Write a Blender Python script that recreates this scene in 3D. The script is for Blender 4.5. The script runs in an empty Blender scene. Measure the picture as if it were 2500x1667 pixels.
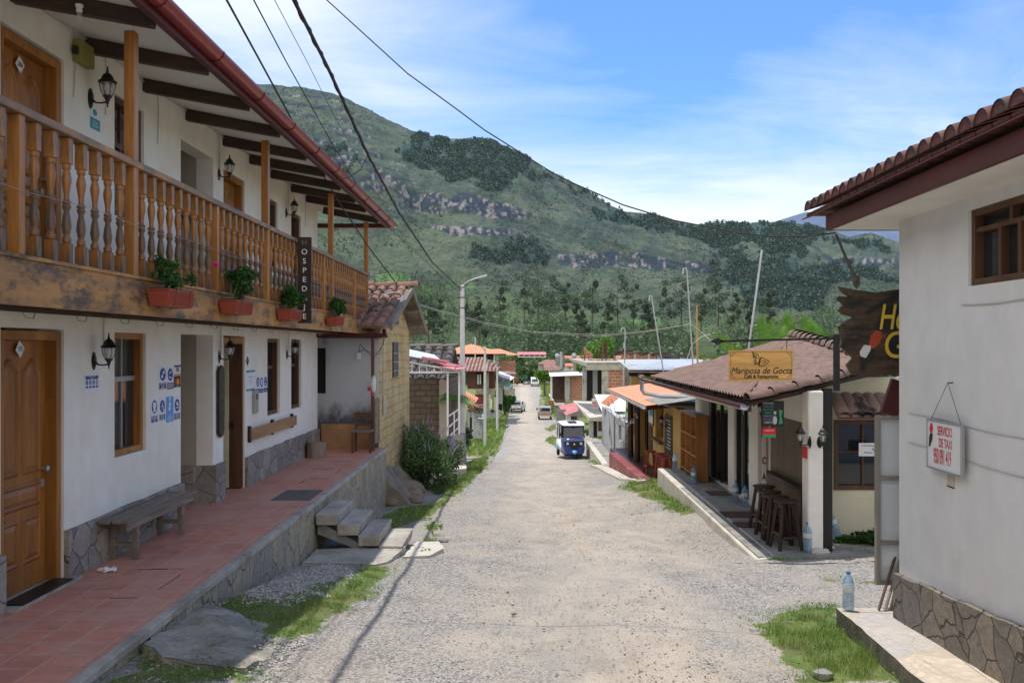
import bpy, math, random
import numpy as np
from mathutils import Vector, Matrix, Euler
rnd = random.Random(11)
nprs = np.random.RandomState(5)
PI = math.pi
scn = bpy.context.scene
COL = scn.collection
F, CX, CY, CZ = 2280.0, 1268.0, 846.0, 2.05     # lens, vanishing point of the street and eye height
def P(px, py, Y): return Vector(((px-CX)/F*Y, Y, CZ-(py-CY)/F*Y))
def PD(x, y, Y): return P(x*1.06293, y*1.06293, Y)

# ---------- ground profile ----------
GY = [-14, 0, 6, 7.5, 11.5, 15, 18.5, 22, 26, 30, 38, 42, 51, 66, 75, 90, 117, 140, 280, 400]
GZ = [1.1, .33, -.15, -.26, -.63, -.9, -1.15, -1.32, -1.62, -1.93, -2.65, -3.02, -3.45, -4.4, -4.8, -5.7, -7.1, -7.7, -7.7, -7.7]
def sstep(t):
    t = np.clip(t, 0, 1); return t*t*(3-2*t)
def Gn(x, y):
    z = np.interp(y, GY, GZ)
    z = z + .2*sstep((x-1)/2.5)*sstep((y-13)/4)*(1-sstep((y-21.5)/4))
    z = z + .10*sstep((-x-.8)/1.5)*sstep((12-y)/4)*0.6
    return z
def G(x, y): return float(Gn(np.array([x], float), np.array([y], float))[0])
def gp(px, py):
    lo, hi = 2.0, 400.0
    f = lambda Y: (P(px, py, Y).z - G(P(px, py, Y).x, Y))
    for _ in range(50):
        m = (lo+hi)/2
        if f(m) > 0: lo = m
        else: hi = m
    return P(px, py, lo)

def vnoise(x, y, seed=0):
    xi = np.floor(x); yi = np.floor(y); fx = x-xi; fy = y-yi
    fx = fx*fx*(3-2*fx); fy = fy*fy*(3-2*fy)
    def h(a, b):
        v = np.sin(a*127.1+b*311.7+seed*74.7)*43758.5453
        return v-np.floor(v)
    return (h(xi, yi)*(1-fx)+h(xi+1, yi)*fx)*(1-fy)+(h(xi, yi+1)*(1-fx)+h(xi+1, yi+1)*fx)*fy
def fbm(x, y, o=4, seed=0, g=.5):
    s = 0; a = 1; t = 0
    for i in range(o):
        s = s+a*vnoise(x*2**i, y*2**i, seed+i*13); t += a; a *= g
    return s/t

# ---------- object helpers ----------
ORG = {}
class MB:
    def __init__(s): s.v = []; s.f = []
    def add(s, vs, fs):
        b = len(s.v); s.v += [tuple(v) for v in vs]; s.f += [tuple(i+b for i in f) for f in fs]; return s
    def box(s, x0, x1, y0, y1, z0, z1):
        return s.add([(x0,y0,z0),(x1,y0,z0),(x1,y1,z0),(x0,y1,z0),(x0,y0,z1),(x1,y0,z1),(x1,y1,z1),(x0,y1,z1)],
                     [(0,3,2,1),(4,5,6,7),(0,1,5,4),(1,2,6,5),(2,3,7,6),(3,0,4,7)])
    def hexa(s, bot, top):   # four bottom + four top points
        return s.add(list(bot)+list(top), [(0,3,2,1),(4,5,6,7),(0,1,5,4),(1,2,6,5),(2,3,7,6),(3,0,4,7)])
    def beam(s, p0, p1, w, h, up=(0,0,1), w1=None, h1=None):
        p0 = Vector(p0); p1 = Vector(p1); d = (p1-p0).normalized(); u = Vector(up)
        if abs(d.dot(u)) > .99: u = Vector((0,1,0))
        r = d.cross(u).normalized(); u = r.cross(d).normalized()
        w1 = w1 or w; h1 = h1 or h
        a = [p0+r*sx*w/2+u*sz*h/2 for sx, sz in ((-1,-1),(1,-1),(1,1),(-1,1))]
        b = [p1+r*sx*w1/2+u*sz*h1/2 for sx, sz in ((-1,-1),(1,-1),(1,1),(-1,1))]
        return s.hexa(a, b)
    def tube(s, pts, r, n=8, cap=True, half=None):
        pts = [Vector(p) for p in pts]; rs = r if isinstance(r, (list, tuple)) else [r]*len(pts)
        b = len(s.v); prev = None
        for i, p in enumerate(pts):
            d = (pts[min(i+1, len(pts)-1)]-pts[max(i-1, 0)]).normalized()
            if prev is None:
                u = Vector((0,0,1)) if abs(d.z) < .9 else Vector((1,0,0))
            else: u = prev
            a = d.cross(u).normalized(); u = a.cross(d).normalized(); prev = u
            for k in range(n):
                t = 2*PI*k/n; s.v.append(tuple(p+(a*math.cos(t)+u*math.sin(t))*rs[i]))
        for i in range(len(pts)-1):
            for k in range(n):
                s.f.append((b+i*n+k, b+i*n+(k+1)%n, b+(i+1)*n+(k+1)%n, b+(i+1)*n+k))
        if cap:
            s.f.append(tuple(b+k for k in range(n))[::-1]); s.f.append(tuple(b+(len(pts)-1)*n+k for k in range(n)))
        return s
    def lathe(s, prof, c=(0,0,0), n=12, sq=False, axis='z'):
        b = len(s.v); c = Vector(c)
        for r, z in prof:
            for k in range(n):
                t = 2*PI*(k+.5)/n
                o = Vector((r*math.cos(t), r*math.sin(t), z))
                if axis == 'y': o = Vector((o.x, o.z, o.y))
                if axis == 'x': o = Vector((o.z, o.x, o.y))
                s.v.append(tuple(c+o))
        m = len(prof)
        for i in range(m-1):
            for k in range(n):
                q = (b+i*n+k, b+i*n+(k+1)%n, b+(i+1)*n+(k+1)%n, b+(i+1)*n+k)
                s.f.append(q)
        s.f.append(tuple(b+k for k in range(n))[::-1]); s.f.append(tuple(b+(m-1)*n+k for k in range(n)))
        return s
    def prism(s, pts, d):
        pts = [Vector(p) for p in pts]; d = Vector(d); n = len(pts)
        return s.add(pts+[p+d for p in pts], [tuple(range(n))[::-1], tuple(range(n, 2*n))]+[(i, (i+1)%n, n+(i+1)%n, n+i) for i in range(n)])
    def loft(s, rings, cap=True):
        n = len(rings[0]); b = len(s.v)
        for r in rings: s.v += [tuple(p) for p in r]
        for i in range(len(rings)-1):
            for k in range(n): s.f.append((b+i*n+k, b+i*n+(k+1)%n, b+(i+1)*n+(k+1)%n, b+(i+1)*n+k))
        if cap: s.f.append(tuple(b+k for k in range(n))[::-1]); s.f.append(tuple(b+(len(rings)-1)*n+k for k in range(n)))
        return s
    def quad(s, a, b, c, d): return s.add([a,b,c,d], [(0,1,2,3)])
    def blob(s, c, r, seed=0, n=8, m=6, amp=.2):
        q = random.Random(seed); b = len(s.v); c = Vector(c)
        rings = []
        for i in range(m+1):
            ph = PI*i/m; ring = []
            for k in range(n):
                t = 2*PI*k/n; k2 = 1+q.uniform(-amp, amp)
                ring.append((c.x+r[0]*math.sin(ph)*math.cos(t)*k2, c.y+r[1]*math.sin(ph)*math.sin(t)*k2, c.z-r[2]*math.cos(ph)*(1+q.uniform(-amp,amp)*.5)))
            rings.append(ring)
        return s.loft(rings, cap=False)
    def build(s, name, mat, parent=None, smooth=False, bevel=0, loc=None, seg=2):
        me = bpy.data.meshes.new(name); o = bpy.data.objects.new(name, me); COL.objects.link(o)
        if parent is not None:
            org = ORG[parent.name]; o.parent = parent; ORG[o.name] = org
        else:
            if loc is None:
                a = np.array(s.v); loc = ((a[:,0].min()+a[:,0].max())/2, (a[:,1].min()+a[:,1].max())/2, a[:,2].min())
            org = Vector(loc); o.location = org; ORG[o.name] = org
        me.from_pydata([(v[0]-org[0], v[1]-org[1], v[2]-org[2]) for v in s.v], [], s.f); me.update()
        me.materials.append(mat)
        if smooth:
            me.polygons.foreach_set('use_smooth', [True]*len(me.polygons))
            try: me.set_sharp_from_angle(angle=math.radians(38))
            except Exception: pass
        if bevel:
            m = o.modifiers.new('bevel', 'BEVEL'); m.width = bevel; m.segments = seg; m.limit_method = 'ANGLE'
        return o

def tag(o, label=None, cat=None, group=None, kind=None):
    if label: o['label'] = label
    if cat: o['category'] = cat
    if group: o['group'] = group
    if kind: o['kind'] = kind
    return o
def thing(name, label, cat, loc=(0,0,0), group=None):
    o = bpy.data.objects.new(name, None); COL.objects.link(o); o.location = loc; o.empty_display_size = .1
    ORG[o.name] = Vector(loc); return tag(o, label, cat, group)
def copy_tree(o, parent=None):
    c = o.copy(); COL.objects.link(c)
    if parent is not None: c.parent = parent
    for ch in list(KIDS.get(o.name, [])): 
        copy_tree(ch, c)
    return c
KIDS = {}
def kids(o):
    KIDS.clear()
    for q in bpy.data.objects:
        if q.parent: KIDS.setdefault(q.parent.name, []).append(q)
def dup(root, loc, rotz=0, label=None, group=None, scale=None):
    kids(root); c = copy_tree(root); c.location = loc; c.rotation_euler = (0,0,rotz)
    if label: c['label'] = label
    if group: c['group'] = group
    if scale: c.scale = (scale,)*3
    return c
def npmesh(name, V, Fc, mat, n=4, smooth=False, attr=None, parent=None, loc=(0,0,0)):
    me = bpy.data.meshes.new(name); V = np.asarray(V, np.float32)-np.array(loc, np.float32); Fc = np.asarray(Fc, np.int32)
    me.vertices.add(len(V)); me.vertices.foreach_set('co', V.ravel())
    me.loops.add(Fc.size); me.loops.foreach_set('vertex_index', Fc.ravel())
    me.polygons.add(len(Fc)); me.polygons.foreach_set('loop_start', np.arange(len(Fc), dtype=np.int32)*n)
    me.polygons.foreach_set('loop_total', np.full(len(Fc), n, np.int32))
    if smooth: me.polygons.foreach_set('use_smooth', np.ones(len(Fc), bool))
    me.update(calc_edges=True); me.materials.append(mat)
    if attr:
        for k, a in attr.items():
            at = me.attributes.new(k, 'FLOAT_COLOR', 'POINT'); at.data.foreach_set('color', np.asarray(a, np.float32).ravel())
    o = bpy.data.objects.new(name, me); COL.objects.link(o); o.location = loc; ORG[o.name] = Vector(loc)
    if parent is not None: o.parent = parent; o.location = (0,0,0)
    return o
def text(body, loc, size, face, mat, parent, name='lettering', shear=0, bold=0, sx=1, align='CENTER', ls=1, ext=.0008, valign='CENTER', cs=1):
    cu = bpy.data.curves.new(name, 'FONT'); cu.body = body; cu.size = size; cu.shear = shear; cu.offset = bold
    cu.align_x = align; cu.align_y = valign; cu.space_line = ls; cu.extrude = ext; cu.materials.append(mat); cu.space_character = cs
    cu.resolution_u = 4
    o = bpy.data.objects.new(name, cu); COL.objects.link(o); o.parent = parent
    o.location = Vector(loc)-ORG[parent.name]; ORG[o.name] = ORG[parent.name]
    o.rotation_euler = {'cam': (PI/2,0,0), 'px': (PI/2,0,PI/2), 'nx': (PI/2,0,-PI/2), 'back': (PI/2,0,PI)}[face] if isinstance(face, str) else face
    o.scale = (sx,1,1)
    return o

# ---------- materials ----------
class NT:
    def __init__(s, name):
        s.m = bpy.data.materials.new(name); s.m.use_nodes = True; s.t = s.m.node_tree; s.t.nodes.clear()
        s.out = s.t.nodes.new('ShaderNodeOutputMaterial'); s.co = s.n('ShaderNodeTexCoord').outputs['Object']
    def n(s, ty, ins=None, **pr):
        nd = s.t.nodes.new(ty)
        for k, v in pr.items(): setattr(nd, k, v)
        for k, v in (ins or {}).items():
            if isinstance(v, bpy.types.NodeSocket): s.t.links.new(v, nd.inputs[k])
            else: nd.inputs[k].default_value = v
        return nd
    def map(s, sc=(1,1,1), loc=(0,0,0), rot=(0,0,0), v=None):
        return s.n('ShaderNodeMapping', {'Vector': v or s.co, 'Scale': sc, 'Location': loc, 'Rotation': rot}).outputs[0]
    def noise(s, scale, v=None, det=5, rough=.55, dist=0):
        return s.n('ShaderNodeTexNoise', {'Vector': v or s.co, 'Scale': scale, 'Detail': det, 'Roughness': rough, 'Distortion': dist}).outputs['Fac']
    def ramp(s, f, stops, interp='LINEAR'):
        r = s.n('ShaderNodeValToRGB', {'Fac': f}); r.color_ramp.interpolation = interp; e = r.color_ramp.elements
        while len(e) < len(stops): e.new(.5)
        for i, (p, c) in enumerate(stops):
            e[i].position = p; e[i].color = (c if isinstance(c, (tuple, list)) else (c,c,c))[:3]+(1,) if not isinstance(c, (int, float)) else (c,c,c,1)
        return r.outputs[0]
    def mix(s, f, a, b, mode='MIX'):
        nd = s.n('ShaderNodeMix', None, data_type='RGBA', blend_type=mode)
        for i, v in ((0, f), (6, a), (7, b)):
            if isinstance(v, bpy.types.NodeSocket): s.t.links.new(v, nd.inputs[i])
            else: nd.inputs[i].default_value = v if i == 0 else (tuple(v)+(1,))[:4]
        return nd.outputs[2]
    def math(s, op, a, b=0.0, clamp=False):
        return s.n('ShaderNodeMath', {0: a, 1: b}, operation=op, use_clamp=clamp).outputs[0]
    def bump(s, h, st=.3, d=.02, nrm=None):
        i = {'Height': h, 'Strength': st, 'Distance': d}
        if nrm: i['Normal'] = nrm
        return s.n('ShaderNodeBump', i).outputs[0]
    def bsdf(s, **k):
        b = s.n('ShaderNodeBsdfPrincipled'); 
        for kk, v in k.items():
            kk = {'col': 'Base Color', 'rough': 'Roughness', 'metal': 'Metallic', 'nrm': 'Normal', 'spec': 'Specular IOR Level', 'alpha': 'Alpha', 'trans': 'Transmission Weight', 'ior': 'IOR', 'sub': 'Subsurface Weight'}[kk]
            if isinstance(v, bpy.types.NodeSocket): s.t.links.new(v, b.inputs[kk])
            else: b.inputs[kk].default_value = (tuple(v)+(1,))[:4] if kk == 'Base Color' else v
        s.t.links.new(b.outputs[0], s.out.inputs[0]); s.b = b; return s.m
def h2l(r, g, b): return tuple(((c/255)/12.92 if c/255 <= .04045 else ((c/255+.055)/1.055)**2.4) for c in (r,g,b))
def scl(c, k): return tuple(min(1, x*k) for x in c)
def mbase(name, col, amt=.25, scale=3, rough=.8, bump=.15, bscale=60, metal=0, stretch=(1,1,1), dark=None, dscale=1.2, dthr=(.5,.75), spec=.4, bd=.01):
    t = NT(name); v = t.map(stretch)
    c = t.mix(t.ramp(t.noise(scale, v, 6), [(.3, 0), (.7, 1)]), scl(col, 1-amt), scl(col, 1+amt*.6))
    if dark: c = t.mix(t.ramp(t.noise(dscale, v, 8, .65), [(dthr[0], 0), (dthr[1], 1)]), c, dark)
    nr = t.bump(t.noise(bscale, v, 4), bump, bd)
    return t.bsdf(col=c, rough=rough, metal=metal, nrm=nr, spec=spec)
def mwood(name, c1, c2, axis='z', scale=1, rough=.45, wear=None, wthr=(.5,.62), bump=.2):
    t = NT(name); st = {'x': (.12,1,1), 'y': (1,.12,1), 'z': (1,1,.12)}[axis]; st = tuple(q*scale for q in st)
    v = t.map(st)
    c = t.mix(t.ramp(t.noise(22, v, 6, .65, .6), [(.35, 0), (.65, 1)]), c1, c2)
    c = t.mix(t.ramp(t.noise(5, v, 3), [(.35, 0), (.8, 1)]), c, scl(c1, .55))
    if wear: c = t.mix(t.ramp(t.noise(3.2, t.map(tuple(q*2 if q/scale > .5 else q*6 for q in st)), 9, .72), [(wthr[0], 0), (wthr[1], 1)]), c, wear)
    return t.bsdf(col=c, rough=rough, nrm=t.bump(t.noise(40, v, 5), bump, .01), spec=.4)
def mstone(name, cols, mortar, scale=3, st=(1,1,1), bump=.8, edge=.035, rough=.85, warp=.12):
    t = NT(name)
    w = t.n('ShaderNodeTexNoise', {'Vector': t.co, 'Scale': 2.5, 'Detail': 3}).outputs['Color']
    v = t.n('ShaderNodeVectorMath', {0: t.co, 1: t.n('ShaderNodeVectorMath', {0: w, 1: (warp,)*3}, operation='MULTIPLY').outputs[0]}, operation='ADD').outputs[0]
    v = t.map(st, v=v)
    vc = t.n('ShaderNodeTexVoronoi', {'Vector': v, 'Scale': scale})
    ve = t.n('ShaderNodeTexVoronoi', {'Vector': v, 'Scale': scale}, feature='DISTANCE_TO_EDGE').outputs['Distance']
    k = t.n('ShaderNodeSeparateColor', {0: vc.outputs['Color']}).outputs[0]
    c = t.ramp(k, [(i/(len(cols)-1), q) for i, q in enumerate(cols)])
    c = t.mix(t.ramp(t.noise(14, None, 7, .65), [(.3, .0), (.75, .6)]), c, scl(cols[0], .5))
    e = t.ramp(t.math('ADD', ve, t.math('MULTIPLY', t.noise(30), .02)), [(edge*.55+.01, 1), (edge*1.3+.01, 0)])
    c = t.mix(e, c, mortar)
    hgt = t.math('ADD', t.math('MULTIPLY', t.math('SUBTRACT', 1.0, e), t.math('ADD', .6, t.math('MULTIPLY', k, .5))), t.math('MULTIPLY', t.noise(25, None, 6), .35))
    return t.bsdf(col=c, rough=rough, nrm=t.bump(hgt, bump, .02), spec=.3)
def mbrick(name, c1, c2, mortar, bw=.25, bh=.11, ms=.014, plane='xz', dirt=None, rough=.9, off=.5, bump=.6, squash=1, warp=.0):
    t = NT(name); sp = t.n('ShaderNodeSeparateXYZ', {0: t.co}).outputs
    a = {'xz': (t.math('ADD', sp[0], sp[1]), sp[2]), 'yx': (sp[1], sp[0]), 'xy': (sp[0], sp[1])}[plane]
    v = t.n('ShaderNodeCombineXYZ', {0: a[0], 1: a[1]}).outputs[0]
    if warp:
        wn = t.n('ShaderNodeTexNoise', {'Vector': t.co, 'Scale': 2.2, 'Detail': 4}).outputs['Color']
        v = t.n('ShaderNodeVectorMath', {0: v, 1: t.n('ShaderNodeVectorMath', {0: wn, 1: (warp,)*3}, operation='MULTIPLY').outputs[0]}, operation='ADD').outputs[0]
    b = t.n('ShaderNodeTexBrick', {'Vector': v, 'Color1': c1+(1,), 'Color2': c2+(1,), 'Mortar': mortar+(1,), 'Scale': 1.0, 'Mortar Size': ms, 'Mortar Smooth': .3, 'Bias': -.1, 'Brick Width': bw, 'Row Height': bh}, offset=off)
    c = t.mix(t.ramp(t.noise(7, None, 7, .6), [(.35, .0), (.8, .55)]), b.outputs[0], scl(c2, .45))
    if dirt: c = t.mix(t.ramp(t.noise(1.3, None, 8, .65), [(.42, 0), (.66, .85)]), c, dirt)
    h = t.math('ADD', t.math('MULTIPLY', b.outputs['Fac'], -1.0), t.math('MULTIPLY', t.noise(40), .3))
    return t.bsdf(col=c, rough=rough, nrm=t.bump(h, bump, .01), spec=.3)
def mleaf(name, cols, rough=.55, sub=0):
    t = NT(name); g = t.n('ShaderNodeNewGeometry').outputs['Random Per Island']
    c = t.ramp(g, [(i/(len(cols)-1), q) for i, q in enumerate(cols)])
    m = t.bsdf(col=c, rough=rough, spec=.25)
    tr = t.n('ShaderNodeBsdfTranslucent', {'Color': c}); mx = t.n('ShaderNodeMixShader', {0: .3, 1: t.b.outputs[0], 2: tr.outputs[0]})
    t.t.links.new(mx.outputs[0], t.out.inputs[0]); return m
def mglass(name, tint=(.02,.025,.03), rough=.04, alpha=.85):
    t = NT(name); return t.bsdf(col=tint, rough=rough, spec=.9, alpha=alpha)

MW = {}
MW['plaster'] = (lambda: (lambda t: t.bsdf(col=t.mix(t.ramp(t.noise(.9, t.map((1,1,.5)), 7, .6), [(.42,0),(.75,.5)]),
     t.mix(t.ramp(t.noise(5,None,6), [(.3,0),(.7,1)]), (.76,.725,.66), (.84,.815,.77)), (.62,.55,.44)), rough=.85, nrm=t.bump(t.noise(35,None,5), .12, .01), spec=.3))(NT('white_plaster')))()
MW['plaster2'] = (lambda: (lambda t: t.bsdf(col=t.mix(t.ramp(t.math('ADD', t.math('MULTIPLY', t.noise(.7, None, 7, .6), .6), t.math('MULTIPLY', t.noise(4.5, t.map((1,1,.10)), 6, .6), .4)), [(.47,0),(.66,.32)]),
     t.mix(t.ramp(t.noise(4,None,6), [(.3,0),(.7,1)]), (.64,.64,.645), (.72,.72,.72)), (.52,.50,.46)), rough=.85, nrm=t.bump(t.noise(30,None,5), .1, .01), spec=.3))(NT('cool_white_plaster')))()
MW['cream'] = mbase('cream_plaster', (.62,.57,.42), .12, 2.5, dark=(.38,.34,.25), dthr=(.55,.8))
MW['beige'] = mbase('beige_plaster', (.40,.36,.29), .1, 2, dark=(.3,.27,.2), dthr=(.55,.8))
MW['stone'] = mstone('slab_stone_cladding', [(.23,.205,.18),(.36,.325,.28),(.27,.245,.22),(.42,.37,.31),(.30,.28,.26)], (.13,.115,.10), 3.6, edge=.013, bump=1.0, warp=.2)
MW['stone2'] = mstone('brown_slab_stone', [(.13,.118,.10),(.23,.20,.165),(.17,.155,.135),(.28,.23,.175),(.16,.155,.15)], (.07,.062,.052), 4.2, edge=.018, bump=1.0, warp=.2)
MW['stonewall'] = mstone('retaining_stone', [(.30,.265,.20),(.46,.405,.30),(.36,.33,.26),(.50,.41,.28),(.32,.30,.26)], (.17,.15,.12), 3.9, (1,1,.6), edge=.012, bump=1.0, warp=.22)
MW['flag'] = mstone('flagstone_paving', [(.46,.40,.32),(.58,.49,.38),(.42,.41,.40),(.62,.51,.39)], (.47,.41,.33), 2.4, edge=.014, bump=.5, warp=.3)
MW['terra'] = mbrick('terracotta_tiles', (.66,.26,.175), (.52,.215,.155), (.54,.42,.34), .27, .265, .007, 'yx', dirt=(.56,.32,.24), rough=.5, off=.0, bump=.25)
MW['conc'] = mbase('weathered_concrete', (.42,.385,.33), .22, 5, dark=(.20,.18,.145), dscale=2.2, dthr=(.48,.70), bump=.7, bscale=45)
MW['concd'] = mbase('old_concrete', (.27,.26,.235), .25, 3, dark=(.10,.10,.09), dscale=1.6, dthr=(.48,.68), bump=.5, bscale=30)
MW['concl'] = mbase('pale_concrete', (.52,.48,.41), .15, 4, dark=(.33,.30,.25), dscale=3, dthr=(.52,.75), bump=.3)
MW['pole'] = mbase('pole_concrete', (.56,.56,.56), .1, 5, bump=.15, dark=(.28,.28,.27), dthr=(.6,.8))
MW['grey'] = mbase('grey_render', (.40,.40,.41), .14, 3, dark=(.07,.07,.075), dscale=.9, dthr=(.52,.66), bump=.2)
MW['wood'] = mwood('varnished_wood', (.33,.125,.025), (.48,.215,.05), 'z', 1, .4, wear=(.12,.07,.035), wthr=(.58,.72))
MW['woodY'] = mwood('varnished_wood_long', (.34,.14,.035), (.50,.24,.07), 'y', 1, .45, wear=(.13,.09,.06), wthr=(.47,.62))
MW['balus'] = mwood('weathered_baluster_wood', (.34,.125,.026), (.52,.235,.055), 'z', 1, .38, wear=(.075,.058,.045), wthr=(.40,.58))
MW['beamw'] = mwood('peeling_beam_wood', (.40,.19,.052), (.52,.27,.08), 'y', 1, .5, wear=(.085,.055,.035), wthr=(.47,.60))
MW['door'] = mwood('door_wood', (.27,.092,.016), (.40,.165,.035), 'z', .8, .38, wear=(.17,.115,.075), wthr=(.66,.74))
MW['doorgrey'] = mwood('worn_door_wood', (.24,.15,.09), (.33,.24,.16), 'y', 1, .6)
MW['rafter'] = mwood('dark_rafter', (.045,.024,.016), (.075,.04,.026), 'x', 1, .6)
MW['dark'] = mwood('dark_stained_wood', (.028,.015,.010), (.055,.032,.02), 'z', 1, .5)
MW['browndoor'] = mwood('brown_wood', (.10,.045,.022), (.15,.07,.035), 'z', 1, .5)
MW['greyw'] = mwood('grey_bench_wood', (.17,.135,.105), (.29,.235,.18), 'y', 1, .65)
MW['plank'] = mwood('tan_plank', (.38,.20,.09), (.44,.25,.12), 'y', .6, .55)
MW['board'] = mwood('sign_board_wood', (.70,.36,.10), (.88,.54,.19), 'x', 1, .5)
MW['olds'] = mwood('carved_sign_wood', (.075,.042,.022), (.16,.095,.05), 'x', .8, .6, wear=(.02,.014,.01), wthr=(.5,.66))
MW['shelf'] = mwood('orange_shelf_wood', (.30,.115,.03), (.42,.18,.05), 'z', .7, .5)
MW['red'] = mbase('red_paint', (.19,.022,.018), .15, 4, .42, .08)
MW['redf'] = mbase('dark_red_fascia', (.085,.014,.010), .25, 3, .5, .1)
MW['redtile'] = mbase('dusty_red_tile', (.15,.065,.05), .4, 8, .85, .4, 30, dark=(.04,.036,.032), dscale=5, dthr=(.44,.62))
MW['redend'] = mbase('painted_tile_mortar', (.085,.02,.014), .3, 8, .7, .3, 30, dark=(.03,.025,.02), dscale=9, dthr=(.55,.68))
MW['gut'] = mbase('maroon_gutter', (.23,.018,.026), .12, 3, .32, .04, spec=.5)
MW['soffit'] = mbase('white_soffit', (.70,.68,.64), .08, 2, .85, .08, dark=(.5,.44,.35), dthr=(.66,.85))
MW['black'] = mbase('black_iron', (.012,.011,.010), .3, 10, .45, .1, spec=.5)
MW['wire'] = mbase('cable_rubber', (.02,.02,.02), .1, 3, .6, 0)
MW['wirew'] = mbase('pale_cable', (.45,.45,.42), .1, 3, .6, 0)
MW['paper'] = mbase('white_print', (.72,.72,.74), .03, 3, .6, 0)
MW['blue'] = mbase('print_blue', (.035,.06,.26), .05, 3, .6, 0)
MW['cyan'] = mbase('print_light_blue', (.10,.32,.66), .05, 3, .6, 0)
MW['teal'] = mbase('print_teal', (.04,.28,.40), .05, 3, .6, 0)
MW['violet'] = mbase('print_violet', (.06,.05,.16), .05, 3, .6, 0)
MW['prred'] = mbase('print_red', (.60,.02,.035), .05, 3, .6, 0)
MW['orange'] = mbase('print_orange', (.80,.30,.03), .05, 3, .6, 0)
MW['yellow'] = mbase('paint_yellow', (.62,.42,.04), .12, 5, .6, .1)
MW['white'] = mbase('white_enamel', (.72,.72,.72), .04, 3, .4, 0)
MW['glass'] = mglass('window_glass')
MW['clear'] = mglass('lamp_glass', (.55,.56,.55), .08, .35)
MW['bulb'] = mbase('frosted_bulb', (.75,.75,.75), .02, 3, .3, 0)
MW['alu'] = mbase('aluminium', (.38,.38,.40), .05, 3, .38, .02, metal=.6)
MW['steel'] = mbase('galvanised_steel', (.42,.44,.46), .12, 6, .42, .03, metal=.6, dark=(.30,.31,.33), dthr=(.5,.7))
MW['curt'] = mbase('pale_curtain', (.40,.42,.36), .12, 3, .9, .1, stretch=(6,6,.3))
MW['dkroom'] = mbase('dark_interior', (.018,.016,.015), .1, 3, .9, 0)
MW['planter'] = mbase('terracotta_plastic', (.28,.055,.03), .1, 4, .45, .05)
MW['soil'] = mbase('soil', (.05,.035,.025), .3, 20, .95, .6)
MW['leafg'] = mleaf('geranium_leaf', [(.02,.06,.012),(.05,.13,.02),(.03,.085,.02),(.09,.19,.04)])
MW['leafs'] = mleaf('shrub_leaf', [(.035,.07,.02),(.08,.14,.035),(.05,.10,.04),(.13,.20,.06)])
MW['leafy'] = mleaf('bright_leaf', [(.06,.14,.02),(.12,.25,.03),(.09,.19,.03)])
MW['leafd'] = mleaf('dark_tree_leaf', [(.02,.035,.015),(.045,.07,.02),(.03,.05,.02),(.07,.10,.03)])
MW['banana'] = mleaf('banana_leaf', [(.06,.15,.02),(.12,.25,.035),(.09,.20,.03)], .4)
MW['grassb'] = mleaf('grass_blade', [(.08,.17,.025),(.17,.30,.045),(.12,.23,.035),(.26,.33,.08),(.40,.38,.17),(.10,.21,.03)])
MW['pink'] = mbase('pink_petal', (.70,.03,.20), .1, 5, .6, 0)
MW['purple'] = mbase('purple_petal', (.32,.05,.45), .1, 5, .6, 0)
MW['laven'] = mbase('lavender_petal', (.28,.22,.42), .1, 5, .7, 0)
MW['bark'] = mbase('tree_bark', (.11,.085,.06), .3, 8, .9, .5, 20)
MW['barkp'] = mbase('pale_trunk', (.24,.21,.17), .25, 8, .9, .3, 20)
MW['logw'] = mbase('log_bark', (.25,.20,.145), .4, 12, .9, .8, 30, stretch=(1,1,.2))

_t = NT('mildewed_wall'); _z = _t.n('ShaderNodeSeparateXYZ', {0: _t.co}).outputs[2]
_m = _t.math('ADD', _t.noise(1.6, _t.map((1,1,.6)), 8, .7), _t.math('MULTIPLY', _t.ramp(_z, [(.40,1),(1.0,.0)]), .34))
_c = _t.mix(_t.ramp(_m, [(.56,0),(.74,1)]), (.47,.48,.51), (.10,.11,.125))
MW['mildew'] = _t.bsdf(col=_c, rough=.85, nrm=_t.bump(_t.noise(30), .15, .01))
MW['edge'] = mbase('mossy_slab_edge', (.13,.115,.085), .4, 9, .95, .7, 30, dark=(.05,.06,.025), dthr=(.45,.65))

MW['railw'] = mwood('weathered_rail_wood', (.34,.16,.045), (.46,.24,.08), 'y', 1, .5, wear=(.13,.10,.075), wthr=(.38,.58))

MW['wglass'] = mglass('curtained_window_glass', (.03,.035,.04), .03, .45)
MW['curt2'] = mbase('white_net_curtain', (.62,.63,.56), .12, 3, .9, .1, stretch=(6,6,.3))

MW['slabm'] = mbase('rough_slab', (.40,.365,.305), .3, 6, dark=(.15,.135,.10), dscale=3.2, dthr=(.44,.66), bump=1.0, bscale=22, bd=.03)
# ---------- camera, sky, sun ----------
cam = bpy.data.cameras.new('camera'); camo = bpy.data.objects.new('camera', cam); COL.objects.link(camo)
cam.sensor_width = 36; cam.lens = F/2500*36; cam.shift_x = -(CX-1250)/2500; cam.shift_y = (CY-833.5)/2500
cam.clip_start = .05; cam.clip_end = 20000; camo.location = (0,0,CZ); camo.rotation_euler = (PI/2,0,0); scn.camera = camo
scn.view_settings.view_transform = 'Standard'; scn.view_settings.look = 'None'; scn.view_settings.exposure = 0
scn.cycles.max_bounces = 6; scn.cycles.transparent_max_bounces = 12; scn.cycles.caustics_reflective = False; scn.cycles.caustics_refractive = False
SUNV = Vector((-.165, .15, 1)).normalized()
sl = bpy.data.lights.new('sun', 'SUN'); sl.energy = 4.7; sl.angle = math.radians(.55); sl.color = (1,.95,.88)
so = bpy.data.objects.new('sun', sl); COL.objects.link(so); so.rotation_euler = SUNV.to_track_quat('Z', 'Y').to_euler()
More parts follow.
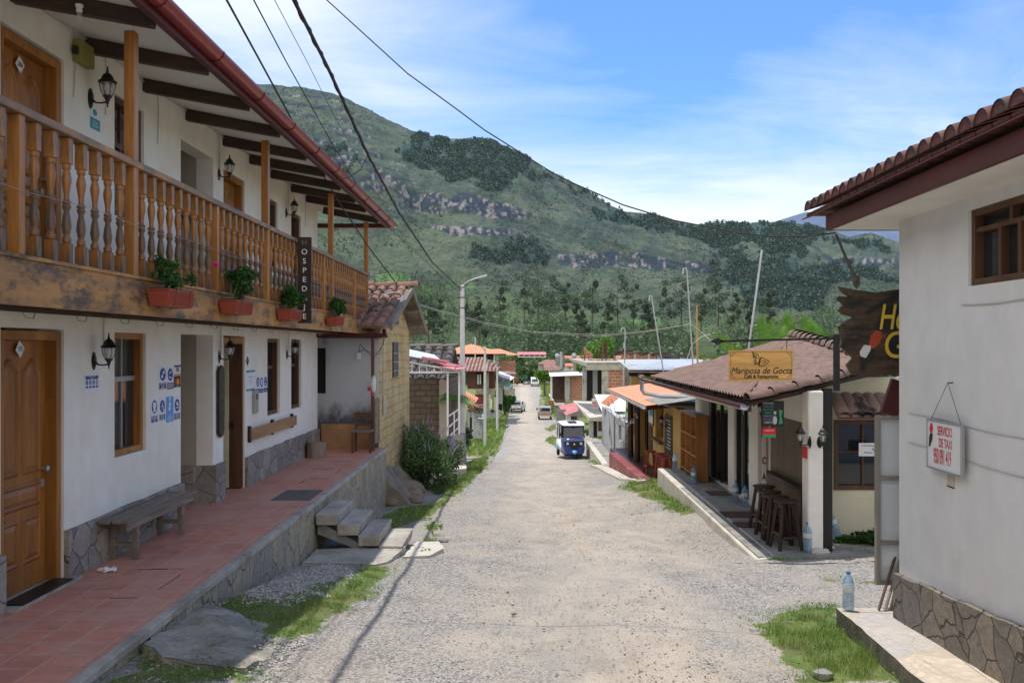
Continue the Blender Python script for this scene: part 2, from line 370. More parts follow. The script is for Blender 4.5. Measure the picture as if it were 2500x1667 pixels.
w = bpy.data.worlds.new('World'); scn.world = w; w.use_nodes = True; wt = w.node_tree; wt.nodes.clear()
class WN(NT):
    def __init__(s, t): s.t = t
ww = WN(wt); out = wt.nodes.new('ShaderNodeOutputWorld')
sky = ww.n('ShaderNodeTexSky', None, sky_type='NISHITA'); sky.sun_disc = False
sky.sun_elevation = math.asin(SUNV.z); sky.sun_rotation = math.atan2(SUNV.x, SUNV.y); sky.altitude = 1800; sky.air_density = 1.15; sky.dust_density = .5; sky.ozone_density = 1.5
gen = ww.n('ShaderNodeTexCoord').outputs['Generated']; sx = ww.n('ShaderNodeSeparateXYZ', {0: gen}).outputs
zz = ww.math('MAXIMUM', sx[2], .02); zz = ww.math('ADD', zz, .16)
cv = ww.n('ShaderNodeCombineXYZ', {0: ww.math('DIVIDE', sx[0], zz), 1: ww.math('DIVIDE', sx[1], zz)}).outputs[0]
cn1 = ww.noise(.8, ww.map((.8,.7,1), (3.1,.6,0), (0,0,math.radians(-24)), cv), 7, .5, .8)
cn2 = ww.noise(1.7, ww.map((.5,1.3,1), (1,.7,0), (0,0,math.radians(-22)), cv), 8, .65, 1.1)
cloud = ww.math('ADD', ww.math('MULTIPLY', cn1, .72), ww.math('MULTIPLY', cn2, .28))
# thinner veil high on the right, thicker towards the horizon
az = ww.math('MULTIPLY', ww.math('MULTIPLY', sx[0], sx[2]), -1.0); hz = ww.math('MULTIPLY', ww.math('SUBTRACT', .30, sx[2]), .72)
cloud = ww.math('ADD', ww.math('ADD', ww.math('ADD', cloud, az), hz), .04)
cf = ww.ramp(cloud, [(.42, .04), (.54, .32), (.64, .70), (.80, .96)])
skc = ww.mix(1.0, sky.outputs[0], (.60,.95,1.32), 'MULTIPLY')
back = ww.ramp(ww.math('MULTIPLY_ADD' if 0 else 'MULTIPLY', sx[1], -1.0), [(0, 0), (.5, 1)]); ccl = ww.mix(back, (6.9,7.15,7.3), (10.6,10.4,9.9))  # unseen brighter cloud behind the camera, added to lift shaded faces
cf = ww.mix(1.0, cf, ww.mix(1.0, back, (.75,.75,.75), 'MULTIPLY'), 'SCREEN'); skm = ww.mix(cf, skc, ccl)
bg = ww.n('ShaderNodeBackground', {'Color': skm, 'Strength': .16}); wt.links.new(bg.outputs[0], out.inputs[0])

# ---------- masks on the ground, read off as outlines of grass patches ----------
def wp(pts): return np.array([gp(x*1.06293, y*1.06293)[:2] for x, y in pts])
def inpoly(x, y, poly):
    c = np.zeros(np.shape(x), bool); n = len(poly)
    for i in range(n):
        x0, y0 = poly[i]; x1, y1 = poly[(i+1) % n]
        cond = ((y0 > y) != (y1 > y)) & (x < (x1-x0)*(y-y0)/((y1-y0) if abs(y1-y0) > 1e-9 else 1e-9)+x0)
        c ^= cond
    return c
def sdist(x, y, poly):   # signed distance to polygon outline, positive inside
    d = np.full(np.shape(x), 1e9); n = len(poly)
    for i in range(n):
        ax, ay = poly[i]; bx, by = poly[(i+1) % n]; L = (bx-ax)**2+(by-ay)**2+1e-9
        t = np.clip(((x-ax)*(bx-ax)+(y-ay)*(by-ay))/L, 0, 1)
        d = np.minimum(d, np.hypot(x-(ax+t*(bx-ax)), y-(ay+t*(by-ay))))
    return np.where(inpoly(x, y, poly), d, -d)
GRASS = [  # outline, blade height, density, greenness
 (wp([(250,1568),(330,1515),(440,1535),(560,1530),(600,1568)]), .05, 1.0),
 (wp([(470,1415),(520,1385),(640,1395),(790,1340),(840,1300),(905,1300),(880,1330),(850,1370),(800,1400),(735,1440),(690,1470),(640,1480),(610,1445),(560,1425)]), .05, 1.0),
 (wp([(940,1275),(985,1230),(975,1190),(1010,1205),(990,1250),(960,1285)]), .05, .8),
 (wp([(870,1190),(920,1165),(1000,1160),(1050,1095),(1085,1055),(1122,1045),(1118,1075),(1085,1105),(1060,1130),(1030,1150),(985,1190),(900,1215)]), .09, 1.0),
 (wp([(1070,1030),(1075,1015),(1150,1010),(1140,1026),(1110,1035)]), .12, .9),
 (wp([(1080,1004),(1120,985),(1155,978),(1150,1000),(1145,1010)]), .12, .8),
 (wp([(1120,985),(1140,950),(1165,945),(1160,975)]), .15, .7),
 (wp([(1730,1430),(1790,1405),(1840,1400),(1915,1395),(1960,1455),(2030,1500),(2110,1568),(1850,1568),(1800,1500),(1770,1460)]), .085, 1.1),
 (wp([(1425,1118),(1455,1108),(1500,1098),(1540,1112),(1570,1140),(1600,1180),(1560,1185),(1500,1150),(1450,1128)]), .07, 1.0),
 (wp([(1735,1278),(1760,1270),(1800,1278),(1830,1285),(1780,1292)]), .04, .8),
 (wp([(1912,1262),(1935,1240),(2012,1235),(2012,1275),(1950,1277)]), .10, 1.0),
 (wp([(1880,1332),(1890,1324),(1930,1328),(1920,1336)]), .03, .6), (wp([(1970,1338),(1980,1328),(2012,1328),(2012,1342)]), .04, .7),
 (wp([(1250,1012),(1262,1000),(1290,1005),(1300,1025),(1280,1028)]), .12, .8),
 (wp([(1345,1058),(1365,1052),(1385,1066),(1370,1072)]), .06, .6), (wp([(1250,985),(1275,972),(1280,985),(1262,992)]), .1, .7),
 (wp([(1236,935),(1242,900),(1260,902),(1270,935)]), .2, .5),
 (np.array([(-5.5,44),(-1.15,44),(-1.15,60),(-1.3,90),(-1.6,140),(-4,140),(-6,90)]), .28, 1.0), (np.array([(3.6,44),(4.4,52),(5.3,62),(5.0,90),(6.5,90),(6.5,60),(4.6,46)]), .1, .3),
 (np.array([(4.7,120),(5.0,200),(5.2,235),(12,235),(12,120)]), .3, .8),
]
RL = np.array([(-2.6,-6),(-2.5,4),(-1.35,6.0),(-1.05,7.5),(-1.45,9.5),(-1.3,12),(-1.05,15),(-.85,18.5),(-.8,22),(-.75,30),(-1.0,40),(-1.0,60),(-1.2,90),(-1.5,140),(-1.4,200),(-1.2,262)])
RR = np.array([(2.3,-6),(2.3,5.6),(2.45,7.9),(4.4,8.2),(4.6,12.2),(3.1,12.7),(2.95,15),(2.75,19),(2.9,24),(3.05,34),(3.25,38),(3.4,42),(5.2,60),(4.6,100),(4.0,140),(4.6,200),(4.9,262)])
def roadm(x, y):
    jl = (fbm(x*0+3.3, y*1.7, 3, 4)-.5)*.35; jr = (fbm(x*0+8.3, y*1.5, 3, 9)-.5)*.35
    return (x > np.interp(y, RL[:,1], RL[:,0])+jl) & (x < np.interp(y, RR[:,1], RR[:,0])+jr)
def nongrid():
    ys = [-6.0]
    while ys[-1] < 262: 
        y = ys[-1]; ys.append(y+(.085 if 4.5 < y < 13 else .12 if y < 22 else max(.18, y*.012)) if y >= 4.4 else y+.4)
    xs = [-420,-260,-150,-90,-70,-50,-36,-26,-18,-13,-10,-8,-6.6,-5.6]
    while xs[-1] < 6.6: xs.append(xs[-1]+(.085 if -3 < xs[-1] < 4.6 else .2))
    xs += [7.5,9,11,14,18,24,32,44,60,80,100,150,260,420]
    return np.array(xs), np.array(ys)
xs, ys = nongrid(); X, Y = np.meshgrid(xs, ys); nx, ny = len(xs), len(ys)
gm = np.zeros(X.shape)
for poly, hh, dn in GRASS:
    bb = (X > poly[:,0].min()-1)&(X < poly[:,0].max()+1)&(Y > poly[:,1].min()-1)&(Y < poly[:,1].max()+1)
    if not bb.any(): continue
    s = sdist(X[bb], Y[bb], poly)+(fbm(X[bb]*5, Y[bb]*5, 3, 2)-.5)*.25
    gm[bb] = np.maximum(gm[bb], np.clip(s/.14+.4, 0, 1)*min(1, dn))
far = sstep((Y-40)/10)*((X < np.interp(Y, RL[:,1], RL[:,0])-.1)|(X > np.interp(Y, RR[:,1], RR[:,0])+.15))
gm = np.maximum(gm, far*.95); gm = np.maximum(gm, sstep((np.abs(X)-9)/3)*.8)
heapP = wp([(500,1395),(560,1365),(640,1330),(730,1305),(820,1310),(835,1330),(760,1375),(650,1395),(560,1400)])
bb = (np.abs(X) < 4)&(Y > 5)&(Y < 14); heap = np.zeros(X.shape); heap[bb] = np.clip(sdist(X[bb], Y[bb], heapP)/.2, 0, 1)
Z = Gn(X, Y)+(fbm(X*1.4, Y*1.1, 4, 7)-.5)*.07+(fbm(X*6, Y*6, 3, 5)-.5)*.022*np.clip(20/np.maximum(Y,1), 0, 1)+gm*.02*(fbm(X*9,Y*9,2,3))+heap*(.07+.03*fbm(X*12,Y*12,2,6))
rm = roadm(X, Y); ruts = np.exp(-((X-(.15+.02*Y))/.5)**2)*.02+np.exp(-((X-(1.9))/.45)**2)*.02; Z -= ruts*rm
V = np.stack([X, Y, Z], -1).reshape(-1, 3); idx = np.arange(nx*ny).reshape(ny, nx)
Fq = np.stack([idx[:-1,:-1], idx[:-1,1:], idx[1:,1:], idx[1:,:-1]], -1)
fr = roadm((X[:-1,:-1]+X[1:,1:])/2, (Y[:-1,:-1]+Y[1:,1:])/2)
colr = np.stack([gm, heap, np.zeros_like(gm), np.ones_like(gm)], -1).reshape(-1, 4)
def groundmat(name):
    t = NT(name); a = t.n('ShaderNodeAttribute', None, attribute_name='mask', attribute_type='GEOMETRY').outputs['Color']
    s = t.n('ShaderNodeSeparateColor', {0: a}).outputs
    big = t.noise(.55, t.map((1,.45,1)), 7, .62); mid = t.noise(2.6, t.map((1,.7,1)), 6, .6); fine = t.noise(38, None, 5, .7)
    base = t.mix(t.ramp(big, [(.38, 0), (.62, 1)]), (.46,.385,.30), (.385,.335,.275))
    trk = t.ramp(t.noise(.8, t.map((1.6,.10,1), (4,1,0)), 6, .6), [(.40, 0), (.62, 1)]); base = t.mix(t.math('MULTIPLY', trk, .6), base, (.31,.295,.27)); base = t.mix(t.ramp(mid, [(.35, 0), (.7, .75)]), base, (.52,.45,.365))
    gr = t.ramp(t.math('ADD', t.math('MULTIPLY', t.noise(1.1, t.map((1,.5,1), (7,3,0)), 8, .7), .75), t.math('MULTIPLY', fine, .25)), [(.49, 0), (.60, .85)])
    xx_ = t.n('ShaderNodeSeparateXYZ', {0: t.n('ShaderNodeNewGeometry').outputs['Position']}).outputs[0]
    ed_ = t.ramp(t.math('ADD', t.math('MULTIPLY', t.math('ABSOLUTE', t.math('SUBTRACT', xx_, 1.0)), .30), t.math('MULTIPLY', t.noise(1.4, None, 6, .65), .55)), [(.42, 0), (.85, .8)])
    gr = t.mix(1.0, gr, ed_, 'ADD'); gr = t.mix(1.0, gr, s[1], 'ADD')
    peb = t.n('ShaderNodeTexVoronoi', {'Vector': t.co, 'Scale': 58.0}); pk = t.n('ShaderNodeSeparateColor', {0: peb.outputs['Color']}).outputs[0]
    gravel = t.ramp(pk, [(0, (.11,.105,.10)), (.35, (.26,.25,.235)), (.7, (.38,.36,.33)), (1, (.55,.52,.475))])
    gravel = t.mix(t.ramp(peb.outputs['Distance'], [(.35, 0), (.8, .35)]), gravel, (.17,.15,.125))
    c = t.mix(t.math('MULTIPLY', gr, .85), base, gravel)
    spk = t.n('ShaderNodeTexVoronoi', {'Vector': t.co, 'Scale': 17.0}); sk = t.n('ShaderNodeSeparateColor', {0: spk.outputs['Color']}).outputs[1]
    sm = t.math('MULTIPLY', t.ramp(sk, [(.78, 0), (.8, 1)]), t.ramp(spk.outputs['Distance'], [(.16, 1), (.3, 0)]))
    c = t.mix(t.math('MULTIPLY', sm, .75), c, (.19,.18,.17))
    c = t.mix(t.ramp(t.noise(.9, t.map((1,1,1), (2,9,0)), 9, .75), [(.54, 0), (.70, .5)]), c, (.22,.185,.145))
    gc = t.mix(t.ramp(t.noise(9, None, 6, .7), [(.3, 0), (.7, 1)]), (.08,.13,.03), (.18,.23,.07))
    gc = t.mix(t.ramp(t.noise(1.3, None, 4, .6), [(.4, 0), (.75, .7)]), gc, (.20,.16,.10))
    gmk = t.ramp(t.math('ADD', s[0], t.math('MULTIPLY', t.math('SUBTRACT', t.noise(14, None, 5, .7), .5), 1.3)), [(.38, 0), (.6, 1)])
    c = t.mix(gmk, c, gc)
    h = t.math('ADD', t.math('MULTIPLY', fine, .8), t.math('MULTIPLY', t.math('SUBTRACT', 1.0, peb.outputs['Distance']), .9))
    return t.bsdf(col=c, rough=.95, nrm=t.bump(h, .9, .018), spec=.15)
MG = groundmat('gravel_and_earth')
allf = Fq.reshape(-1, 4); frr = fr.reshape(-1)
def sub(fs, name, kind):
    used = np.unique(fs); re = np.zeros(len(V), int); re[used] = np.arange(len(used))
    o = npmesh(name, V[used], re[fs], MG, smooth=True, attr={'mask': colr[used]}); tag(o, kind='structure'); return o
ro = sub(allf[frr], 'dirt_road', 0); tag(ro, 'pale gravel and dirt street running downhill between the houses', 'road')
go = sub(allf[~frr], 'ground', 0); tag(go, 'earth and grass verges beside the dirt street', 'ground')

# ---------- loose stones on the road ----------
def octa(c, s, rng):
    n = len(c); base = np.array([(1,0,0),(0,1,0),(-1,0,0),(0,-1,0),(0,0,1),(0,0,-.6)], float)
    j = 1+rng.uniform(-.35, .35, (n,6,3)); v = base[None]*j*s[:,None,None]*np.stack([np.ones(n), rng.uniform(.7,1.3,n), rng.uniform(.45,.8,n)], -1)[:,None,:]
    a = rng.uniform(0, 6.28, n); ca, sa = np.cos(a)[:,None], np.sin(a)[:,None]
    vx = v[...,0]*ca-v[...,1]*sa; vy = v[...,0]*sa+v[...,1]*ca; v = np.stack([vx, vy, v[...,2]], -1)+c[:,None,:]
    f = np.array([(0,1,4),(1,2,4),(2,3,4),(3,0,4),(1,0,5),(2,1,5),(3,2,5),(0,3,5)])
    return v.reshape(-1,3), (f[None]+np.arange(n)[:,None,None]*6).reshape(-1,3)
n = 60000; yy = 5.4+nprs.uniform(0,1,n)**1.7*34; xx = nprs.uniform(-2.6, 4.5, n)
dens = fbm(xx*1.1, yy*.55, 4, 21)+.35*fbm(xx*4, yy*4, 2, 5); keep = roadm(xx, yy)&(nprs.uniform(0,1,n) < np.clip((dens-.52)*3, .05, 1))
xx, yy = xx[keep], yy[keep]; ss = .003+.009*nprs.uniform(0,1,len(xx))**3+(nprs.uniform(0,1,len(xx)) < .008)*.013
n2 = 5200; hx = nprs.uniform(-2.7,-1.0,n2*3); hy = nprs.uniform(7,12,n2*3); k2 = inpoly(hx, hy, heapP); hx, hy = hx[k2][:n2], hy[k2][:n2]
n3 = 900; ex = nprs.uniform(-2.6,-1.6,n3); ey = nprs.uniform(5.6,7.1,n3)
xx = np.concatenate([xx, hx, ex]); yy = np.concatenate([yy, hy, ey]); ss = np.concatenate([ss, nprs.uniform(.008,.022,len(hx)), nprs.uniform(.008,.02,n3)])
from_z = lambda x, y: Gn(x, y)+(fbm(x*1.4, y*1.1, 4, 7)-.5)*.07+(fbm(x*6, y*6, 3, 5)-.5)*.022*np.clip(20/np.maximum(y,1), 0, 1)
hz_ = np.zeros(len(xx)); hb = inpoly(xx, yy, heapP); hz_[hb] = np.clip(sdist(xx[hb], yy[hb], heapP)/.2, 0, 1)*.08
vs, fs = octa(np.stack([xx, yy, from_z(xx, yy)+ss*.15+hz_], -1), ss, nprs)
t = NT('grey_stones'); MS = t.bsdf(col=t.ramp(t.n('ShaderNodeNewGeometry').outputs['Random Per Island'], [(0,(.24,.23,.215)),(.5,(.40,.38,.35)),(.9,(.52,.49,.45)),(1,(.18,.165,.15))]), rough=.9, spec=.2)
go2 = npmesh('gravel', vs, fs, MS, n=3); tag(go2, 'loose grey gravel scattered over the dirt street', 'gravel', kind='stuff')

# ---------- grass ----------
GV, GF = [], []; cnt = 0
for poly, hh, dn in GRASS:
    x0, y0 = poly.min(0); x1, y1 = poly.max(0); area = (x1-x0)*(y1-y0); cy = (y0+y1)/2
    per = 9500 if cy < 11 else 2600 if cy < 16 else 1200 if cy < 30 else 260 if cy < 60 else 22
    n = int(min(70000, area*per*dn)); x = nprs.uniform(x0-.3, x1+.3, n); y = nprs.uniform(y0-.3, y1+.3, n)
    s = sdist(x, y, poly)+(fbm(x*5, y*5, 3, 2)-.5)*.3; tuft = fbm(x*7, y*7, 3, 31)
    k = (s > -.28)&(nprs.uniform(0,1,n) < np.where(s > -.02, np.clip(s/.22+.25, 0, 1), .14*np.clip((s+.28)/.26,0,1))*np.clip((tuft-.36)*4.5, 0, 1)); x, y, s, tuft = x[k], y[k], s[k], tuft[k]; n = len(x)
    wd = (.0017 if cy < 11 else .004 if cy < 16 else .007 if cy < 30 else .02 if cy < 60 else .05)*nprs.uniform(.7,1.4,n)
    h = hh*nprs.uniform(.35, 1.25, n)*np.clip(tuft*1.5, .4, 1.3)*np.clip(s/.3+.5, .45, 1); a = nprs.uniform(0, 6.28, n); b = nprs.uniform(0,6.28,n); ln = h*nprs.uniform(.2,.9,n)
    z = from_z(x, y)+.005; dx, dy = np.cos(a)*wd, np.sin(a)*wd
    p0 = np.stack([x-dx, y-dy, z], -1); p1 = np.stack([x+dx, y+dy, z], -1)
    mx, my = x+np.cos(b)*ln*.35, y+np.sin(b)*ln*.35; p2 = np.stack([mx+dx*.7, my+dy*.7, z+h*.6], -1); p3 = np.stack([mx-dx*.7, my-dy*.7, z+h*.6], -1)
    tx, ty = x+np.cos(b)*ln, y+np.sin(b)*ln; p4 = np.stack([tx+dx*.15, ty+dy*.15, z+h], -1); p5 = np.stack([tx-dx*.15, ty-dy*.15, z+h], -1)
    GV.append(np.stack([p0,p1,p2,p3,p4,p5], 1).reshape(-1,3)); o = np.arange(n)[:,None]*6+cnt
    GF.append(np.concatenate([o+np.array([0,1,2,3]), o+np.array([3,2,4,5])])); cnt += n*6
gro = npmesh('grass', np.concatenate(GV), np.concatenate(GF), MW['grassb']); tag(gro, 'short green grass tufts on the street verges', 'grass', kind='stuff')

WV = []
for poly, hh, dn in GRASS:
    x0, y0 = poly.min(0); x1, y1 = poly.max(0); cy = (y0+y1)/2
    if cy > 26: continue
    n = int(min(9000, (x1-x0)*(y1-y0)*1500)); x = nprs.uniform(x0-.1, x1+.1, n); y = nprs.uniform(y0-.1, y1+.1, n); s = sdist(x, y, poly)
    k = (s > -.08)&(fbm(x*3.1, y*3.1, 3, 63) > .53); x, y = x[k], y[k]; n = len(x); q = nprs.uniform(.006,.016,(n,1))*(1 if cy < 14 else 1.8)
    c = np.stack([x, y, from_z(x, y)+nprs.uniform(.01,.055,n)], -1); d1 = nprs.normal(0,1,(n,3))*[1,1,.45]; d1 /= np.linalg.norm(d1,axis=1,keepdims=True); d2 = np.cross(d1, [0,0,1.0]+nprs.normal(0,.3,(n,3))); d2 /= np.linalg.norm(d2,axis=1,keepdims=True)+1e-9
    WV.append(np.stack([c-d1*q, c+d2*q*.6, c+d1*q, c-d2*q*.6], 1).reshape(-1,3))
WV = np.concatenate(WV); tag(npmesh('weeds', WV, np.arange(len(WV)).reshape(-1,4), MW['leafy']), 'small broad leaved weeds mixed into the grass verges', 'weeds', kind='stuff')

# ---------- mountains ----------
RD = np.array([(-900,240),(-300,200),(100,172),(400,188),(610,195),(700,200),(790,225),(850,255),(900,282),(945,303),(1000,318),(1075,321),(1130,325),(1200,355),(1250,392),(1300,413),(1350,440),(1400,470),(1440,488),(1500,498),(1560,510),(1620,518),(1700,517),(1760,512),(1830,512),(1900,530),(1950,545),(2000,536),(2065,556),(2200,575),(2600,560),(3300,540)], float)
GP = np.array([(250,-.16),(300,-.04),(330,0),(450,.05),(600,.10),(800,.17),(1050,.25),(1300,.33),(1600,.43),(1740,.49),(1830,.55),(2050,.60),(2200,.63),(2300,.735),(2500,.80),(2580,.825),(2640,.87),(2800,.90),(2880,.933),(2925,.96),(3050,.985),(3200,1.0),(3500,.99),(4200,.93)])
def terr(px, Y):
    xx = (px-CX)/F*Y
    wy = (fbm(xx*.004, Y*.004, 4, 3)-.5)*380+(fbm(xx*.02, Y*.02, 3, 8)-.5)*60
    Yw = Y+wy*sstep((Y-500)/900)*(1-sstep((Y-3150)/50)); g = np.interp(Yw, GP[:,0], GP[:,1])
    R_ = np.interp(px/1.06293, RD[:,0], RD[:,1]); Dy = 828-(828-R_)*g
    z = CZ-(Dy*1.06293-CY)/F*Y
    rid = (1-np.abs(fbm(xx*.0035+5, Y*.0012, 4, 17)*2-1)); z = z+(rid-.75)*55*sstep((Y-900)/900)*(1-sstep((Y-2700)/450))
    z = z+(fbm(xx*.012, Y*.012, 5, 40)-.5)*26*sstep((Y-300)/800)+(fbm(xx*.06, Y*.06, 3, 41)-.5)*7*sstep((Y-300)/300)
    bl = sstep((Y-250)/70); return z*bl+(-7.7)*(1-bl)
pc = np.concatenate([np.arange(-1000,380,14.0), np.arange(380,2320,4.5), np.arange(2320,3500,14.0)]); Yr = np.concatenate([255*np.exp(np.linspace(0, 1, 190, endpoint=False)*math.log(1300/255)), np.linspace(1300, 3220, 640, endpoint=False), np.linspace(3220, 4200, 26)])
PX, YY = np.meshgrid(pc, Yr); ZZ = terr(PX, YY); XX = (PX-CX)/F*YY
Vt = np.stack([XX, YY, ZZ], -1); 
DYs = (CY+(CZ-ZZ)/YY*F)/1.06293; DXs = PX/1.06293
SW = DYs+(fbm(DXs*.012, DYs*.012, 4, 60)-.5)*26
def band(pts, th):   # cliff band: centre line and half height, ragged edges
    c = np.interp(DXs, [p[0] for p in pts], [p[1] for p in pts]); h = np.interp(DXs, [p[0] for p in pts], [p[2] for p in pts])
    return np.clip((h-np.abs(SW-c))/th, 0, 1)
BANDS = [([(560,330,0),(640,345,10),(760,385,30),(860,410,36),(920,440,20),(960,455,0)], 5), ([(860,450,0),(930,465,20),(1010,470,26),(1100,475,24),(1180,488,18),(1260,500,0)], 4),
         ([(960,520,0),(1040,532,11),(1150,536,12),(1230,548,9),(1300,556,0)], 3), ([(1220,606,0),(1270,602,16),(1400,600,19),(1520,606,17),(1620,612,12),(1690,622,0)], 3.5),
         ([(1700,640,0),(1760,650,8),(1820,640,0)], 5), ([(1080,590,0),(1160,600,9),(1240,612,0)], 5), ([(1850,580,0),(1940,600,13),(2066,612,16),(2200,610,0)], 7)]
for k_ in range(9): y_ = 214+k_*19; BANDS.append(([(540,y_+8,0),(640,y_,2.5+k_%3),(760+k_*14,y_+14+k_*5,3.5+(k_*7)%4),(860+k_*24,y_+52+k_*7,0)], 2))
cl = np.zeros_like(ZZ)
for p_, t_ in BANDS: cl = np.maximum(cl, band(p_, t_))
cl = cl*np.clip((fbm(DXs*.03, DYs*.06, 5, 61)-.30)*7, 0, 1)
cone = np.zeros_like(ZZ)
FOR = [[(945,308),(1130,325),(1215,360),(1300,415),(1290,425),(1200,395),(1190,420),(1120,440),(1080,415),(1000,400),(900,345)],
       [(1300,412),(1440,487),(1560,512),(1700,516),(1830,512),(1900,535),(1870,585),(1760,570),(1640,560),(1560,540),(1450,515),(1370,480)], [(1900,540),(2066,560),(2066,580),(1960,575)], [(1620,570),(1700,575),(1730,600),(1660,600)], [(1940,620),(2066,625),(2066,650),(1930,650)],
       [(1640,600),(1760,580),(1900,600),(1960,640),(1900,700),(1760,715),(1680,680)], [(730,330),(800,350),(850,400),(800,420),(730,380)],
       [(1080,575),(1240,560),(1260,600),(1120,610)]]
wx, wyy = (fbm(DXs*.022, DYs*.03, 5, 70)-.5)*150, (fbm(DXs*.022+9, DYs*.03, 5, 71)-.5)*60
for f in FOR: cone = np.maximum(cone, inpoly(DXs+wx, DYs+wyy, f).astype(float)*(1-cl))
c1 = np.array([.098,.120,.058]); c2 = np.array([.054,.076,.042]); c3 = np.array([.135,.138,.082]); ck = np.array([.038,.066,.046]); rk = np.array([.026,.029,.040]); rl = np.array([.27,.225,.195])
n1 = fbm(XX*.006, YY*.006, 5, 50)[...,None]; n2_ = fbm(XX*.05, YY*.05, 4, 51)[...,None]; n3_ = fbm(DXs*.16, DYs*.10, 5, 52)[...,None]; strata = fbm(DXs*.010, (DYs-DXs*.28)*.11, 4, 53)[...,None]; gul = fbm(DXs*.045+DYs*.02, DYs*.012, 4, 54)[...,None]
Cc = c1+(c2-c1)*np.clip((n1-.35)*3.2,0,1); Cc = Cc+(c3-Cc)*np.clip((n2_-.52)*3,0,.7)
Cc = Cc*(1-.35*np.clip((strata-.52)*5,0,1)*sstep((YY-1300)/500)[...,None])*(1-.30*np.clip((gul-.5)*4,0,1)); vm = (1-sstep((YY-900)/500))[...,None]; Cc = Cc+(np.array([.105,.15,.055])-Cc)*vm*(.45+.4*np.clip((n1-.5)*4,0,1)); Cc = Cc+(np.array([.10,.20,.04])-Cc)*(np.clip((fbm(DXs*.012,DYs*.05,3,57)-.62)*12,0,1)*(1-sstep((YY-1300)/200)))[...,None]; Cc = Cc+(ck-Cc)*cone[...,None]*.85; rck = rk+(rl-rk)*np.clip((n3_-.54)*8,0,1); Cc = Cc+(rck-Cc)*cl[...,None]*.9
hf = (1-np.exp(-YY/5200))[...,None]; Cc = Cc*(1-hf*.42)+np.array([.10,.165,.25])*hf*.56  # aerial haze painted into the slope colours, bluer with distance
ids = np.arange(len(Yr)*len(pc)).reshape(len(Yr), len(pc)); Ft = np.stack([ids[:-1,:-1], ids[:-1,1:], ids[1:,1:], ids[1:,:-1]], -1).reshape(-1,4)
t = NT('mountain_scrub'); a = t.n('ShaderNodeAttribute', None, attribute_name='mask', attribute_type='GEOMETRY').outputs['Color']
nf = t.noise(.12, t.map((1,1,1)), 9, .78); c = t.mix(t.ramp(nf, [(.34, 0), (.66, .72)]), t.mix(1.0, a, (1.25,1.25,1.25), 'MULTIPLY'), t.mix(1.0, a, (.42,.46,.50), 'MULTIPLY'))
MT = t.bsdf(col=c, rough=.95, nrm=t.bump(t.noise(.10, None, 8, .75), .9, 7), spec=.05)
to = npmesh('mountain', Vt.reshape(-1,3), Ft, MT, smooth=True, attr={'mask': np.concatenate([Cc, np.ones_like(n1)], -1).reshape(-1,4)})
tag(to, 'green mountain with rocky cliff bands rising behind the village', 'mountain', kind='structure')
# far ridge, aerial haze put into its blue base colour
pc2 = np.arange(1500, 3600, 12.0); ya = np.linspace(6500, 9000, 24); PX2, Y2 = np.meshgrid(pc2, ya)
R2 = np.interp(PX2/1.06293, [1400,1770,1850,1900,2066,2300,2700,3400], [560,512,487,486,520,500,470,470]); q = (Y2-6500)/2500
Z2 = CZ-((600-(600-R2)*np.sin(q*PI/2*1.0)**.6)*1.06293-CY)/F*Y2+(fbm(PX2*.02, Y2*.004, 4, 90)-.5)*90*(1-q)
i2 = np.arange(PX2.size).reshape(PX2.shape); F2 = np.stack([i2[:-1,:-1], i2[:-1,1:], i2[1:,1:], i2[1:,:-1]], -1).reshape(-1,4)
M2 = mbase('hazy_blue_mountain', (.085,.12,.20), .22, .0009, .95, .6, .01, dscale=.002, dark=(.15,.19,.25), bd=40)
tag(npmesh('hazy_mountain', np.stack([(PX2-CX)/F*Y2, Y2, Z2], -1).reshape(-1,3), F2, M2, smooth=True), 'distant hazy blue mountain beyond the wooded ridge', 'mountain', kind='structure')

# ---------- scrub and woods on the slopes (one mass each) ----------
def puffs(c, s, hgt, nq, rng, squash=1.0):
    n = len(c); th = rng.uniform(0, 6.28, (n,nq)); u = rng.uniform(0, 1, (n,nq)); rr = np.sqrt(rng.uniform(.05, 1, (n,nq)))*(1-.55*u)
    ctr = c[:,None,:]+np.stack([np.cos(th)*rr*s[:,None], np.sin(th)*rr*s[:,None], (.15+.85*u)*hgt[:,None]], -1)
    q = (s[:,None]*rng.uniform(.35,.8,(n,nq)))[...,None]*squash; d1 = rng.normal(0,1,(n,nq,3)); d1 /= np.linalg.norm(d1, axis=-1, keepdims=True)
    d2 = np.cross(d1, rng.normal(0,1,(n,nq,3))); d2 /= np.linalg.norm(d2, axis=-1, keepdims=True)+1e-9
    v = np.stack([ctr-d1*q, ctr+d2*q*.8, ctr+d1*q, ctr-d2*q*.8], 2).reshape(-1,3)
    return v, np.arange(n*nq*4).reshape(-1,4)
def scatter(n, ylo, yhi, xlo=400, xhi=2300, pw=1.0):
    px = nprs.uniform(xlo, xhi, n); Yv = ylo+nprs.uniform(0,1,n)**pw*(yhi-ylo); z = terr(px, Yv); x = (px-CX)/F*Yv
    return px, Yv, x, z, (CY+(CZ-z)/Yv*F)/1.06293, px/1.06293
def hmat(name, cols, haze):  # mixes bluish aerial haze into the leaf colours
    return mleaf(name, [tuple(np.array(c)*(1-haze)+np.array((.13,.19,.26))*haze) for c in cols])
px, Yv, x, z, dy, dx = scatter(105000, 1000, 3150, 500, 2620)
e = (fbm(dx*.02, dy*.02, 4, 77)); k = nprs.uniform(0,1,len(px)) < np.clip((e-.36)*4, .05, .9)*.5
s = nprs.uniform(1.0, 2.7, k.sum())*(1+Yv[k]/6000); v, f = puffs(np.stack([x,Yv,z-.5], -1)[k], s, s*1.3, 3, nprs)
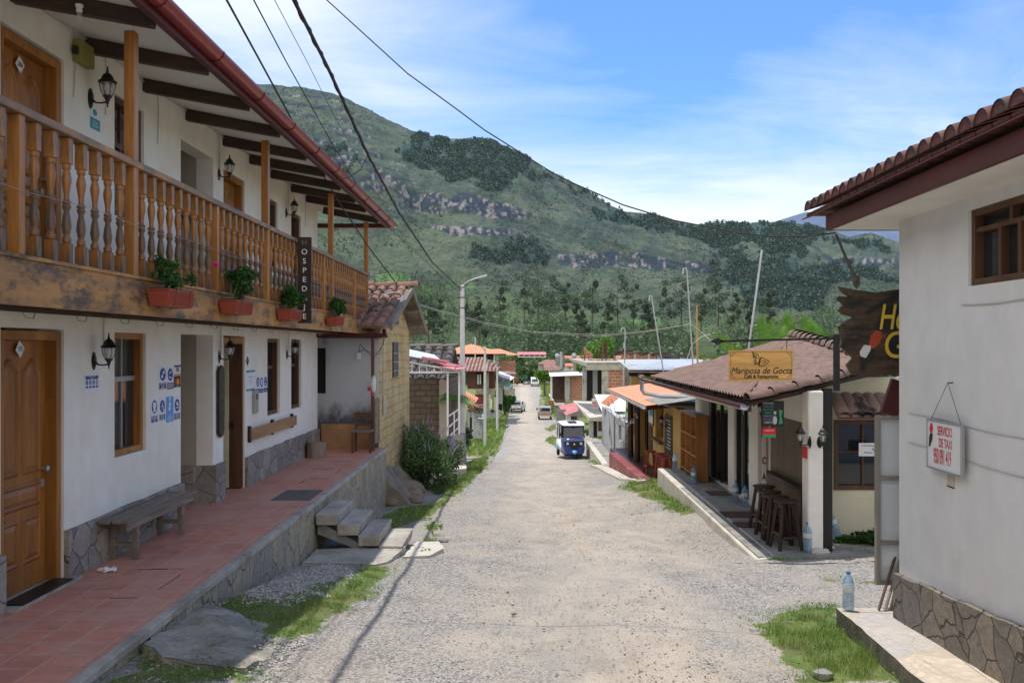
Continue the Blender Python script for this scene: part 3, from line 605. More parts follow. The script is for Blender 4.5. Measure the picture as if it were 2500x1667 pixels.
tag(npmesh('hillside_scrub', v, f, hmat('far_scrub_leaf', [(.045,.066,.032),(.085,.112,.048),(.062,.088,.04),(.11,.132,.062)], .30)), 'low green scrub covering the mountain slopes', 'scrub', kind='stuff')
px, Yv, x, z, dy, dx = scatter(210000, 1000, 3200, 560, 2280); k = np.zeros(len(px), bool)
wx, wyy = (fbm(dx*.022, dy*.03, 5, 70)-.5)*150, (fbm(dx*.022+9, dy*.03, 5, 71)-.5)*60
for f_ in FOR: k |= inpoly(dx+wx, dy+wyy, f_)
k &= fbm(dx*.05, dy*.05, 3, 88) > .33
s = nprs.uniform(1.5, 2.9, k.sum())*(1+Yv[k]/6000); v, f = puffs(np.stack([x,Yv,z-1], -1)[k], s, s*3.0, 4, nprs)
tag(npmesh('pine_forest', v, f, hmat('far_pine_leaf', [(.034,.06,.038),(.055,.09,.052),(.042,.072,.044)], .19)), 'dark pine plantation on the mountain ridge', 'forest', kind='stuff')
VV, VF, off = [], [], 0
for (n_, y0_, y1_, nq_, q_, thr) in ((3600, 300, 640, 62, .34, .38), (16000, 600, 1350, 20, .5, .42)):
    px, Yv, x, z, dy, dx = scatter(int(n_*1.2), y0_, y1_, 420, 2620, 1.1); e = fbm(dx*.016, dy*.03, 4, 99)
    k = nprs.uniform(0,1,len(px)) < np.clip((e-thr)*4.5, .04, .8)
    hgt = nprs.uniform(3, 15, k.sum())*np.where(nprs.uniform(0,1,k.sum()) < .5, .33, 1); s = np.clip(hgt*nprs.uniform(.20,.34,k.sum()), 1.2, 3.8)
    v, f = puffs(np.stack([x,Yv,z-.3], -1)[k], s, hgt, nq_, nprs, q_); VV.append(v); VF.append(f+off); off += len(v)
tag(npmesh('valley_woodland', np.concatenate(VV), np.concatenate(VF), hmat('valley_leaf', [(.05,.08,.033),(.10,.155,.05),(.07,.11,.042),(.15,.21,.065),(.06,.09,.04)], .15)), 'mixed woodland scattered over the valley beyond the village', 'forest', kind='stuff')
# tall trees one can tell apart at the foot of the slope
def leafball(mb_c, rad, n, size, rng, hollow=.35, flat=1.0):
    c = np.array(mb_c); d = rng.normal(0,1,(n,3)); d /= np.linalg.norm(d, axis=1, keepdims=True); r = rng.uniform(hollow,1,(n,1))**.6
    ctr = c+d*r*np.array(rad); q = size*rng.uniform(.5,1.3,(n,1)); d1 = rng.normal(0,1,(n,3)); d1 /= np.linalg.norm(d1,axis=1,keepdims=True); d2 = np.cross(d1, rng.normal(0,1,(n,3))); d2 /= np.linalg.norm(d2,axis=1,keepdims=True)+1e-9
    d1[:,2] *= flat; d2[:,2] *= flat
    return np.stack([ctr-d1*q, ctr+d2*q*.55, ctr+d1*q, ctr-d2*q*.55], 1).reshape(-1,3)
def crown(cs, n, size, mat, parent, rng, name='crown', hollow=.35):
    vs = np.concatenate([leafball(c, r, max(6, int(n*w_)), size, rng, hollow) for c, r, w_ in cs]); 
    return npmesh(name, vs, np.arange(len(vs)).reshape(-1,4), mat, parent=parent, loc=ORG[parent.name])
TL = ['slender dark tree', 'broad dark tree', 'pale trunked ragged tree', 'leaning tiered tree']
tspots = [(950,780,290,13),(985,790,300,15),(1010,770,330,12),(1150,740,360,15),(1205,752,380,20),(1235,745,390,24),(1262,748,390,21),(1300,738,400,16),(1325,770,330,13),(1360,745,380,17),(1392,775,320,12),(1420,750,370,19),(1455,752,360,16),(1490,770,330,12),(1530,755,350,17),(1565,745,380,19),(1610,760,340,15),(1650,750,360,18),(1690,765,320,13),(1720,760,330,12),(1770,765,300,14),(1100,790,300,13),(1070,775,320,11),(1340,790,300,10)]
mtd = hmat('eucalyptus_leaf', [(.04,.065,.034),(.085,.12,.055),(.06,.09,.045),(.12,.155,.08)], .13)
for i, (x_, y_, Y_, H_) in enumerate(tspots):
    b = PD(x_, y_, Y_); Hh = H_; lb = ['left of','right of','just beyond','behind'][i%4]
    T = thing('tall_tree', '%s, %s' % (TL[i%4], ['far left of the row, above the tiled gable','above the dark tiled shed','left of the lamp post head','standing clear beyond the lamp post','tallest left of the flag','tallest above the street end','beside the tallest above the street','right above the street end','low over the round green tree','above the pickup truck','low beside the parked pickup gap','above the steel bars','just right of the steel bars','over the small curved pipe','left of the leaning rooftop pipe','behind the leaning rooftop pipe','right of the straight rooftop pipe','left of the butterfly sign bracket tip','over the bamboo pole','right of the bamboo pole','left of the tall leaning mast','over the orange roof on the left','behind the concrete pole top','in front of the meadow over the far street'][i]), 'tree', (b.x, b.y, b.z), 'tall trees along the foot of the valley')
    m = MB(); m.tube([b, b+Vector((rnd.uniform(-.5,.5),0,Hh*.5)), b+Vector((rnd.uniform(-.8,.8),0,Hh*.95))], [.3,.2,.07], 6)
    for k in range(4):
        z0 = Hh*(.45+.12*k); a = rnd.uniform(0, 6.3); m.tube([b+Vector((0,0,z0)), b+Vector((math.cos(a)*Hh*.13, math.sin(a)*Hh*.13, z0+Hh*.12))], [.1,.04], 5)
    m.build('trunk', MW['barkp'] if i%4 == 2 else MW['bark'], T)
    cs = []
    for k in range(7 if i%4 != 1 else 10):
        fz = .30+.68*k/(6 if i%4 != 1 else 9); wdt = Hh*(.15 if i%4 != 1 else .23)*(1.05-abs(fz-(.62 if i%3 else .5))*.9)*rnd.uniform(.55,1.35); cs.append(((b.x+rnd.uniform(-1.1,1.1)*wdt, b.y+rnd.uniform(-.6,.6)*wdt, b.z+fz*Hh+rnd.uniform(-.04,.04)*Hh), (wdt*rnd.uniform(.6,1.1), wdt*.9, Hh*.075), 1))
    crown(cs, 130, .42, mtd, T, nprs)
# ---------- generic wall with openings ----------
def wallgrid(m, fr, s0, s1, z0, z1, ops, th):
    S = sorted(set([s0, s1]+[v for o in ops for v in o[:2] if s0 < v < s1])); Zs = sorted(set([z0, z1]+[v for o in ops for v in o[2:4] if z0 < v < z1]))
    def solid(i, j):
        if i < 0 or j < 0 or i >= len(S)-1 or j >= len(Zs)-1: return False
        cs, cz = (S[i]+S[i+1])/2, (Zs[j]+Zs[j+1])/2
        return not any(o[0] < cs < o[1] and o[2] < cz < o[3] for o in ops)
    for i in range(len(S)-1):
        for j in range(len(Zs)-1):
            if not solid(i, j): continue
            a, b, c, d = S[i], S[i+1], Zs[j], Zs[j+1]
            m.quad(fr(a,0,c), fr(b,0,c), fr(b,0,d), fr(a,0,d)); m.quad(fr(b,-th,c), fr(a,-th,c), fr(a,-th,d), fr(b,-th,d))
            if not solid(i-1, j): m.quad(fr(a,-th,c), fr(a,0,c), fr(a,0,d), fr(a,-th,d))
            if not solid(i+1, j): m.quad(fr(b,0,c), fr(b,-th,c), fr(b,-th,d), fr(b,0,d))
            if not solid(i, j-1): m.quad(fr(a,0,c), fr(a,-th,c), fr(b,-th,c), fr(b,0,c))
            if not solid(i, j+1): m.quad(fr(a,0,d), fr(b,0,d), fr(b,-th,d), fr(a,-th,d))
    return m
def fx(X0, sg=1): return lambda s, n, z: (X0+sg*n, s, z)         # wall facing +X (sg=1) or -X (sg=-1)
def fy(Y0, sg=-1): return lambda s, n, z: (s, Y0+sg*n, z)        # wall facing -Y (sg=-1)
def fbox(m, fr, s0, s1, n0, n1, z0, z1):
    c = [fr(s0,n0,z0), fr(s1,n0,z0), fr(s1,n1,z0), fr(s0,n1,z0)]; d = [fr(s0,n0,z1), fr(s1,n0,z1), fr(s1,n1,z1), fr(s0,n1,z1)]
    return m.hexa(c, d)
def fdisc(m, fr, s, z, rs, rz, n, k=24):
    c = [fr(s+rs*math.cos(2*PI*i/k), n, z+rz*math.sin(2*PI*i/k)) for i in range(k)]; return m.add(c, [tuple(range(k))])
def fpoly(m, fr, pts, n): return m.add([fr(s, n, z) for s, z in pts], [tuple(range(len(pts)))])
XW = -4.0
def yw(px, X=4.0): return F*X/(CX-px)
WL = fx(XW)

# ---------- guesthouse ----------
GH = thing('guesthouse', 'two storey white guesthouse with a long wooden balcony and maroon gutter', 'guesthouse', (-5.5, 11, 0))
UO = 4.55
lower = [(7.2,8.2,-.1,2.2), (9.226,10.0,.95,2.19), (11.03,12.2,-.1,2.2), (12.62,13.6,-.1,2.2), (14.82,15.6,.95,2.18), (16.37,17.13,.95,2.18), (4.2,5.1,-.1,2.2)]
upper = [(7.2,8.2,2.6,4.56), (9.226,9.95,3.35,4.55), (11.03,12.2,2.6,4.5), (12.62,13.6,2.6,4.45), (14.75,15.45,3.3,4.42), (16.37,17.1,3.3,4.42), (4.2,5.1,2.6,4.56)]
m = MB(); wallgrid(m, WL, -2, 18.5, -.02, 4.98, [o for o in lower+upper], .22)
m.box(-9, XW-.22, 18.28, 18.5, -.02, 5.4)
for y0, y1 in ((6.9,7.02),(8.4,8.55),(9.1,9.16),(10.1,10.2)): pass
m.build('wall', MW['plaster'], GH)
# passage rooms behind the openings
m = MB()
for z0, z1 in ((0,2.42),(2.6,4.95)):
    m.box(-5.9,-4.22,12.2,12.4,z0,z1); m.box(-5.9,-4.22,10.9,11.03,z0,z1); m.box(-6.0,-5.9,10.9,12.4,z0,z1)
m.build('passage_wall', MW['beige'], GH)
m = MB(); m.box(-5.9,-4.225,12.1,12.199,-.01,.50); m.box(-4.28,-3.96,12.199,12.6,-.01,.50); m.build('passage_wainscot', MW['stone'], GH)
m = MB()
for z0, z1 in ((.0,2.42),(2.62,4.9)):
    for y0, y1 in ((3.2,10.88),(12.42,18.26)):
        m.box(-7.2,-7.1,y0,y1,z0,z1)
m.box(-7.1,-4.23,13.75,13.85,0,2.4); m.build('room_wall', MW['dkroom'], GH)
m = MB(); m.box(-5.2,-5.1,12.45,13.74,0,2.4); m.build('hallway_wall', MW['cream'], GH)
m = MB()
for y0, y1 in ((-1.9,4.2),(5.1,7.2),(8.2,11.03),(13.6,18.5)):
    n_ = max(2, int((y1-y0)/.35)); top = [(y0+(y1-y0)*i/n_, .44+rnd.uniform(-.012,.012)) for i in range(n_+1)]
    pts = [(y0,-.02),(y1,-.02)]+top[::-1]; m = MB(); m.prism([(XW+.001, a, b) for a, b in pts], (.045,0,0)); m.build('stone_wainscot', MW['stone'], GH)
# doors
def panel_door(fr, s0, s1, z0, z1, n, parent, mat=None, knob=.85, side=1, lockn=True):
    d = MB(); w = s1-s0; fbox(d, fr, s0, s1, n-.04, n, z0, z1); dr = d.build('door', mat or MW['door'], parent)
    q = MB(); H = z1-z0
    rows = [(.06,.30),(.36,.50)] if H > 1.9 else [(.06,.32)]
    def pan(a, b, c, e, arch=False):
        if arch:
            k = 10; top = [(a+(b-a)*i/k, e-.10+.10*math.sin(PI*i/k)**1.5) for i in range(k+1)]; pts = [(a,c),(b,c)]+top[::-1]
        else: pts = [(a,c),(b,c),(b,e),(a,e)]
        cs, cz = (a+b)/2, (c+e)/2
        def off(pts, k): return [(cs+(x-cs)*(1-k/(b-a)*2), cz+(y-cz)*(1-k/(e-c)*2)) for x, y in pts]
        r0, r1, r2, r3 = pts, off(pts, .022), off(pts, .04), off(pts, .075)
        R0 = [fr(x, n+.0015, y) for x, y in r0]; R1 = [fr(x, n+.018, y) for x, y in r1]; R2 = [fr(x, n+.005, y) for x, y in r2]; R3 = [fr(x, n+.016, y) for x, y in r3]
        q.loft([R0,R1,R2,R3], cap=False); q.add(R3, [tuple(range(len(R3)))])
    g = .11*w; mid = s0+w/2
    for a, b in ((s0+g, mid-.035), (mid+.035, s1-g)):
        pan(a, b, z0+H*.10, z0+H*.29); pan(a, b, z0+H*.46, z0+H*.93, True)
    pan(s0+g, s1-g, z0+H*.325, z0+H*.425)
    q.build('door_panel', mat or MW['door'], dr)
    k = MB(); sk = s1-.06 if side > 0 else s0+.06; k.lathe([(.012,0),(.012,.03),(.026,.045),(.026,.06),(.01,.07)], fr(sk, n, z0+H*.47), 10, axis='x'); fbox(k, fr, sk-.03, sk+.03, n, n+.012, z0+H*.395, z0+H*.425)
    k.build('door_knob', MW['steel'], dr)
    return dr
def frame_of(fr, s0, s1, z0, z1, n0, n1, w, parent, mat, name='door_frame', sill=False):
    m = MB(); fbox(m, fr, s0, s0+w, n0, n1, z0, z1); fbox(m, fr, s1-w, s1, n0, n1, z0, z1); fbox(m, fr, s0+w, s1-w, n0, n1, z1-w, z1)
    if sill: fbox(m, fr, s0+w, s1-w, n0, n1, z0, z0+w)
    return m.build(name, mat, parent, bevel=.004)
for (z0, z1) in ((.03,2.18),(2.63,4.54)):
    for (a, b) in ((7.21,8.19),(4.21,5.09)):
        frame_of(WL, a, b, z0-.02, z1, -.2, -.02, .075, GH, MW['wood']); panel_door(WL, a+.08, b-.08, z0, z1-.08, -.12, GH)
frame_of(WL, 12.63, 13.59, .01, 2.18, -.2, -.02, .09, GH, MW['wood'])
m = MB(); m.box(-4.95,-4.19,13.44,13.48,.02,2.08); dr = m.build('door', MW['cream'], GH); tag(dr, 'open pale door folded back inside the entrance'); m = MB(); m.box(-4.188,-4.0,13.47,13.499,.03,2.09); m.build('door_jamb', MW['browndoor'], GH); m = MB(); m.blob((-4.12,13.44,.93), (.035,.03,.05), 2, 8, 5, .05); m.build('door_pull', MW['dark'], dr, smooth=True)
m = MB(); m.box(-4.22,-4.15,12.72,12.80,.02,2.08); m.build('door_edge', MW['black'], dr)
frame_of(WL, 12.63, 13.59, 2.61, 4.44, -.2, -.02, .075, GH, MW['wood']); panel_door(WL, 12.71, 13.51, 2.62, 4.36, -.12, GH)
m = MB(); fbox(m, WL, 7.2, 8.3, -.22, .12, -.02, .025); m.build('door_step', MW['conc'], GH)
m = MB(); fbox(m, WL, 7.3, 8.12, -.05, .12, .026, .04); m.build('door_mat', MW['black'], GH)
# windows
def window(fr, s0, s1, z0, z1, n, parent, fmat, curtain=True, transom=.62, alu=False, curt_dir=1):
    f = frame_of(fr, s0, s1, z0, z1, n-.07, n+.07, .06 if not alu else .06, parent, fmat, 'window', True)
    g = MB(); fbox(g, fr, s0+.06, s1-.06, n-.012, n-.008, z0+.06, z1-.06); g.build('pane', MW['wglass'], f)
    b = MB(); zt = z0+(z1-z0)*transom; fbox(b, fr, s0+.06, s1-.06, n-.03, n+.01, zt-.025, zt+.025); sm = (s0+s1)/2
    fbox(b, fr, sm-.014, sm+.014, n-.028, n+.008, z0+.06, zt-.025); fbox(b, fr, sm-.012, sm+.012, n-.028, n+.008, zt+.025, z1-.06)
    b.build('glazing_bar', MW['alu'] if alu else fmat, f)
    if curtain:
        c = MB(); k = 26; top = []; bot = []
        for i in range(k+1):
            t_ = i/k; ss_ = s0+.08+(s1-s0-.16)*(t_*.62 if curt_dir > 0 else 1-t_*.62); o = -.09+.018*math.sin(i*2.1)
            top.append(fr(ss_, n+o, z1-.07)); bot.append(fr(ss_+(.05 if curt_dir > 0 else -.05)*t_, n+o*1.2, z0+.07))
        for i in range(k): c.quad(bot[i], bot[i+1], top[i+1], top[i])
        c.build('curtain', MW['curt2'], f, smooth=True)
    return f
window(WL, 9.23, 9.997, .953, 2.187, -.10, GH, MW['wood'], alu=True)
for a, b in ((14.823,15.597),(16.373,17.127)): window(WL, a, b, .953, 2.177, -.11, GH, MW['browndoor'])
for a, b, c, d in ((9.23,9.947,3.353,4.547),(14.753,15.447,3.303,4.417),(16.373,17.097,3.303,4.417)): window(WL, a, b, c, d, -.10, GH, MW['browndoor'])
# upper floor slab, joists, balcony beam
m = MB(); m.box(-8.9,-3.21,-2,18.27,2.45,2.6) ; m.box(-8.9,-4.0,-2,18.2,2.42,2.45); m.build('balcony_floor', MW['greyw'], GH)
m = MB()
for i in range(20): y = -1.2+i*1.03; m.box(-3.99,-3.205,y,y+.10,2.33,2.449)
m.box(-3.62,-3.54,-2,19.3,2.30,2.329) ; m.build('balcony_joist', MW['rafter'], GH)
m = MB(); m.box(-3.2,-3.12,-2,19.4,2.31,2.6); m.box(-3.24,-3.10,-2,19.42,2.601,2.625); m.build('balcony_beam', MW['beamw'], GH)
m = MB(); m.box(-3.99,-3.21,18.28,19.4,2.40,2.6); m.box(-3.95,-2.78,19.405,19.52,2.27,2.42); m.build('balcony_end', MW['redf'], GH)
# railing
BR = MB(); BR.box(-3.205,-3.095,-2,19.42,3.5,3.555); 
BRo = BR.build('balcony_railing', MW['railw'], GH, bevel=.006)
prof = [(.026,2.767),(.031,2.775),(.031,2.805),(.020,2.822),(.026,2.84),(.034,2.885),(.028,2.94),(.0185,2.99),(.022,3.0),(.033,3.022),(.022,3.037),(.033,3.052),(.019,3.072),(.0195,3.11),(.031,3.18),(.034,3.215),(.026,3.26),(.02,3.272),(.03,3.285),(.031,3.317)]
def baluster_mesh(y):
    b = MB(); b.box(-3.185,-3.115,y-.03,y+.03,2.626,2.767); b.box(-3.185,-3.115,y-.03,y+.03,3.317,3.499); b.lathe([(r,z) for r, z in prof], (-3.15,y,0), 10)
    return b
b0 = baluster_mesh(0.0).build('baluster', MW['balus'], BRo, smooth=True, bevel=.004, seg=1)
mids = [2.2, 4.0, 5.845, 7.58, 9.65, 11.59, 13.4, 14.94, 15.6, 17.7, 19.2]; first = True
for a, b in zip([.3]+mids[:-1], mids):
    n = max(1, round((b-a)/.217)-1)
    for i in range(n):
        y = a+(b-a)*(i+1)/(n+1)
        if y < 3.6: continue
        o = b0 if first else b0.copy()
        if not first: COL.objects.link(o); o.parent = BRo
        o.location = (0, y, 0); o.rotation_euler = (0,0,0); first = False
for y in mids[1:]:
    if y in (7.58, 11.59, 15.6, 19.2): continue
    m = MB(); m.box(-3.19,-3.11,y-.035,y+.035,2.626,3.499); m.build('newel', MW['woodY' if 0 else 'wood'], BRo, bevel=.004)
for y in (3.6, 7.58, 11.59, 15.6, 19.2):
    m = MB(); m.box(-3.192,-3.108,y-.045,y+.045,2.626,4.60); m.build('balcony_post', MW['wood'], GH, bevel=.004)
m = MB(); m.tube([(-3.10,y,3.035+.012*math.sin(y*3)) for y in np.arange(4,19.3,.2)], .0016, 5); m.build('railing_wire', MW['alu'], BRo)
# roof: rafters, soffit, tiles, gutter
m0 = True
for k, y in enumerate([3.6,4.8,6.1,7.37,8.64,9.96,11.23,12.63,13.87,15.05,16.38,17.53,19.07]):
    m = MB(); m.beam((-4.0,y,4.83),(-2.88,y,4.62),.10,.135,w1=.10,h1=.115); m.build('rafter', MW['rafter'], GH, bevel=.004)
def zr(x): return 4.90+(x+4.0)*-.196
m = MB(); m.prism([(-8.5,-2,zr(-8.5)),(-2.72,-2,zr(-2.72)),(-2.72,-2,zr(-2.72)+.03),(-8.5,-2,zr(-8.5)+.03)], (0,22.1,0)); m.build('soffit', MW['soffit'], GH)
m = MB(); m.prism([(-8.5,-2,zr(-8.5)+.031),(-2.80,-2,zr(-2.8)+.031),(-2.80,-2,zr(-2.8)+.09),(-8.5,-2,zr(-8.5)+.09)], (0,22.15,0)); m.box(-2.86,-2.80,-2,20.1,4.585,4.66); m.build('roof_deck', MW['redf'], GH)
def tile_rows(m, x0, z0, x1, z1, y0, y1, pitch, r, n=8, seg=.42, lift=.012):
    # cover tiles: half barrels running down the slope, laid in overlapping lengths
    L = math.hypot(x1-x0, z1-z0); k = max(1, int(L/seg)); ys = np.arange(y0+pitch/2, y1, pitch)
    for y in ys:
        for i in range(k):
            a, b = i/k, min(1, (i+1.12)/k); jx = rnd.uniform(-.006,.006); rings = []
            for t_, rr, up in ((a, r*.86, 0), (b, r, lift)):
                cx, cz = x0+(x1-x0)*t_, z0+(z1-z0)*t_+up
                rings.append([(cx, y+jx+rr*math.cos(PI*j/n), cz+rr*math.sin(PI*j/n)) for j in range(n+1)])
            m.loft(rings, cap=False)
            m.add(rings[1], [tuple(range(n+1))])
    return m
m = MB(); tile_rows(m, -5.2, zr(-5.2)+.015, -2.78, zr(-2.78)+.015, -2, 20.3, .2, .08); m.build('roof_tiles', MW['redtile'], GH, smooth=True)
m = MB(); r_ = .083; rings = []
for y in (-2, 20.35):
    rg = [(-2.755+r_*math.cos(a), y, 4.715+r_*math.sin(a)) for a in np.linspace(-PI, 0, 12)]+[(-2.755+(r_-.006)*math.cos(a), y, 4.715+(r_-.006)*math.sin(a)) for a in np.linspace(0, -PI, 12)]; rings.append(rg)
m.loft(rings); m.prism([(-2.84,20.35,4.715)]+[(-2.755+r_*math.cos(a),20.35,4.715+r_*math.sin(a)) for a in np.linspace(-PI,0,12)], (0,.01,0))
rings = []
for x in (-8.4,-2.80):
    rings.append([(x, 20.28+r_*math.cos(a), 4.70+r_*math.sin(a)) for a in np.linspace(-PI,0,12)]+[(x, 20.28+(r_-.006)*math.cos(a), 4.70+(r_-.006)*math.sin(a)) for a in np.linspace(0,-PI,12)])
m.loft(rings); gt = m.build('gutter', MW['gut'], GH, smooth=True)
m = MB()
for y in np.arange(-1.0,20.2,1.35): m.tube([(-2.755+(r_+.004)*math.cos(a), y, 4.715+(r_+.004)*math.sin(a)) for a in np.linspace(-PI,0,9)], .006, 5)
m.build('gutter_bracket', MW['redf'], gt)
m = MB(); m.box(-5.2,-2.9,20.12,20.17,4.62,4.70); m.build('end_fascia', MW['redf'], GH)
m = MB()  # conduit and loose wiring along the wall top and under the balcony
m.tube([(XW+.02, y, 4.865+.012*math.sin(y*2.3)) for y in np.arange(4,18.4,.3)], .007, 5)
for y in (6.86,8.36,9.0,10.3,12.4,16.1,17.4): m.tube([(XW+.012,y,4.86),(XW+.012,y+.03,4.6),(XW+.012,y,4.28)], .005, 5)
for y in (8.98,12.5,16.2): m.tube([(XW+.012,y,2.42),(XW+.012,y-.02,2.2),(XW+.012,y,1.95)], .005, 5)
for i in range(15):
    y = 5.3+i*.86; x = -3.75; m.tube([(x,y,2.33),(x+.02,y+.03,2.27),(x+.05,y+.09,2.265),(x+.05,y+.13,2.33)], .006, 5)
m.build('wiring', MW['wirew'], GH)

# ---------- tiled walkway and retaining wall ----------
TW = thing('tiled_walkway', None, None, (-3.35, 10, -1)); tag(TW, kind='structure'); tag(TW, 'raised walkway of red clay tiles on a stone retaining wall', 'walkway')
m = MB(); m.box(-6.0,-2.76,-2,19.0,-.10,0.0); m.build('tile_paving', MW['terra'], TW)
m = MB(); m.box(-2.765,-2.68,-2,19.02,-.06,.004); m.build('walkway_edge', MW['conc'], TW, bevel=.008)
m = MB(); m.box(-3.1,-2.70,-2,19.0,-1.9,-.061); m.build('retaining_wall', MW['stonewall'], TW)
m = MB(); m.box(-3.32,-2.80,12.45,13.35,.0005,.006); m.build('inspection_cover', mbase('dark_cover', (.13,.115,.10), .2, 5, .8, .3), TW)
m = MB()
for a, b, c, d in ((-3.52,-3.24,8.60,8.605),(-3.4,-3.10,8.62,8.625),(-3.05,-3.045,7.9,8.4),(-3.35,-3.12,7.62,7.626),(-3.25,-2.95,14.5,14.512),(-3.3,-3.29,14.0,14.4),(-3.45,-3.1,15.6,15.612),(-2.98,-2.97,15.1,15.5),(-3.4,-3.0,16.7,16.712)): m.box(a,b,c,d,.0005,.003)
m.build('cracked_joint', MW['dkroom'], TW)

# ---------- wall lamps ----------
def make_lamp(name, label, glassm=None, squat=False):
    T = thing(name, label, 'lamp', (0,0,0), 'coach lamps fixed to the walls')
    m = MB(); m.prism([(0,.055*math.sin(a)*1,.10*math.cos(a)*(1+.12*math.cos(2*a))) for a in np.linspace(0,2*PI,16,False)], (.012,0,0)); m.prism([(.012,.035*math.sin(a),.07*math.cos(a)) for a in np.linspace(0,2*PI,12,False)], (.014,0,0)); m.build('back_plate', MW['black'], T, smooth=True)
    m = MB(); m.tube([(.02,0,-.01),(.06,0,-.045),(.12,0,-.05),(.185,0,-.04)], [.014,.010,.009,.012], 8); m.lathe([(.004,-.10),(.010,-.085),(.006,-.07),(.014,-.055),(.02,-.03),(.03,0),(.045,.012),(.05,.03)], (.19,0,0), 10); m.build('arm', MW['black'], T, smooth=True)
    m = MB(); pr = [(.042,.03),(.062,.07),(.074,.12),(.08,.165)] if not squat else [(.04,.03),(.055,.09),(.066,.165)]
    m.lathe(pr, (.19,0,0), 6 if squat else 12); m.build('glass_shade', MW['clear'], T, smooth=not squat)
    m = MB(); nb = 6
    for k in range(nb):
        a = 2*PI*k/nb+.3; m.tube([(.19+(r+.003)*math.cos(a),(r+.003)*math.sin(a),z) for r, z in pr], .004, 4)
    m.lathe([(.083,.160),(.088,.168),(.083,.176)], (.19,0,0), 12); m.build('cage', MW['black'], T)
    m = MB(); m.lathe([(.10,.172),(.095,.185),(.07,.20),(.062,.225),(.048,.25),(.03,.268),(.012,.28),(.016,.292),(.008,.305),(.012,.318),(.003,.35)], (.19,0,0), 12); m.build('cap', MW['black'], T, smooth=True)
    m = MB(); m.lathe([(.012,.04),(.014,.07),(.03,.10),(.032,.13),(.02,.155),(.004,.165)], (.19,0,0), 10); m.build('bulb', MW['bulb'], T, smooth=True)
    return T
lampP = make_lamp('wall_lamp', 'black coach lamp beside door 102 on the ground floor wall')
LS = 1.0
lampP.location = (XW, 8.77, 1.915); lampP.scale = (.76,.76,.76)
dup(lampP, (XW, 12.44, 1.915), 0, 'black coach lamp over the carved board beside the open entrance')
dup(lampP, (XW, 16.05, 1.915), 0, 'black coach lamp between the two narrow ground floor windows')
dup(lampP, (XW, 8.70, 4.36), 0, 'black coach lamp below the yellow box on the upper wall', scale=.86)
dup(lampP, (XW, 12.42, 4.34), 0, 'black coach lamp beside the arched upstairs door past the alcove')
dup(lampP, (XW, 16.0, 4.34), 0, 'black coach lamp on the upper wall above the hanging vertical sign')

# ---------- small things on the guesthouse walls ----------
def fence_post(*a): pass
def sticker(name, label, cat, fr, s0, s1, z0, z1, n=.004, mat=None, group=None, base=None):
    c = fr((s0+s1)/2, 0, z0); T = thing(name, label, cat, c, group); m = MB(); fbox(m, fr, s0, s1, .001, n, z0, z1); m.build('sheet', mat or MW['paper'], T); return T
def pictos(T, fr, s, z, rs, rz, kind, n=.0055, col='blue'):
    m = MB(); fdisc(m, fr, s, z, rs, rz, n); m.build('blue_disc', MW[col], T)
    m = MB(); n2 = n+.0012; a, b = rs, rz
    if kind == 'mask': fdisc(m, fr, s, z+.25*b, .45*a, .38*b, n2); fpoly(m, fr, [(s-.5*a,z-.05*b),(s+.5*a,z-.05*b),(s+.35*a,z-.55*b),(s-.35*a,z-.55*b)], n2)
    elif kind == 'slash': fpoly(m, fr, [(s-.55*a,z+.2*b),(s+.35*a,z+.6*b),(s+.5*a,z+.45*b),(s-.4*a,z+.05*b)], n2); fpoly(m, fr, [(s-.5*a,z-.2*b),(s+.4*a,z-.45*b),(s+.3*a,z-.65*b),(s-.6*a,z-.4*b)], n2)
    elif kind == 'face': fdisc(m, fr, s, z+.15*b, .6*a, .58*b, n2); fpoly(m, fr, [(s-.4*a,z-.4*b),(s+.4*a,z-.4*b),(s+.5*a,z-.75*b),(s-.5*a,z-.75*b)], n2)
    elif kind == 'hands': fdisc(m, fr, s-.25*a, z-.3*b, .3*a, .3*b, n2, 10); fdisc(m, fr, s+.25*a, z+.3*b, .3*a, .3*b, n2, 10)
    elif kind == 'tap': fpoly(m, fr, [(s-.6*a,z+.02*b),(s+.6*a,z+.02*b),(s+.6*a,z-.1*b),(s-.6*a,z-.1*b)], n2); fpoly(m, fr, [(s-.12*a,z+.6*b),(s+.12*a,z+.6*b),(s+.12*a,z+.1*b),(s-.12*a,z+.1*b)], n2); fpoly(m, fr, [(s+.1*a,z-.2*b),(s+.4*a,z-.2*b),(s+.4*a,z-.75*b),(s+.1*a,z-.75*b)], n2)
    elif kind == 'foot': fpoly(m, fr, [(s-.3*a,z+.6*b),(s+.1*a,z+.55*b),(s+.65*a,z-.05*b),(s+.5*a,z-.2*b),(s+.1*a,z-.05*b),(s-.35*a,z+.1*b)], n2); fpoly(m, fr, [(s-.7*a,z-.3*b),(s+.7*a,z-.3*b),(s+.7*a,z-.45*b),(s-.7*a,z-.45*b)], n2)
    elif kind == 'man': fdisc(m, fr, s, z+.45*b, .2*a, .16*b, n2, 10); fpoly(m, fr, [(s-.28*a,z+.25*b),(s+.28*a,z+.25*b),(s+.18*a,z-.7*b),(s-.18*a,z-.7*b)], n2)
    m.build('pictogram', MW['paper'], T)
def caption(T, fr, s0, s1, z0, z1, lines, face, col='blue', n=.0055, size=.03):
    m = MB(); fbox(m, fr, s0, s1, n-.001, n, z0, z1); m.build('caption_box', MW[col], T)
    c = fr((s0+s1)/2, n+.0012, (z0+z1)/2); text('\n'.join(lines), c, size, face, MW['paper'], T, 'caption', sx=.75, ext=0, ls=.95, bold=.0006)
def zD(px_, py_, Y): return CZ-(py_-CY)/F*Y
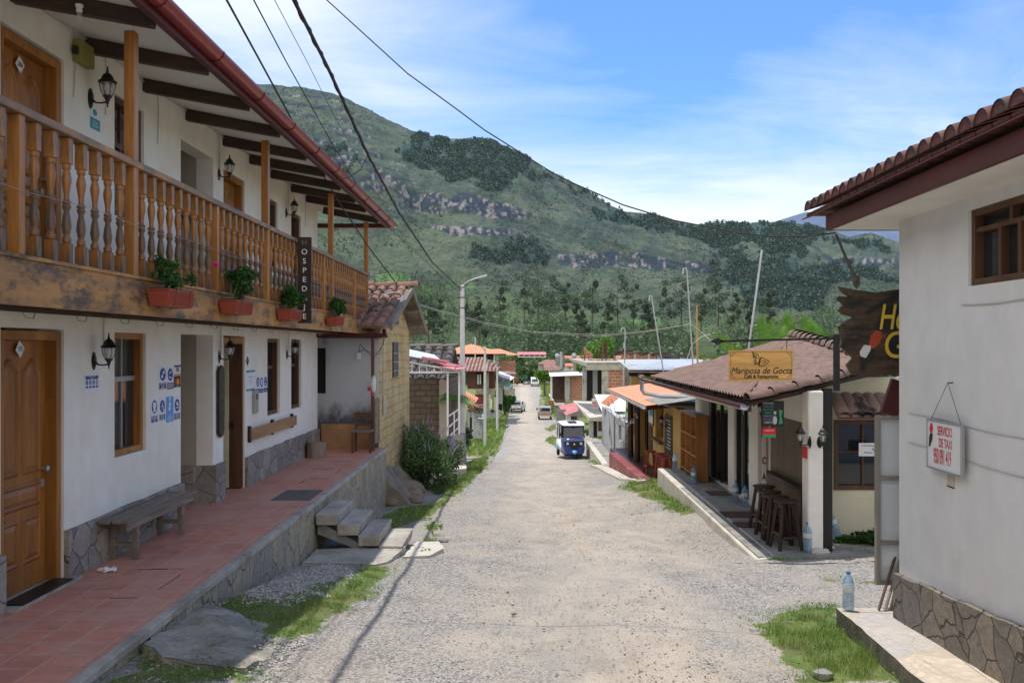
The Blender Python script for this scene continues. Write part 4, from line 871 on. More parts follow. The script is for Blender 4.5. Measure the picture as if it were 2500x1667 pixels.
# measures poster by the lamp
T = sticker('health_poster', 'small white poster with four blue discs under the lamp beside door 102', 'poster', WL, 8.58, 8.88, 1.615, 1.80)
m = MB(); fbox(m, WL, 8.60, 8.86, .0042, .0052, 1.745, 1.778); m.build('header', MW['blue'], T)
text('MEDIDAS DE PREVENCION\nCOVID - 19', (XW+.0065, 8.73, 1.762), .016, 'px', MW['paper'], T, 'header_text', sx=.8, ext=0)
for i, k in enumerate(('slash','hands','man','mask')):
    pictos(T, WL, 8.628+i*.068, 1.715, .026, .024, k); 
m = MB()
for i in range(4): fbox(m, WL, 8.605+i*.068, 8.655+i*.068, .0042, .0052, 1.665, 1.683)
m.build('caption_box', MW['blue'], T)
def py2(px_, py_): Y = yw(px_); return Y, CZ-(py_-CY)/F*Y
k65 = lambda x, y: py2(340+x/6.533, 860+y/6.533)
def quadof(x0, x1, yt, yb): 
    a = k65(x0, yt); b = k65(x1, yt); c = k65((x0+x1)/2, yb); d = k65((x0+x1)/2, yt); return a[0], b[0], c[1], d[1]
for i, (x0, x1, yt, yb, kind, cap, lab, col) in enumerate([
   (305,430,205,600,'hands',['ES OBLIGATORIO','EL USO DE','MASCARILLA'],'white notice with a blue disc of bottles, first of the upper pair','violet'),
   (432,543,210,600,'slash',['USO OBLIGATORIO','DE MASCARILLA'],'white notice with a struck blue disc, left of the card stickers','violet'),
   (178,292,715,1130,'face',['USO OBLIGATORIO','DE PROTECTOR','FACIAL'],'white notice showing a face shield in a blue disc','blue'),
   (310,412,718,1095,'tap',['MANTENER LA','DISTANCIA','DE UN METRO'],'white notice showing a tap and bottle in a blue disc','blue'),
   (545,648,700,1080,'foot',['OBLIGATORIO','DESINFECTAR','EL CALZADO'],'white notice showing a shoe in a blue disc, by the alcove edge','blue')]):
    a, b, c, d = quadof(x0, x1, yt, yb); T = sticker('notice', lab, 'notice', WL, a, b, c, d, group='blue and white notices left of the alcove')
    H = d-c; W_ = b-a; pictos(T, WL, (a+b)/2, c+H*.63, W_*.38, H*.26, kind, col='blue'); caption(T, WL, a+W_*.06, b-W_*.06, c+H*.04, c+H*.30, cap, 'px', 'blue' if col == 'blue' else 'violet', size=.026)
a, b, c, d = quadof(425,538,703,1108); T = sticker('notice', 'light blue notice about hand alcohol between two white ones', 'notice', WL, a, b, c, d, mat=MW['cyan'], group='blue and white notices left of the alcove')
text('USO\nOBLIGATORIO\nDE ALCOHOL', (XW+.006, (a+b)/2, c+.05), .028, 'px', MW['paper'], T, 'caption', sx=.75, ext=0, bold=.0006)
m = MB(); H = d-c; fdisc(m, WL, (a+b)/2, d-H*.09, .02, .025, .0052); fdisc(m, WL, (a+b)/2, c+H*.68, .03, .03, .0052); fdisc(m, WL, (a+b)/2-.01, c+H*.54, .035, .03, .0052); m.build('pictogram', MW['paper'], T)
a, b, c, d = quadof(550,654,203,368); T = sticker('card_sticker', 'white VISA card sticker above the black card sticker', 'sticker', WL, a, b, c, d)
text('VISA', (XW+.006, (a+b)/2, (c+d)/2+.005), .075, 'px', MW['violet'], T, shear=.25, bold=.002, sx=.62, ext=0)
m = MB(); fbox(m, WL, a, b, .0042, .0052, d-.022, d); m.build('top_band', MW['violet'], T); m = MB(); fbox(m, WL, a, b, .0042, .0052, c, c+.022); m.build('bottom_band', MW['orange'], T)
a, b, c, d = quadof(545,653,373,556); T = sticker('card_sticker', 'black card sticker with overlapping red and orange circles', 'sticker', WL, a, b, c, d, mat=MW['black'])
m = MB(); fdisc(m, WL, (a+b)/2-.022, (c+d)/2-.003, .04, .036, .0055); m.build('red_circle', MW['prred'], T); m = MB(); fdisc(m, WL, (a+b)/2+.022, (c+d)/2-.003, .04, .036, .0062); m.build('orange_circle', MW['orange'], T)
text('mastercard', (XW+.006, (a+b)/2, c+.014), .022, 'px', MW['paper'], T, ext=0, sx=.9)
a, b, c, d = quadof(1700,1745,62,215)
T = thing('diamond_plaque', 'tiny dark diamond plaque high on the wall right of the entrance', 'plaque', WL((a+b)/2, 0, c)); m = MB(); m.prism([WL(s, .001, z) for s, z in (((a+b)/2,c),(b,(c+d)/2),((a+b)/2,d),(a,(c+d)/2))], (.006,0,0)); m.build('diamond', MW['violet'], T); text('i', WL((a+b)/2,.008,(c+d)/2), .06, 'px', MW['paper'], T, ext=0)
a, b, c, d = quadof(1700,1840,285,612); T = sticker('price_poster', 'white list poster with blue header right of the entrance', 'poster', WL, a, b, c, d)
m = MB(); fbox(m, WL, a, b, .0042, .0052, d-.03, d); fbox(m, WL, a, b, .0042, .0052, c, c+.03); m.build('blue_band', MW['teal'], T)
text('TARIFAS DE HABITACIONES\n\nSimple   ....  40\nDoble    ....  60\nTriple   ....  90', WL((a+b)/2,.006,(c+d)/2+.01), .022, 'px', MW['violet'], T, ext=0, sx=.8)
a, b, c, d = quadof(1800,1852,605,965); T = thing('gel_dispenser', 'narrow grey wall dispenser under the list poster', 'dispenser', WL((a+b)/2,0,c)); m = MB(); fbox(m, WL, a, b, .001, .05, c, d); m.build('case', MW['alu'], T, bevel=.005); m = MB(); fbox(m, WL, a+.02, b-.02, .0505, .053, d-.09, d-.06); fbox(m, WL, a+.02, b-.02, .0505, .053, d-.13, d-.105); m.build('display', MW['black'], T)
for i, (x0, x1, yt, yb, kind, lab) in enumerate([(1858,1915,370,660,'man','narrow notice with a standing figure, first of three by the window'),(1916,1974,375,655,'mask','narrow notice with a masked face, middle of three by the window'),(1980,2038,365,640,'slash','narrow notice with a slanted blue disc, nearest the narrow window')]):
    a, b, c, d = quadof(x0, x1, yt, yb); T = sticker('notice', lab, 'notice', WL, a, b, c, d, group='three narrow notices beside the first narrow window'); H = d-c; W_ = b-a
    pictos(T, WL, (a+b)/2, c+H*.64, W_*.4, H*.28, kind); caption(T, WL, a+.005, b-.005, c+.01, c+H*.28, ['USO','OBLIGATORIO'], 'px', size=.022)
# wooden room numbers
for z, num, lab in ((2.03,'102','white diamond number plate 102 on the ground floor door'),(4.36,'206','white diamond number plate 206 on the upstairs door')):
    c = WL(7.66, -.10, z); T = thing('number_plate', lab, 'number plate', c); m = MB(); r = .07; m.prism([(c[0], c[1]+r*math.cos(a+.12), c[2]+r*math.sin(a+.12)) for a in (0,PI/2,PI,3*PI/2)], (.006,0,0)); m.build('diamond', MW['paper'], T); text(num, (c[0]+.008, c[1], c[2]), .05, 'px', MW['teal'] if num == '102' else MW['black'], T, bold=.001, ext=0)
T = thing('junction_box', 'dull yellow box with a dark handle high on the upper wall', 'box', WL(8.45,0,4.6)); m = MB(); fbox(m, WL, 8.35, 8.62, .001, .085, 4.60, 4.80); m.build('case', mbase('yellow_box', (.24,.215,.06), .1, 4, .5, .05), T, bevel=.012); m = MB(); fbox(m, WL, 8.31, 8.345, .02, .06, 4.66, 4.73); m.build('handle', MW['black'], T)
T = thing('wifi_sign', 'teal and white sign below the coach lamp upstairs', 'sign', WL(8.8,0,4.09)); m = MB(); fbox(m, WL, 8.70, 8.90, .001, .004, 4.09, 4.195); m.build('teal_panel', MW['teal'], T); m = MB(); fdisc(m, WL, 8.78, 4.25, .09, .055, .004); m.build('white_disc', MW['paper'], T); text('ZONA\nSEGURA', WL(8.80,.006,4.14), .035, 'px', MW['paper'], T, ext=0); m = MB(); fdisc(m, WL, 8.79, 4.25, .045, .03, .0055); m.build('pictogram', MW['teal'], T)
T = thing('reminder_sign', 'RECUERDE reminder print with three dark discs in the upstairs alcove', 'sign', (-4.45,12.199,3.6))
text('RECUERDE', (-4.42,12.19,3.83), .085, 'cam', MW['redf'], T, ext=0, bold=.002, sx=.9)
m = MB()
for i in range(3): fdisc(m, fy(12.2), -4.57+i*.15, 3.70, .062, .072, .006)
m.build('dark_disc', MW['violet'], T)
text('Lavarse las manos    Distancia    Mascarilla', (-4.42,12.19,3.59), .022, 'cam', MW['violet'], T, ext=0, name='small_text')
T = thing('carved_board', 'dark carved vertical board beside the open entrance', 'sign', WL(12.42,0,.7)); z0, z1 = CZ-(1005*1.063-CY)/F*12.4, CZ-(838*1.063-CY)/F*12.4
m = MB(); pts = [(12.30,z0+.08),(12.33,z0+.03),(12.40,z0),(12.48,z0+.03),(12.52,z0+.08),(12.53,z1-.08),(12.49,z1-.03),(12.42,z1),(12.34,z1-.03),(12.30,z1-.08)]; m.prism([WL(s,.02,z) for s, z in pts], (.03,0,0)); m.build('board', MW['dark'], T, bevel=.008)
text('C\nA\nS\nA', WL(12.42,.055,(z0+z1)/2), .10, 'px', MW['greyw'], T, ls=1.5, ext=.002)
m = MB(); m.tube([WL(12.42,.02,z1),WL(12.42,.01,z1+.18)], .003, 5); m.build('cord', MW['wirew'], T)
T = thing('fold_down_plank', 'tan wooden plank fixed on the wall below the two narrow windows', 'plank', WL(15,0,.66)); m = MB(); fbox(m, WL, 13.72, 16.45, .05, .08, .675, .845); m.build('plank', MW['plank'], T, bevel=.004)
for s_ in (13.74, 15.0, 16.3): m = MB(); fbox(m, WL, s_, s_+.04, .001, .0495, .64, .88); m.build('bracket', MW['black'], T)

# ---------- bench, log, chair, litter ----------
T = thing('bench', 'grey weathered wooden bench against the guesthouse wall', 'bench', (-3.80,9.65,0)); SZ = .42
m = MB(); m.box(-3.97,-3.83,8.72,10.55,SZ-.03,SZ); m.box(-3.82,-3.66,8.74,10.58,SZ-.032,SZ-.002); m.build('seat', MW['greyw'], T, bevel=.006)
m = MB(); m.box(-3.695,-3.665,8.76,10.52,SZ-.10,SZ-.034); m.box(-3.96,-3.93,8.76,10.5,SZ-.10,SZ-.034); m.build('apron', MW['greyw'], T, bevel=.004)
for y in (9.02,10.22):
    for x in (-3.93,-3.70):
        m = MB(); m.beam((x+(.02 if x < -3.8 else -.01),y,SZ-.035),(x,y,0.002),.055,.06); m.build('leg', MW['greyw'], T, bevel=.004)
    m = MB(); m.box(-3.90,-3.73,y-.02,y+.02,.12,.16); m.build('stretcher', MW['greyw'], T, bevel=.003)
T = thing('log_stool', 'short upright tree log used as a stool at the end of the walkway', 'log', (-3.77,17.3,0)); m = MB(); n = 18; rings = []
for z in (0,.06,.2,.27,.285):
    rings.append([(-3.77+.175*(1+.06*math.sin(3*a+1)+.03*math.sin(7*a))*math.cos(a)*(1.06-z*.2), 17.3+.175*(1+.06*math.sin(3*a+1)+.03*math.sin(7*a))*math.sin(a)*(1.06-z*.2), z) for a in np.linspace(0,2*PI,n,False)])
m.loft(rings); m.build('bark', MW['logw'], T, smooth=True); m = MB(); m.add([(x*.93-3.77*.07,y*.93+17.3*.07,.288) for x, y, z in rings[-1]], [tuple(range(n))]); m.build('cut_face', MW['greyw'], T)
T = thing('wooden_chair', 'small brown wooden chair at the far end of the walkway', 'chair', (-3.02,18.1,0)); cx, cy = -3.04, 18.15
m = MB(); m.box(cx-.19,cx+.19,cy-.19,cy+.19,.40,.43); m.build('seat', MW['greyw'], T, bevel=.005)
for a, b in ((-1,-1),(1,-1)): m = MB(); m.box(cx+a*.17-.02,cx+a*.17+.02,cy+b*.17-.02,cy+b*.17+.02,.002,.399); m.build('leg', MW['browndoor'], T)
for a in (-1,1): m = MB(); m.box(cx+a*.17-.02,cx+a*.17+.02,cy+.16,cy+.2,.002,.399); m.box(cx+a*.17-.02,cx+a*.17+.02,cy+.191,cy+.231,.43,.76); m.build('leg', MW['browndoor'], T)
m = MB(); m.box(cx-.149,cx+.149,cy+.195,cy+.225,.64,.75); m.box(cx-.149,cx+.149,cy+.195,cy+.225,.50,.55); m.build('backrest', MW['browndoor'], T)
T = thing('crumpled_paper', 'crumpled white paper lying on the red tiles', 'litter', (-3.76,8.5,0)); m = MB(); m.blob((-3.77,8.5,.022), (.055,.04,.022), 4, 9, 5, .45); m.blob((-3.70,8.52,.025), (.03,.03,.024), 9, 7, 4, .5); o = m.build('paper', MW['paper'], T)

# ---------- vertical sign and planters on the balcony ----------
T = thing('vertical_sign', 'dark vertical HOSPEDAJE sign hanging from the balcony rail', 'sign', (-3.04,13.0,2.37)); m = MB(); m.box(-3.08,-2.89,12.97,13.01,2.375,3.57) ; m.build('board', MW['dark'], T, bevel=.006)
for i, ch in enumerate('HOSPEDAJE'): text(ch, (-2.985,12.966,3.49-i*.128), .105, 'cam', MW['paper'] if i not in (0,) else MW['greyw'], T, bold=.001, ext=.001)
def planter(y0, L, lab, bush, fl=None, seed=0, fluff=1.0):
    T = thing('flower_box', lab, 'flower box', (-3.02,y0+L/2,2.39), 'red plastic flower boxes hooked on the balcony beam'); m = MB()
    t_, b_ = .095, .075; m.hexa([(-3.02-b_,y0+.02,2.39),(-3.02+b_,y0+.02,2.39),(-3.02+b_,y0+L-.02,2.39),(-3.02-b_,y0+L-.02,2.39)], [(-3.02-t_,y0,2.52),(-3.02+t_,y0,2.52),(-3.02+t_,y0+L,2.52),(-3.02-t_,y0+L,2.52)])
    m.box(-3.02-.10,-3.02+.10,y0-.006,y0+L+.006,2.521,2.535)
    for k in range(int(L/.035)): yk = y0+.03+k*.035; m.beam((-3.02+.079,yk,2.40),(-3.02+.098,yk,2.518),.01,.008)
    m.build('tub', MW['planter'], T, bevel=.003)
    m = MB(); m.box(-3.10,-2.94,y0+.01,y0+L-.01,2.5355,2.545); m.build('soil', MW['soil'], T)
    m = MB()
    for yk in (y0+.14, y0+L-.14): m.tube([(-3.125,yk,2.63),(-3.118,yk,2.54),(-2.915,yk,2.53),(-2.93,yk,2.40),(-3.1,yk,2.385)], .003, 5)
    m.build('wire_hook', MW['black'], T)
    pl = thing('geranium', lab.split(' ')[0]+' '+bush, 'plant', (-3.02,y0+L/2,2.54), 'potted geraniums along the balcony'); rg = np.random.RandomState(seed)
    m = MB(); cs = []
    for k in range(int(12*fluff)):
        a = rg.uniform(0,6.28); yy_ = y0+rg.uniform(.08,L-.08); h = rg.uniform(.06,.26)*(1.0 if fluff < 1.6 else 1.25); e = (-3.02+math.cos(a)*.07+rg.uniform(0,.08), yy_+math.sin(a)*.08, 2.55+h)
        m.tube([(-3.02,yy_,2.545),((-3.02+e[0])/2,(yy_+e[1])/2+.01,2.55+h*.6),e], [.006,.004,.003], 5); cs.append((e, (.07,.08,.055), 1))
    m.build('stem', MW['leafs'], pl)
    crown(cs, int(60), .026, MW['leafg'], pl, rg, 'leaves', .1)
    if fl:
        for (p, mt) in fl:
            m = MB()
            for k in range(9): a = rg.uniform(0,6.28,3); m.blob((p[0]+math.cos(a[0])*.018,p[1]+math.sin(a[0])*.018,p[2]+math.sin(a[1])*.014), (.014,.014,.011), k, 6, 4, .2)
            m.build('flower', MW[mt], pl)
    return T, pl
planter(4.5,.6,'red flower box nearest the left edge of the balcony','geranium spilling over the nearest flower box at the left edge', seed=3)
planter(7.8,.62,'red flower box under the first tall balcony post','woody geranium with a pink bloom in the box by the first tall post', [((-2.78,8.55,2.80),'pink')], 5, .8)
planter(9.67,.62,'red flower box with a purple bloom above it','bushy geranium with a purple bloom in the second full box', [((-3.0,9.85,2.86),'purple')], 6, 1.7)
planter(11.97,.6,'red flower box left of the vertical sign','trailing geranium in the box beside the vertical sign', [((-2.82,12.75,2.55),'laven')], 7, 1.5)
planter(15.0,.6,'red flower box right of the vertical sign','loose geranium hanging from the box right of the vertical sign', None, 8, 1.3)
planter(18.7,.55,'red flower box at the far end of the balcony','sparse geranium in the last box of the balcony', [((-3.0,18.9,2.75),'pink')], 9, .9)
T = thing('ceiling_bulb', 'bare bulb in a white holder under the first visible rafter', 'bulb', (-3.44,7.3,4.6)); m = MB(); m.lathe([(.03,4.72),(.03,4.70),(.022,4.69),(.026,4.67),(.02,4.66)], (-3.44,7.30,0), 10); m.build('holder', MW['bulb'], T, smooth=True); m = MB(); m.lathe([(.012,4.66),(.016,4.645),(.028,4.62),(.026,4.60),(.006,4.585)], (-3.44,7.30,0), 10); m.build('bulb', MW['clear'], T, smooth=True)

# ---------- concrete steps, slabs ----------
T = thing('concrete_steps', 'four weathered concrete steps leading down from the walkway', 'steps', (-2.1,12.9,-.7))
st = [(-2.68,-2.38,-.15),(-2.40,-2.10,-.285),(-2.12,-1.83,-.425),(-1.85,-1.53,-.56)]
for x0, x1, z in st: m = MB(); m.hexa([(x0+.01,12.26,z-.145),(x1-.02,12.26,z-.145),(x1-.02,13.43,z-.145),(x0+.01,13.43,z-.145)], [(x0,12.26,z),(x1,12.24,z),(x1,13.45,z),(x0,13.43,z)]); m.build('tread', MW['conc'], T, bevel=.014)
m = MB(); m.prism([(-2.66,12.32,-.251),(-1.9,12.32,-.661),(-1.9,12.32,-.78),(-2.2,12.32,-.6),(-2.66,12.32,-.42)], (0,1.05,0)); m.build('carriage', MW['concd'], T)
def slab(name, label, pts, z0, z1, mat, amp=.012, bev=.03, cat='slab', drop=.18):
    m = MB(); q = []
    for i in range(len(pts)):
        a, b = pts[i], pts[(i+1)%len(pts)]; L = math.hypot(b[0]-a[0], b[1]-a[1]); k = max(1, int(L/.13))
        for j in range(k): t_ = j/k; q.append((a[0]+(b[0]-a[0])*t_+rnd.uniform(-amp,amp), a[1]+(b[1]-a[1])*t_+rnd.uniform(-amp,amp)))
    top = [(x, y, z1(x,y) if callable(z1) else z1) for x, y in q]; bot = [(x, y, G(x,y)-drop) for x, y in q]; ed = MB(); ed.loft([bot, [(x,y,z-.004) for x,y,z in top]], cap=False)
    cx_, cy_ = sum(a for a, b in q)/len(q), sum(b for a, b in q)/len(q); rr = [top]
    for k in (.8,.55,.3): rr.append([(cx_+(x-cx_)*k, cy_+(y-cy_)*k, (z1(cx_+(x-cx_)*k, cy_+(y-cy_)*k) if callable(z1) else z1)+rnd.uniform(-.006,.008)) for x, y, z in top])
    m.loft(rr, cap=False); m.add(rr[-1], [tuple(range(len(q)))])
    o = m.build(name, mat, smooth=cat != 'pavement'); tag(o, label, cat); ed.build('edge', MW['edge'] if 'pavement' in cat else mat, o); return o
slab('concrete_slab', 'flat pale concrete landing at the foot of the steps', [(-2.66,11.4),(-1.75,11.25),(-1.62,11.5),(-1.5,12.4),(-2.66,12.24)], 0, lambda x, y: max(-.60, G(x,y)+.03) , MW['conc'])
slab('concrete_slab', 'broken pale concrete slab right of the lowest step', [(-1.48,11.9),(-1.15,12.0),(-1.02,12.7),(-1.15,13.4),(-1.48,13.4)], 0, lambda x, y: G(x,y)+.035, MW['concl'])
wpn = lambda x, y: tuple(gp(x*1.06293, y*1.06293)[:2])
slab('concrete_ramp', 'rough lumpy concrete ramp slab on the verge in the left foreground', [wpn(325,1508), wpn(430,1418), wpn(505,1412), wpn(600,1432), wpn(640,1470), wpn(630,1500), wpn(560,1545), wpn(400,1530)], 0, lambda x, y: G(x,y)+.028+.05*max(0, min(1, (-1.95-x)/.6))+.02*math.sin(x*9+y*4)+.012*math.sin(x*23-y*17), MW['slabm'], .03)
for i, (x, y, s, lab) in enumerate([(640,1480,.05,'small stone at the corner of the concrete ramp'),(1018,1245,.06,'pale stone beside the grass past the steps'),(1180,1410,.02,'dark stone lying on the gravel left of centre'),(1890,1556,.055,'rounded grey rock at the bottom edge of the grass patch')]):
    p = gp(x*1.063, y*1.063); m = MB(); m.blob((p.x,p.y,p.z+s*.35), (s*1.3,s,s*.75), i+40, 9, 6, .16); tag(m.build('rock', MW['concd'], smooth=True), lab, 'rock')
# ---------- white building at the right edge ----------
MW['roofb'] = mbase('brown_fibre_tile', (.185,.118,.095), .32, 9, .9, .5, 40, dark=(.095,.07,.06), dscale=3, dthr=(.5,.72))
MW['tileold'] = mbase('old_clay_tile', (.27,.145,.105), .35, 6, .9, .4, 30, dark=(.10,.075,.065), dscale=2.4, dthr=(.46,.64))
MW['tiledark'] = mbase('blackened_clay_tile', (.085,.075,.072), .5, 9, .9, .5, 30, dark=(.17,.155,.15), dscale=5, dthr=(.55,.7))
MW['orange_sheet'] = mbase('orange_roof_sheet', (.60,.24,.13), .08, 3, .7, .05)
MW['zinc'] = mbase('corrugated_zinc', (.62,.65,.66), .08, 2, .45, .03, metal=.35, dark=(.40,.30,.24), dscale=.7, dthr=(.58,.68))
MW['redsheet'] = mbase('faded_red_sheet', (.48,.15,.16), .12, 3, .6, .05, dark=(.58,.30,.30), dscale=1.5, dthr=(.5,.7))
MW['whitesheet'] = mbase('white_roof_sheet', (.66,.67,.66), .05, 3, .6, .03, dark=(.45,.42,.38), dthr=(.6,.85))
MW['ochre'] = mbase('ochre_paint', (.44,.27,.085), .1, 3, .8, .1, dark=(.30,.19,.08), dthr=(.55,.8))
MW['adobe'] = mbrick('plastered_adobe', (.58,.42,.18), (.47,.33,.14), (.33,.235,.11), .36, .20, .012, 'xz', dirt=(.58,.46,.26), bump=1.0, warp=.16)
MW['adobed'] = mbrick('bare_adobe', (.17,.125,.085), (.12,.09,.065), (.07,.055,.045), .38, .2, .018, 'xz', bump=.9, warp=.1)
MW['brick'] = mbrick('red_hollow_brick', (.52,.19,.10), (.40,.14,.08), (.42,.37,.32), .42, .24, .035, 'xz', bump=.5)
MW['menu'] = mbase('chalkboard', (.022,.024,.022), .3, 6, .7, .05)
MW['chalk'] = mbase('chalk', (.45,.48,.47), .2, 20, .9, 0)
MW['chalkg'] = mbase('green_chalk', (.06,.30,.12), .2, 20, .9, 0); MW['chalkb'] = mbase('blue_chalk', (.14,.24,.36), .2, 20, .9, 0); MW['chalkv'] = mbase('violet_chalk', (.25,.15,.32), .2, 20, .9, 0)
MW['bottle'] = mglass('blue_bottle_plastic', (.15,.34,.52), .12, .48); MW['bcap'] = mbase('blue_cap', (.03,.17,.55), .05, 3, .4, 0)
MW['redstain'] = mbase('red_floor_paint', (.22,.045,.045), .2, 4, .6, .15, dark=(.33,.22,.2), dthr=(.52,.75)); MW['darktile'] = mbrick('dark_floor_tile', (.05,.028,.026), (.07,.036,.032), (.02,.012,.012), .42, .42, .01, 'xy', rough=.4, off=0, bump=.1)
MW['panel'] = mwood('brown_plank_panel', (.125,.085,.055), (.17,.12,.08), 'z', .9, .5); MW['ndoor'] = mwood('reddish_door', (.22,.065,.025), (.30,.10,.04), 'z', .8, .45)
MW['stoolr'] = mwood('red_stool_wood', (.24,.035,.022), (.30,.05,.03), 'z', 1, .45)
MW['sheer'] = mbase('translucent_banner', (.58,.60,.60), .06, 2, .7, .02, dark=(.38,.38,.37), dthr=(.55,.8)); MW['sheerw'] = mbase('banner_print', (.66,.67,.68), .03, 3, .7, 0)
MW['alframe'] = mbase('dull_metal_frame', (.26,.24,.21), .12, 5, .55, .05, metal=.3, dark=(.16,.12,.09), dthr=(.5,.75))
sl_ = .017
def RX(y): return 3.01+sl_*(y-7.4)
def WR(s, n, z): return (RX(s)-n, s, z)
def gw(y): return np.interp(y, [2,7.7], [.20,-.11])
IB = thing('inn', 'white plastered inn with a dark red fascia at the right edge', 'inn', (5, 5, 0))
m = MB(); wallgrid(m, WR, -3, 7.4, -.6, 3.04, [(2.0,6.22,2.45,2.955)], .22); m.build('wall', MW['plaster2'], IB)
m = MB(); m.box(RX(7.4)+.22,7.5,7.17,7.39,-.6,3.04); m.build('end_wall', MW['plaster2'], IB)
m = MB(); n_ = 60; ys_ = np.linspace(-3,7.4,n_); top = [(y, np.interp(y,[2,5.5,7.4],[.60,.40,.257])+rnd.uniform(-.006,.006)) for y in ys_]
m.prism([(RX(y), y, z) for y, z in [(-3,-.5),(7.4,-.5)]+top[::-1]], (-.05,0,0)); m.build('stone_wainscot', MW['stone2'], IB)
m = MB(); fz0, fz1 = 3.035, 3.165; 
def RF(y): return 2.60-.017*(7.96-y)*-1 if 0 else 2.61+sl_*(y-7.96)
m.prism([(RF(-3),-3,fz0),(RF(7.96),7.96,fz0),(RF(7.96)+.035,7.96,fz0),(RF(-3)+.035,-3,fz0)], (0,0,fz1-fz0)); m.prism([(RF(7.96)+.036,7.925,fz0),(7.5,7.925,fz0),(7.5,7.96,fz0),(RF(7.96)+.036,7.96,fz0)], (0,0,fz1-fz0)); m.build('fascia', MW['redf'], IB, bevel=.004)
m = MB(); m.prism([(RF(-3)+.036,-3,fz0+.004),(RF(7.92)+.036,7.924,fz0+.004),(7.5,7.924,fz0+.004),(7.5,-3,fz0+.004)], (0,0,.03)); m.build('soffit', MW['soffit'], IB)
m = MB(); m.prism([(RF(-3)-.075,-3,3.186),(RF(8.3)-.075,8.4,3.186),(7.5,8.4,4.9),(7.5,-3,4.9)], (0,0,.010)); m.build('roof_deck', MW['redf'], IB)
ends = MB(); m = MB(); y = -1.0
while y < 8.38:
    xa, za = RF(y)-.085, 3.235; xb, zb = xa+3.2, za+3.2*.34; r = .078; k = 7; jr = rnd.uniform(-.008,.008)
    for i in range(k):
        a, b = i/k, min(1,(i+1.1)/k); R0 = []; R1 = []
        for R_, t_, rr, up in ((R0,a,r*1.03,.014),(R1,b,r*.88,0)):
            for j in range(9): R_.append((xa+(xb-xa)*t_+jr*(i%2), y+rr*math.cos(PI*j/8), za+(zb-za)*t_+up+rr*math.sin(PI*j/8)))
        m.loft([R0,R1], cap=False)
        if i == 0: ends.add([(p[0]+.006,p[1],p[2]) for p in R0], [tuple(range(9))]); ends.box(xa+.02,xa+.4,y-r,y+r,za-.03,za-.008)
    y += .188
rt = m.build('roof_tiles', MW['redtile'], IB, smooth=True); ends.build('tile_ends', MW['redend'], rt)
m = MB()
for s0, s1, d in ((2.0,6.22,0),): pass
wf = frame_of(WR, 2.0, 6.22, 2.45, 2.955, -.12, -.02, .045, IB, MW['browndoor'], 'window', True)
m = MB(); zt = 2.80; fbox(m, WR, 2.045, 6.175, -.11, -.03, zt, zt+.03)
for s in (5.72,5.1,4.5): fbox(m, WR, s-.018, s+.018, -.11, -.03, zt+.0301, 2.91)
for s in (5.86,5.62,5.0,4.7): fbox(m, WR, s-.02, s+.02, -.11, -.03, 2.495, zt-.0001)
m.build('glazing_bar', MW['browndoor'], wf); m = MB(); fbox(m, WR, 2.05, 6.17, -.085, -.08, 2.5, 2.9); m.build('pane', MW['glass'], wf); m = MB(); fbox(m, WR, 1.9, 6.3, -1.2, -1.15, 2.2, 3.0); m.build('room_wall', MW['dkroom'], IB)
m = MB(); fbox(m, WR, 5.62, 6.08, -.2, -.18, 2.5, 2.9); m.build('curtain', MW['curt'], wf)
# pavement in front
o = slab('stone_pavement', 'flagstone pavement strip along the white inn wall', [(2.40,1.0),(3.05,1.0),(3.05,7.35),(3.12,7.74),(2.63,7.73),(2.47,5.7)], 0, lambda x, y: float(gw(y)), MW['flag'], .012, .012, 'pavement', .1)
o['kind'] = 'structure'
# taxi sign
T = thing('taxi_sign', 'white SERVICIO DE TAXI sign with red lettering hanging on the inn wall', 'sign', WR(6.55,0,1.19)); a, b = 6.21, 6.74
def WT(s, n, z): return (RX(s)-.03-n-.0, s, z)
m = MB(); fbox(m, WT, a, b, 0, .02, 1.19, 1.52); m.build('panel', MW['paper'], T); frame_of(WT, a-.012, b+.012, 1.178, 1.532, 0, .028, .014, T, MW['alu'], 'sign_frame', True)
text('SERVICIO', (RX(6.5)-.053, 6.462, 1.458), .088, 'nx', MW['prred'], T, bold=.0012, sx=.62, ext=0); text('DE TAXI', (RX(6.5)-.053, 6.45, 1.375), .088, 'nx', MW['prred'], T, bold=.0012, sx=.62, ext=0)
text('950 091 419', (RX(6.5)-.053, 6.50, 1.275), .150, 'nx', MW['prred'], T, bold=.0014, sx=.36, ext=0)
m = MB(); fpoly(m, WT, [(6.695,1.50),(6.665,1.505),(6.650,1.47),(6.665,1.44),(6.695,1.43),(6.710,1.46)], .0225); m.build('bird_head', MW['prred'], T)
m = MB(); fpoly(m, WT, [(6.695,1.435),(6.655,1.43),(6.660,1.39),(6.705,1.33),(6.720,1.335),(6.715,1.40)], .0225); m.build('bird_body', MW['black'], T)
m = MB(); nail = (RX(6.45)-.035,6.45,1.80)
m.tube([(RX(b)-.04,b-.03,1.53), nail, (RX(a)-.04,a+.03,1.53)], .002, 5); m.tube([nail,(nail[0]+.035,nail[1],nail[2])], .004, 5); m.build('cord', MW['wire'], T)
m = MB(); fbox(m, WR, 6.42, 6.53, .001, .004, 1.08, 1.175); m.build('plaster_patch', MW['concl'], IB); m = MB(); m.tube([WR(6.42,.006,1.078),WR(6.53,.006,1.078)], .004, 4); m.build('patch_edge', MW['dkroom'], IB)
T = thing('cable', 'thin cables running along the inn wall behind the taxi sign', 'cable', WR(5,0,1.5)); m = MB()
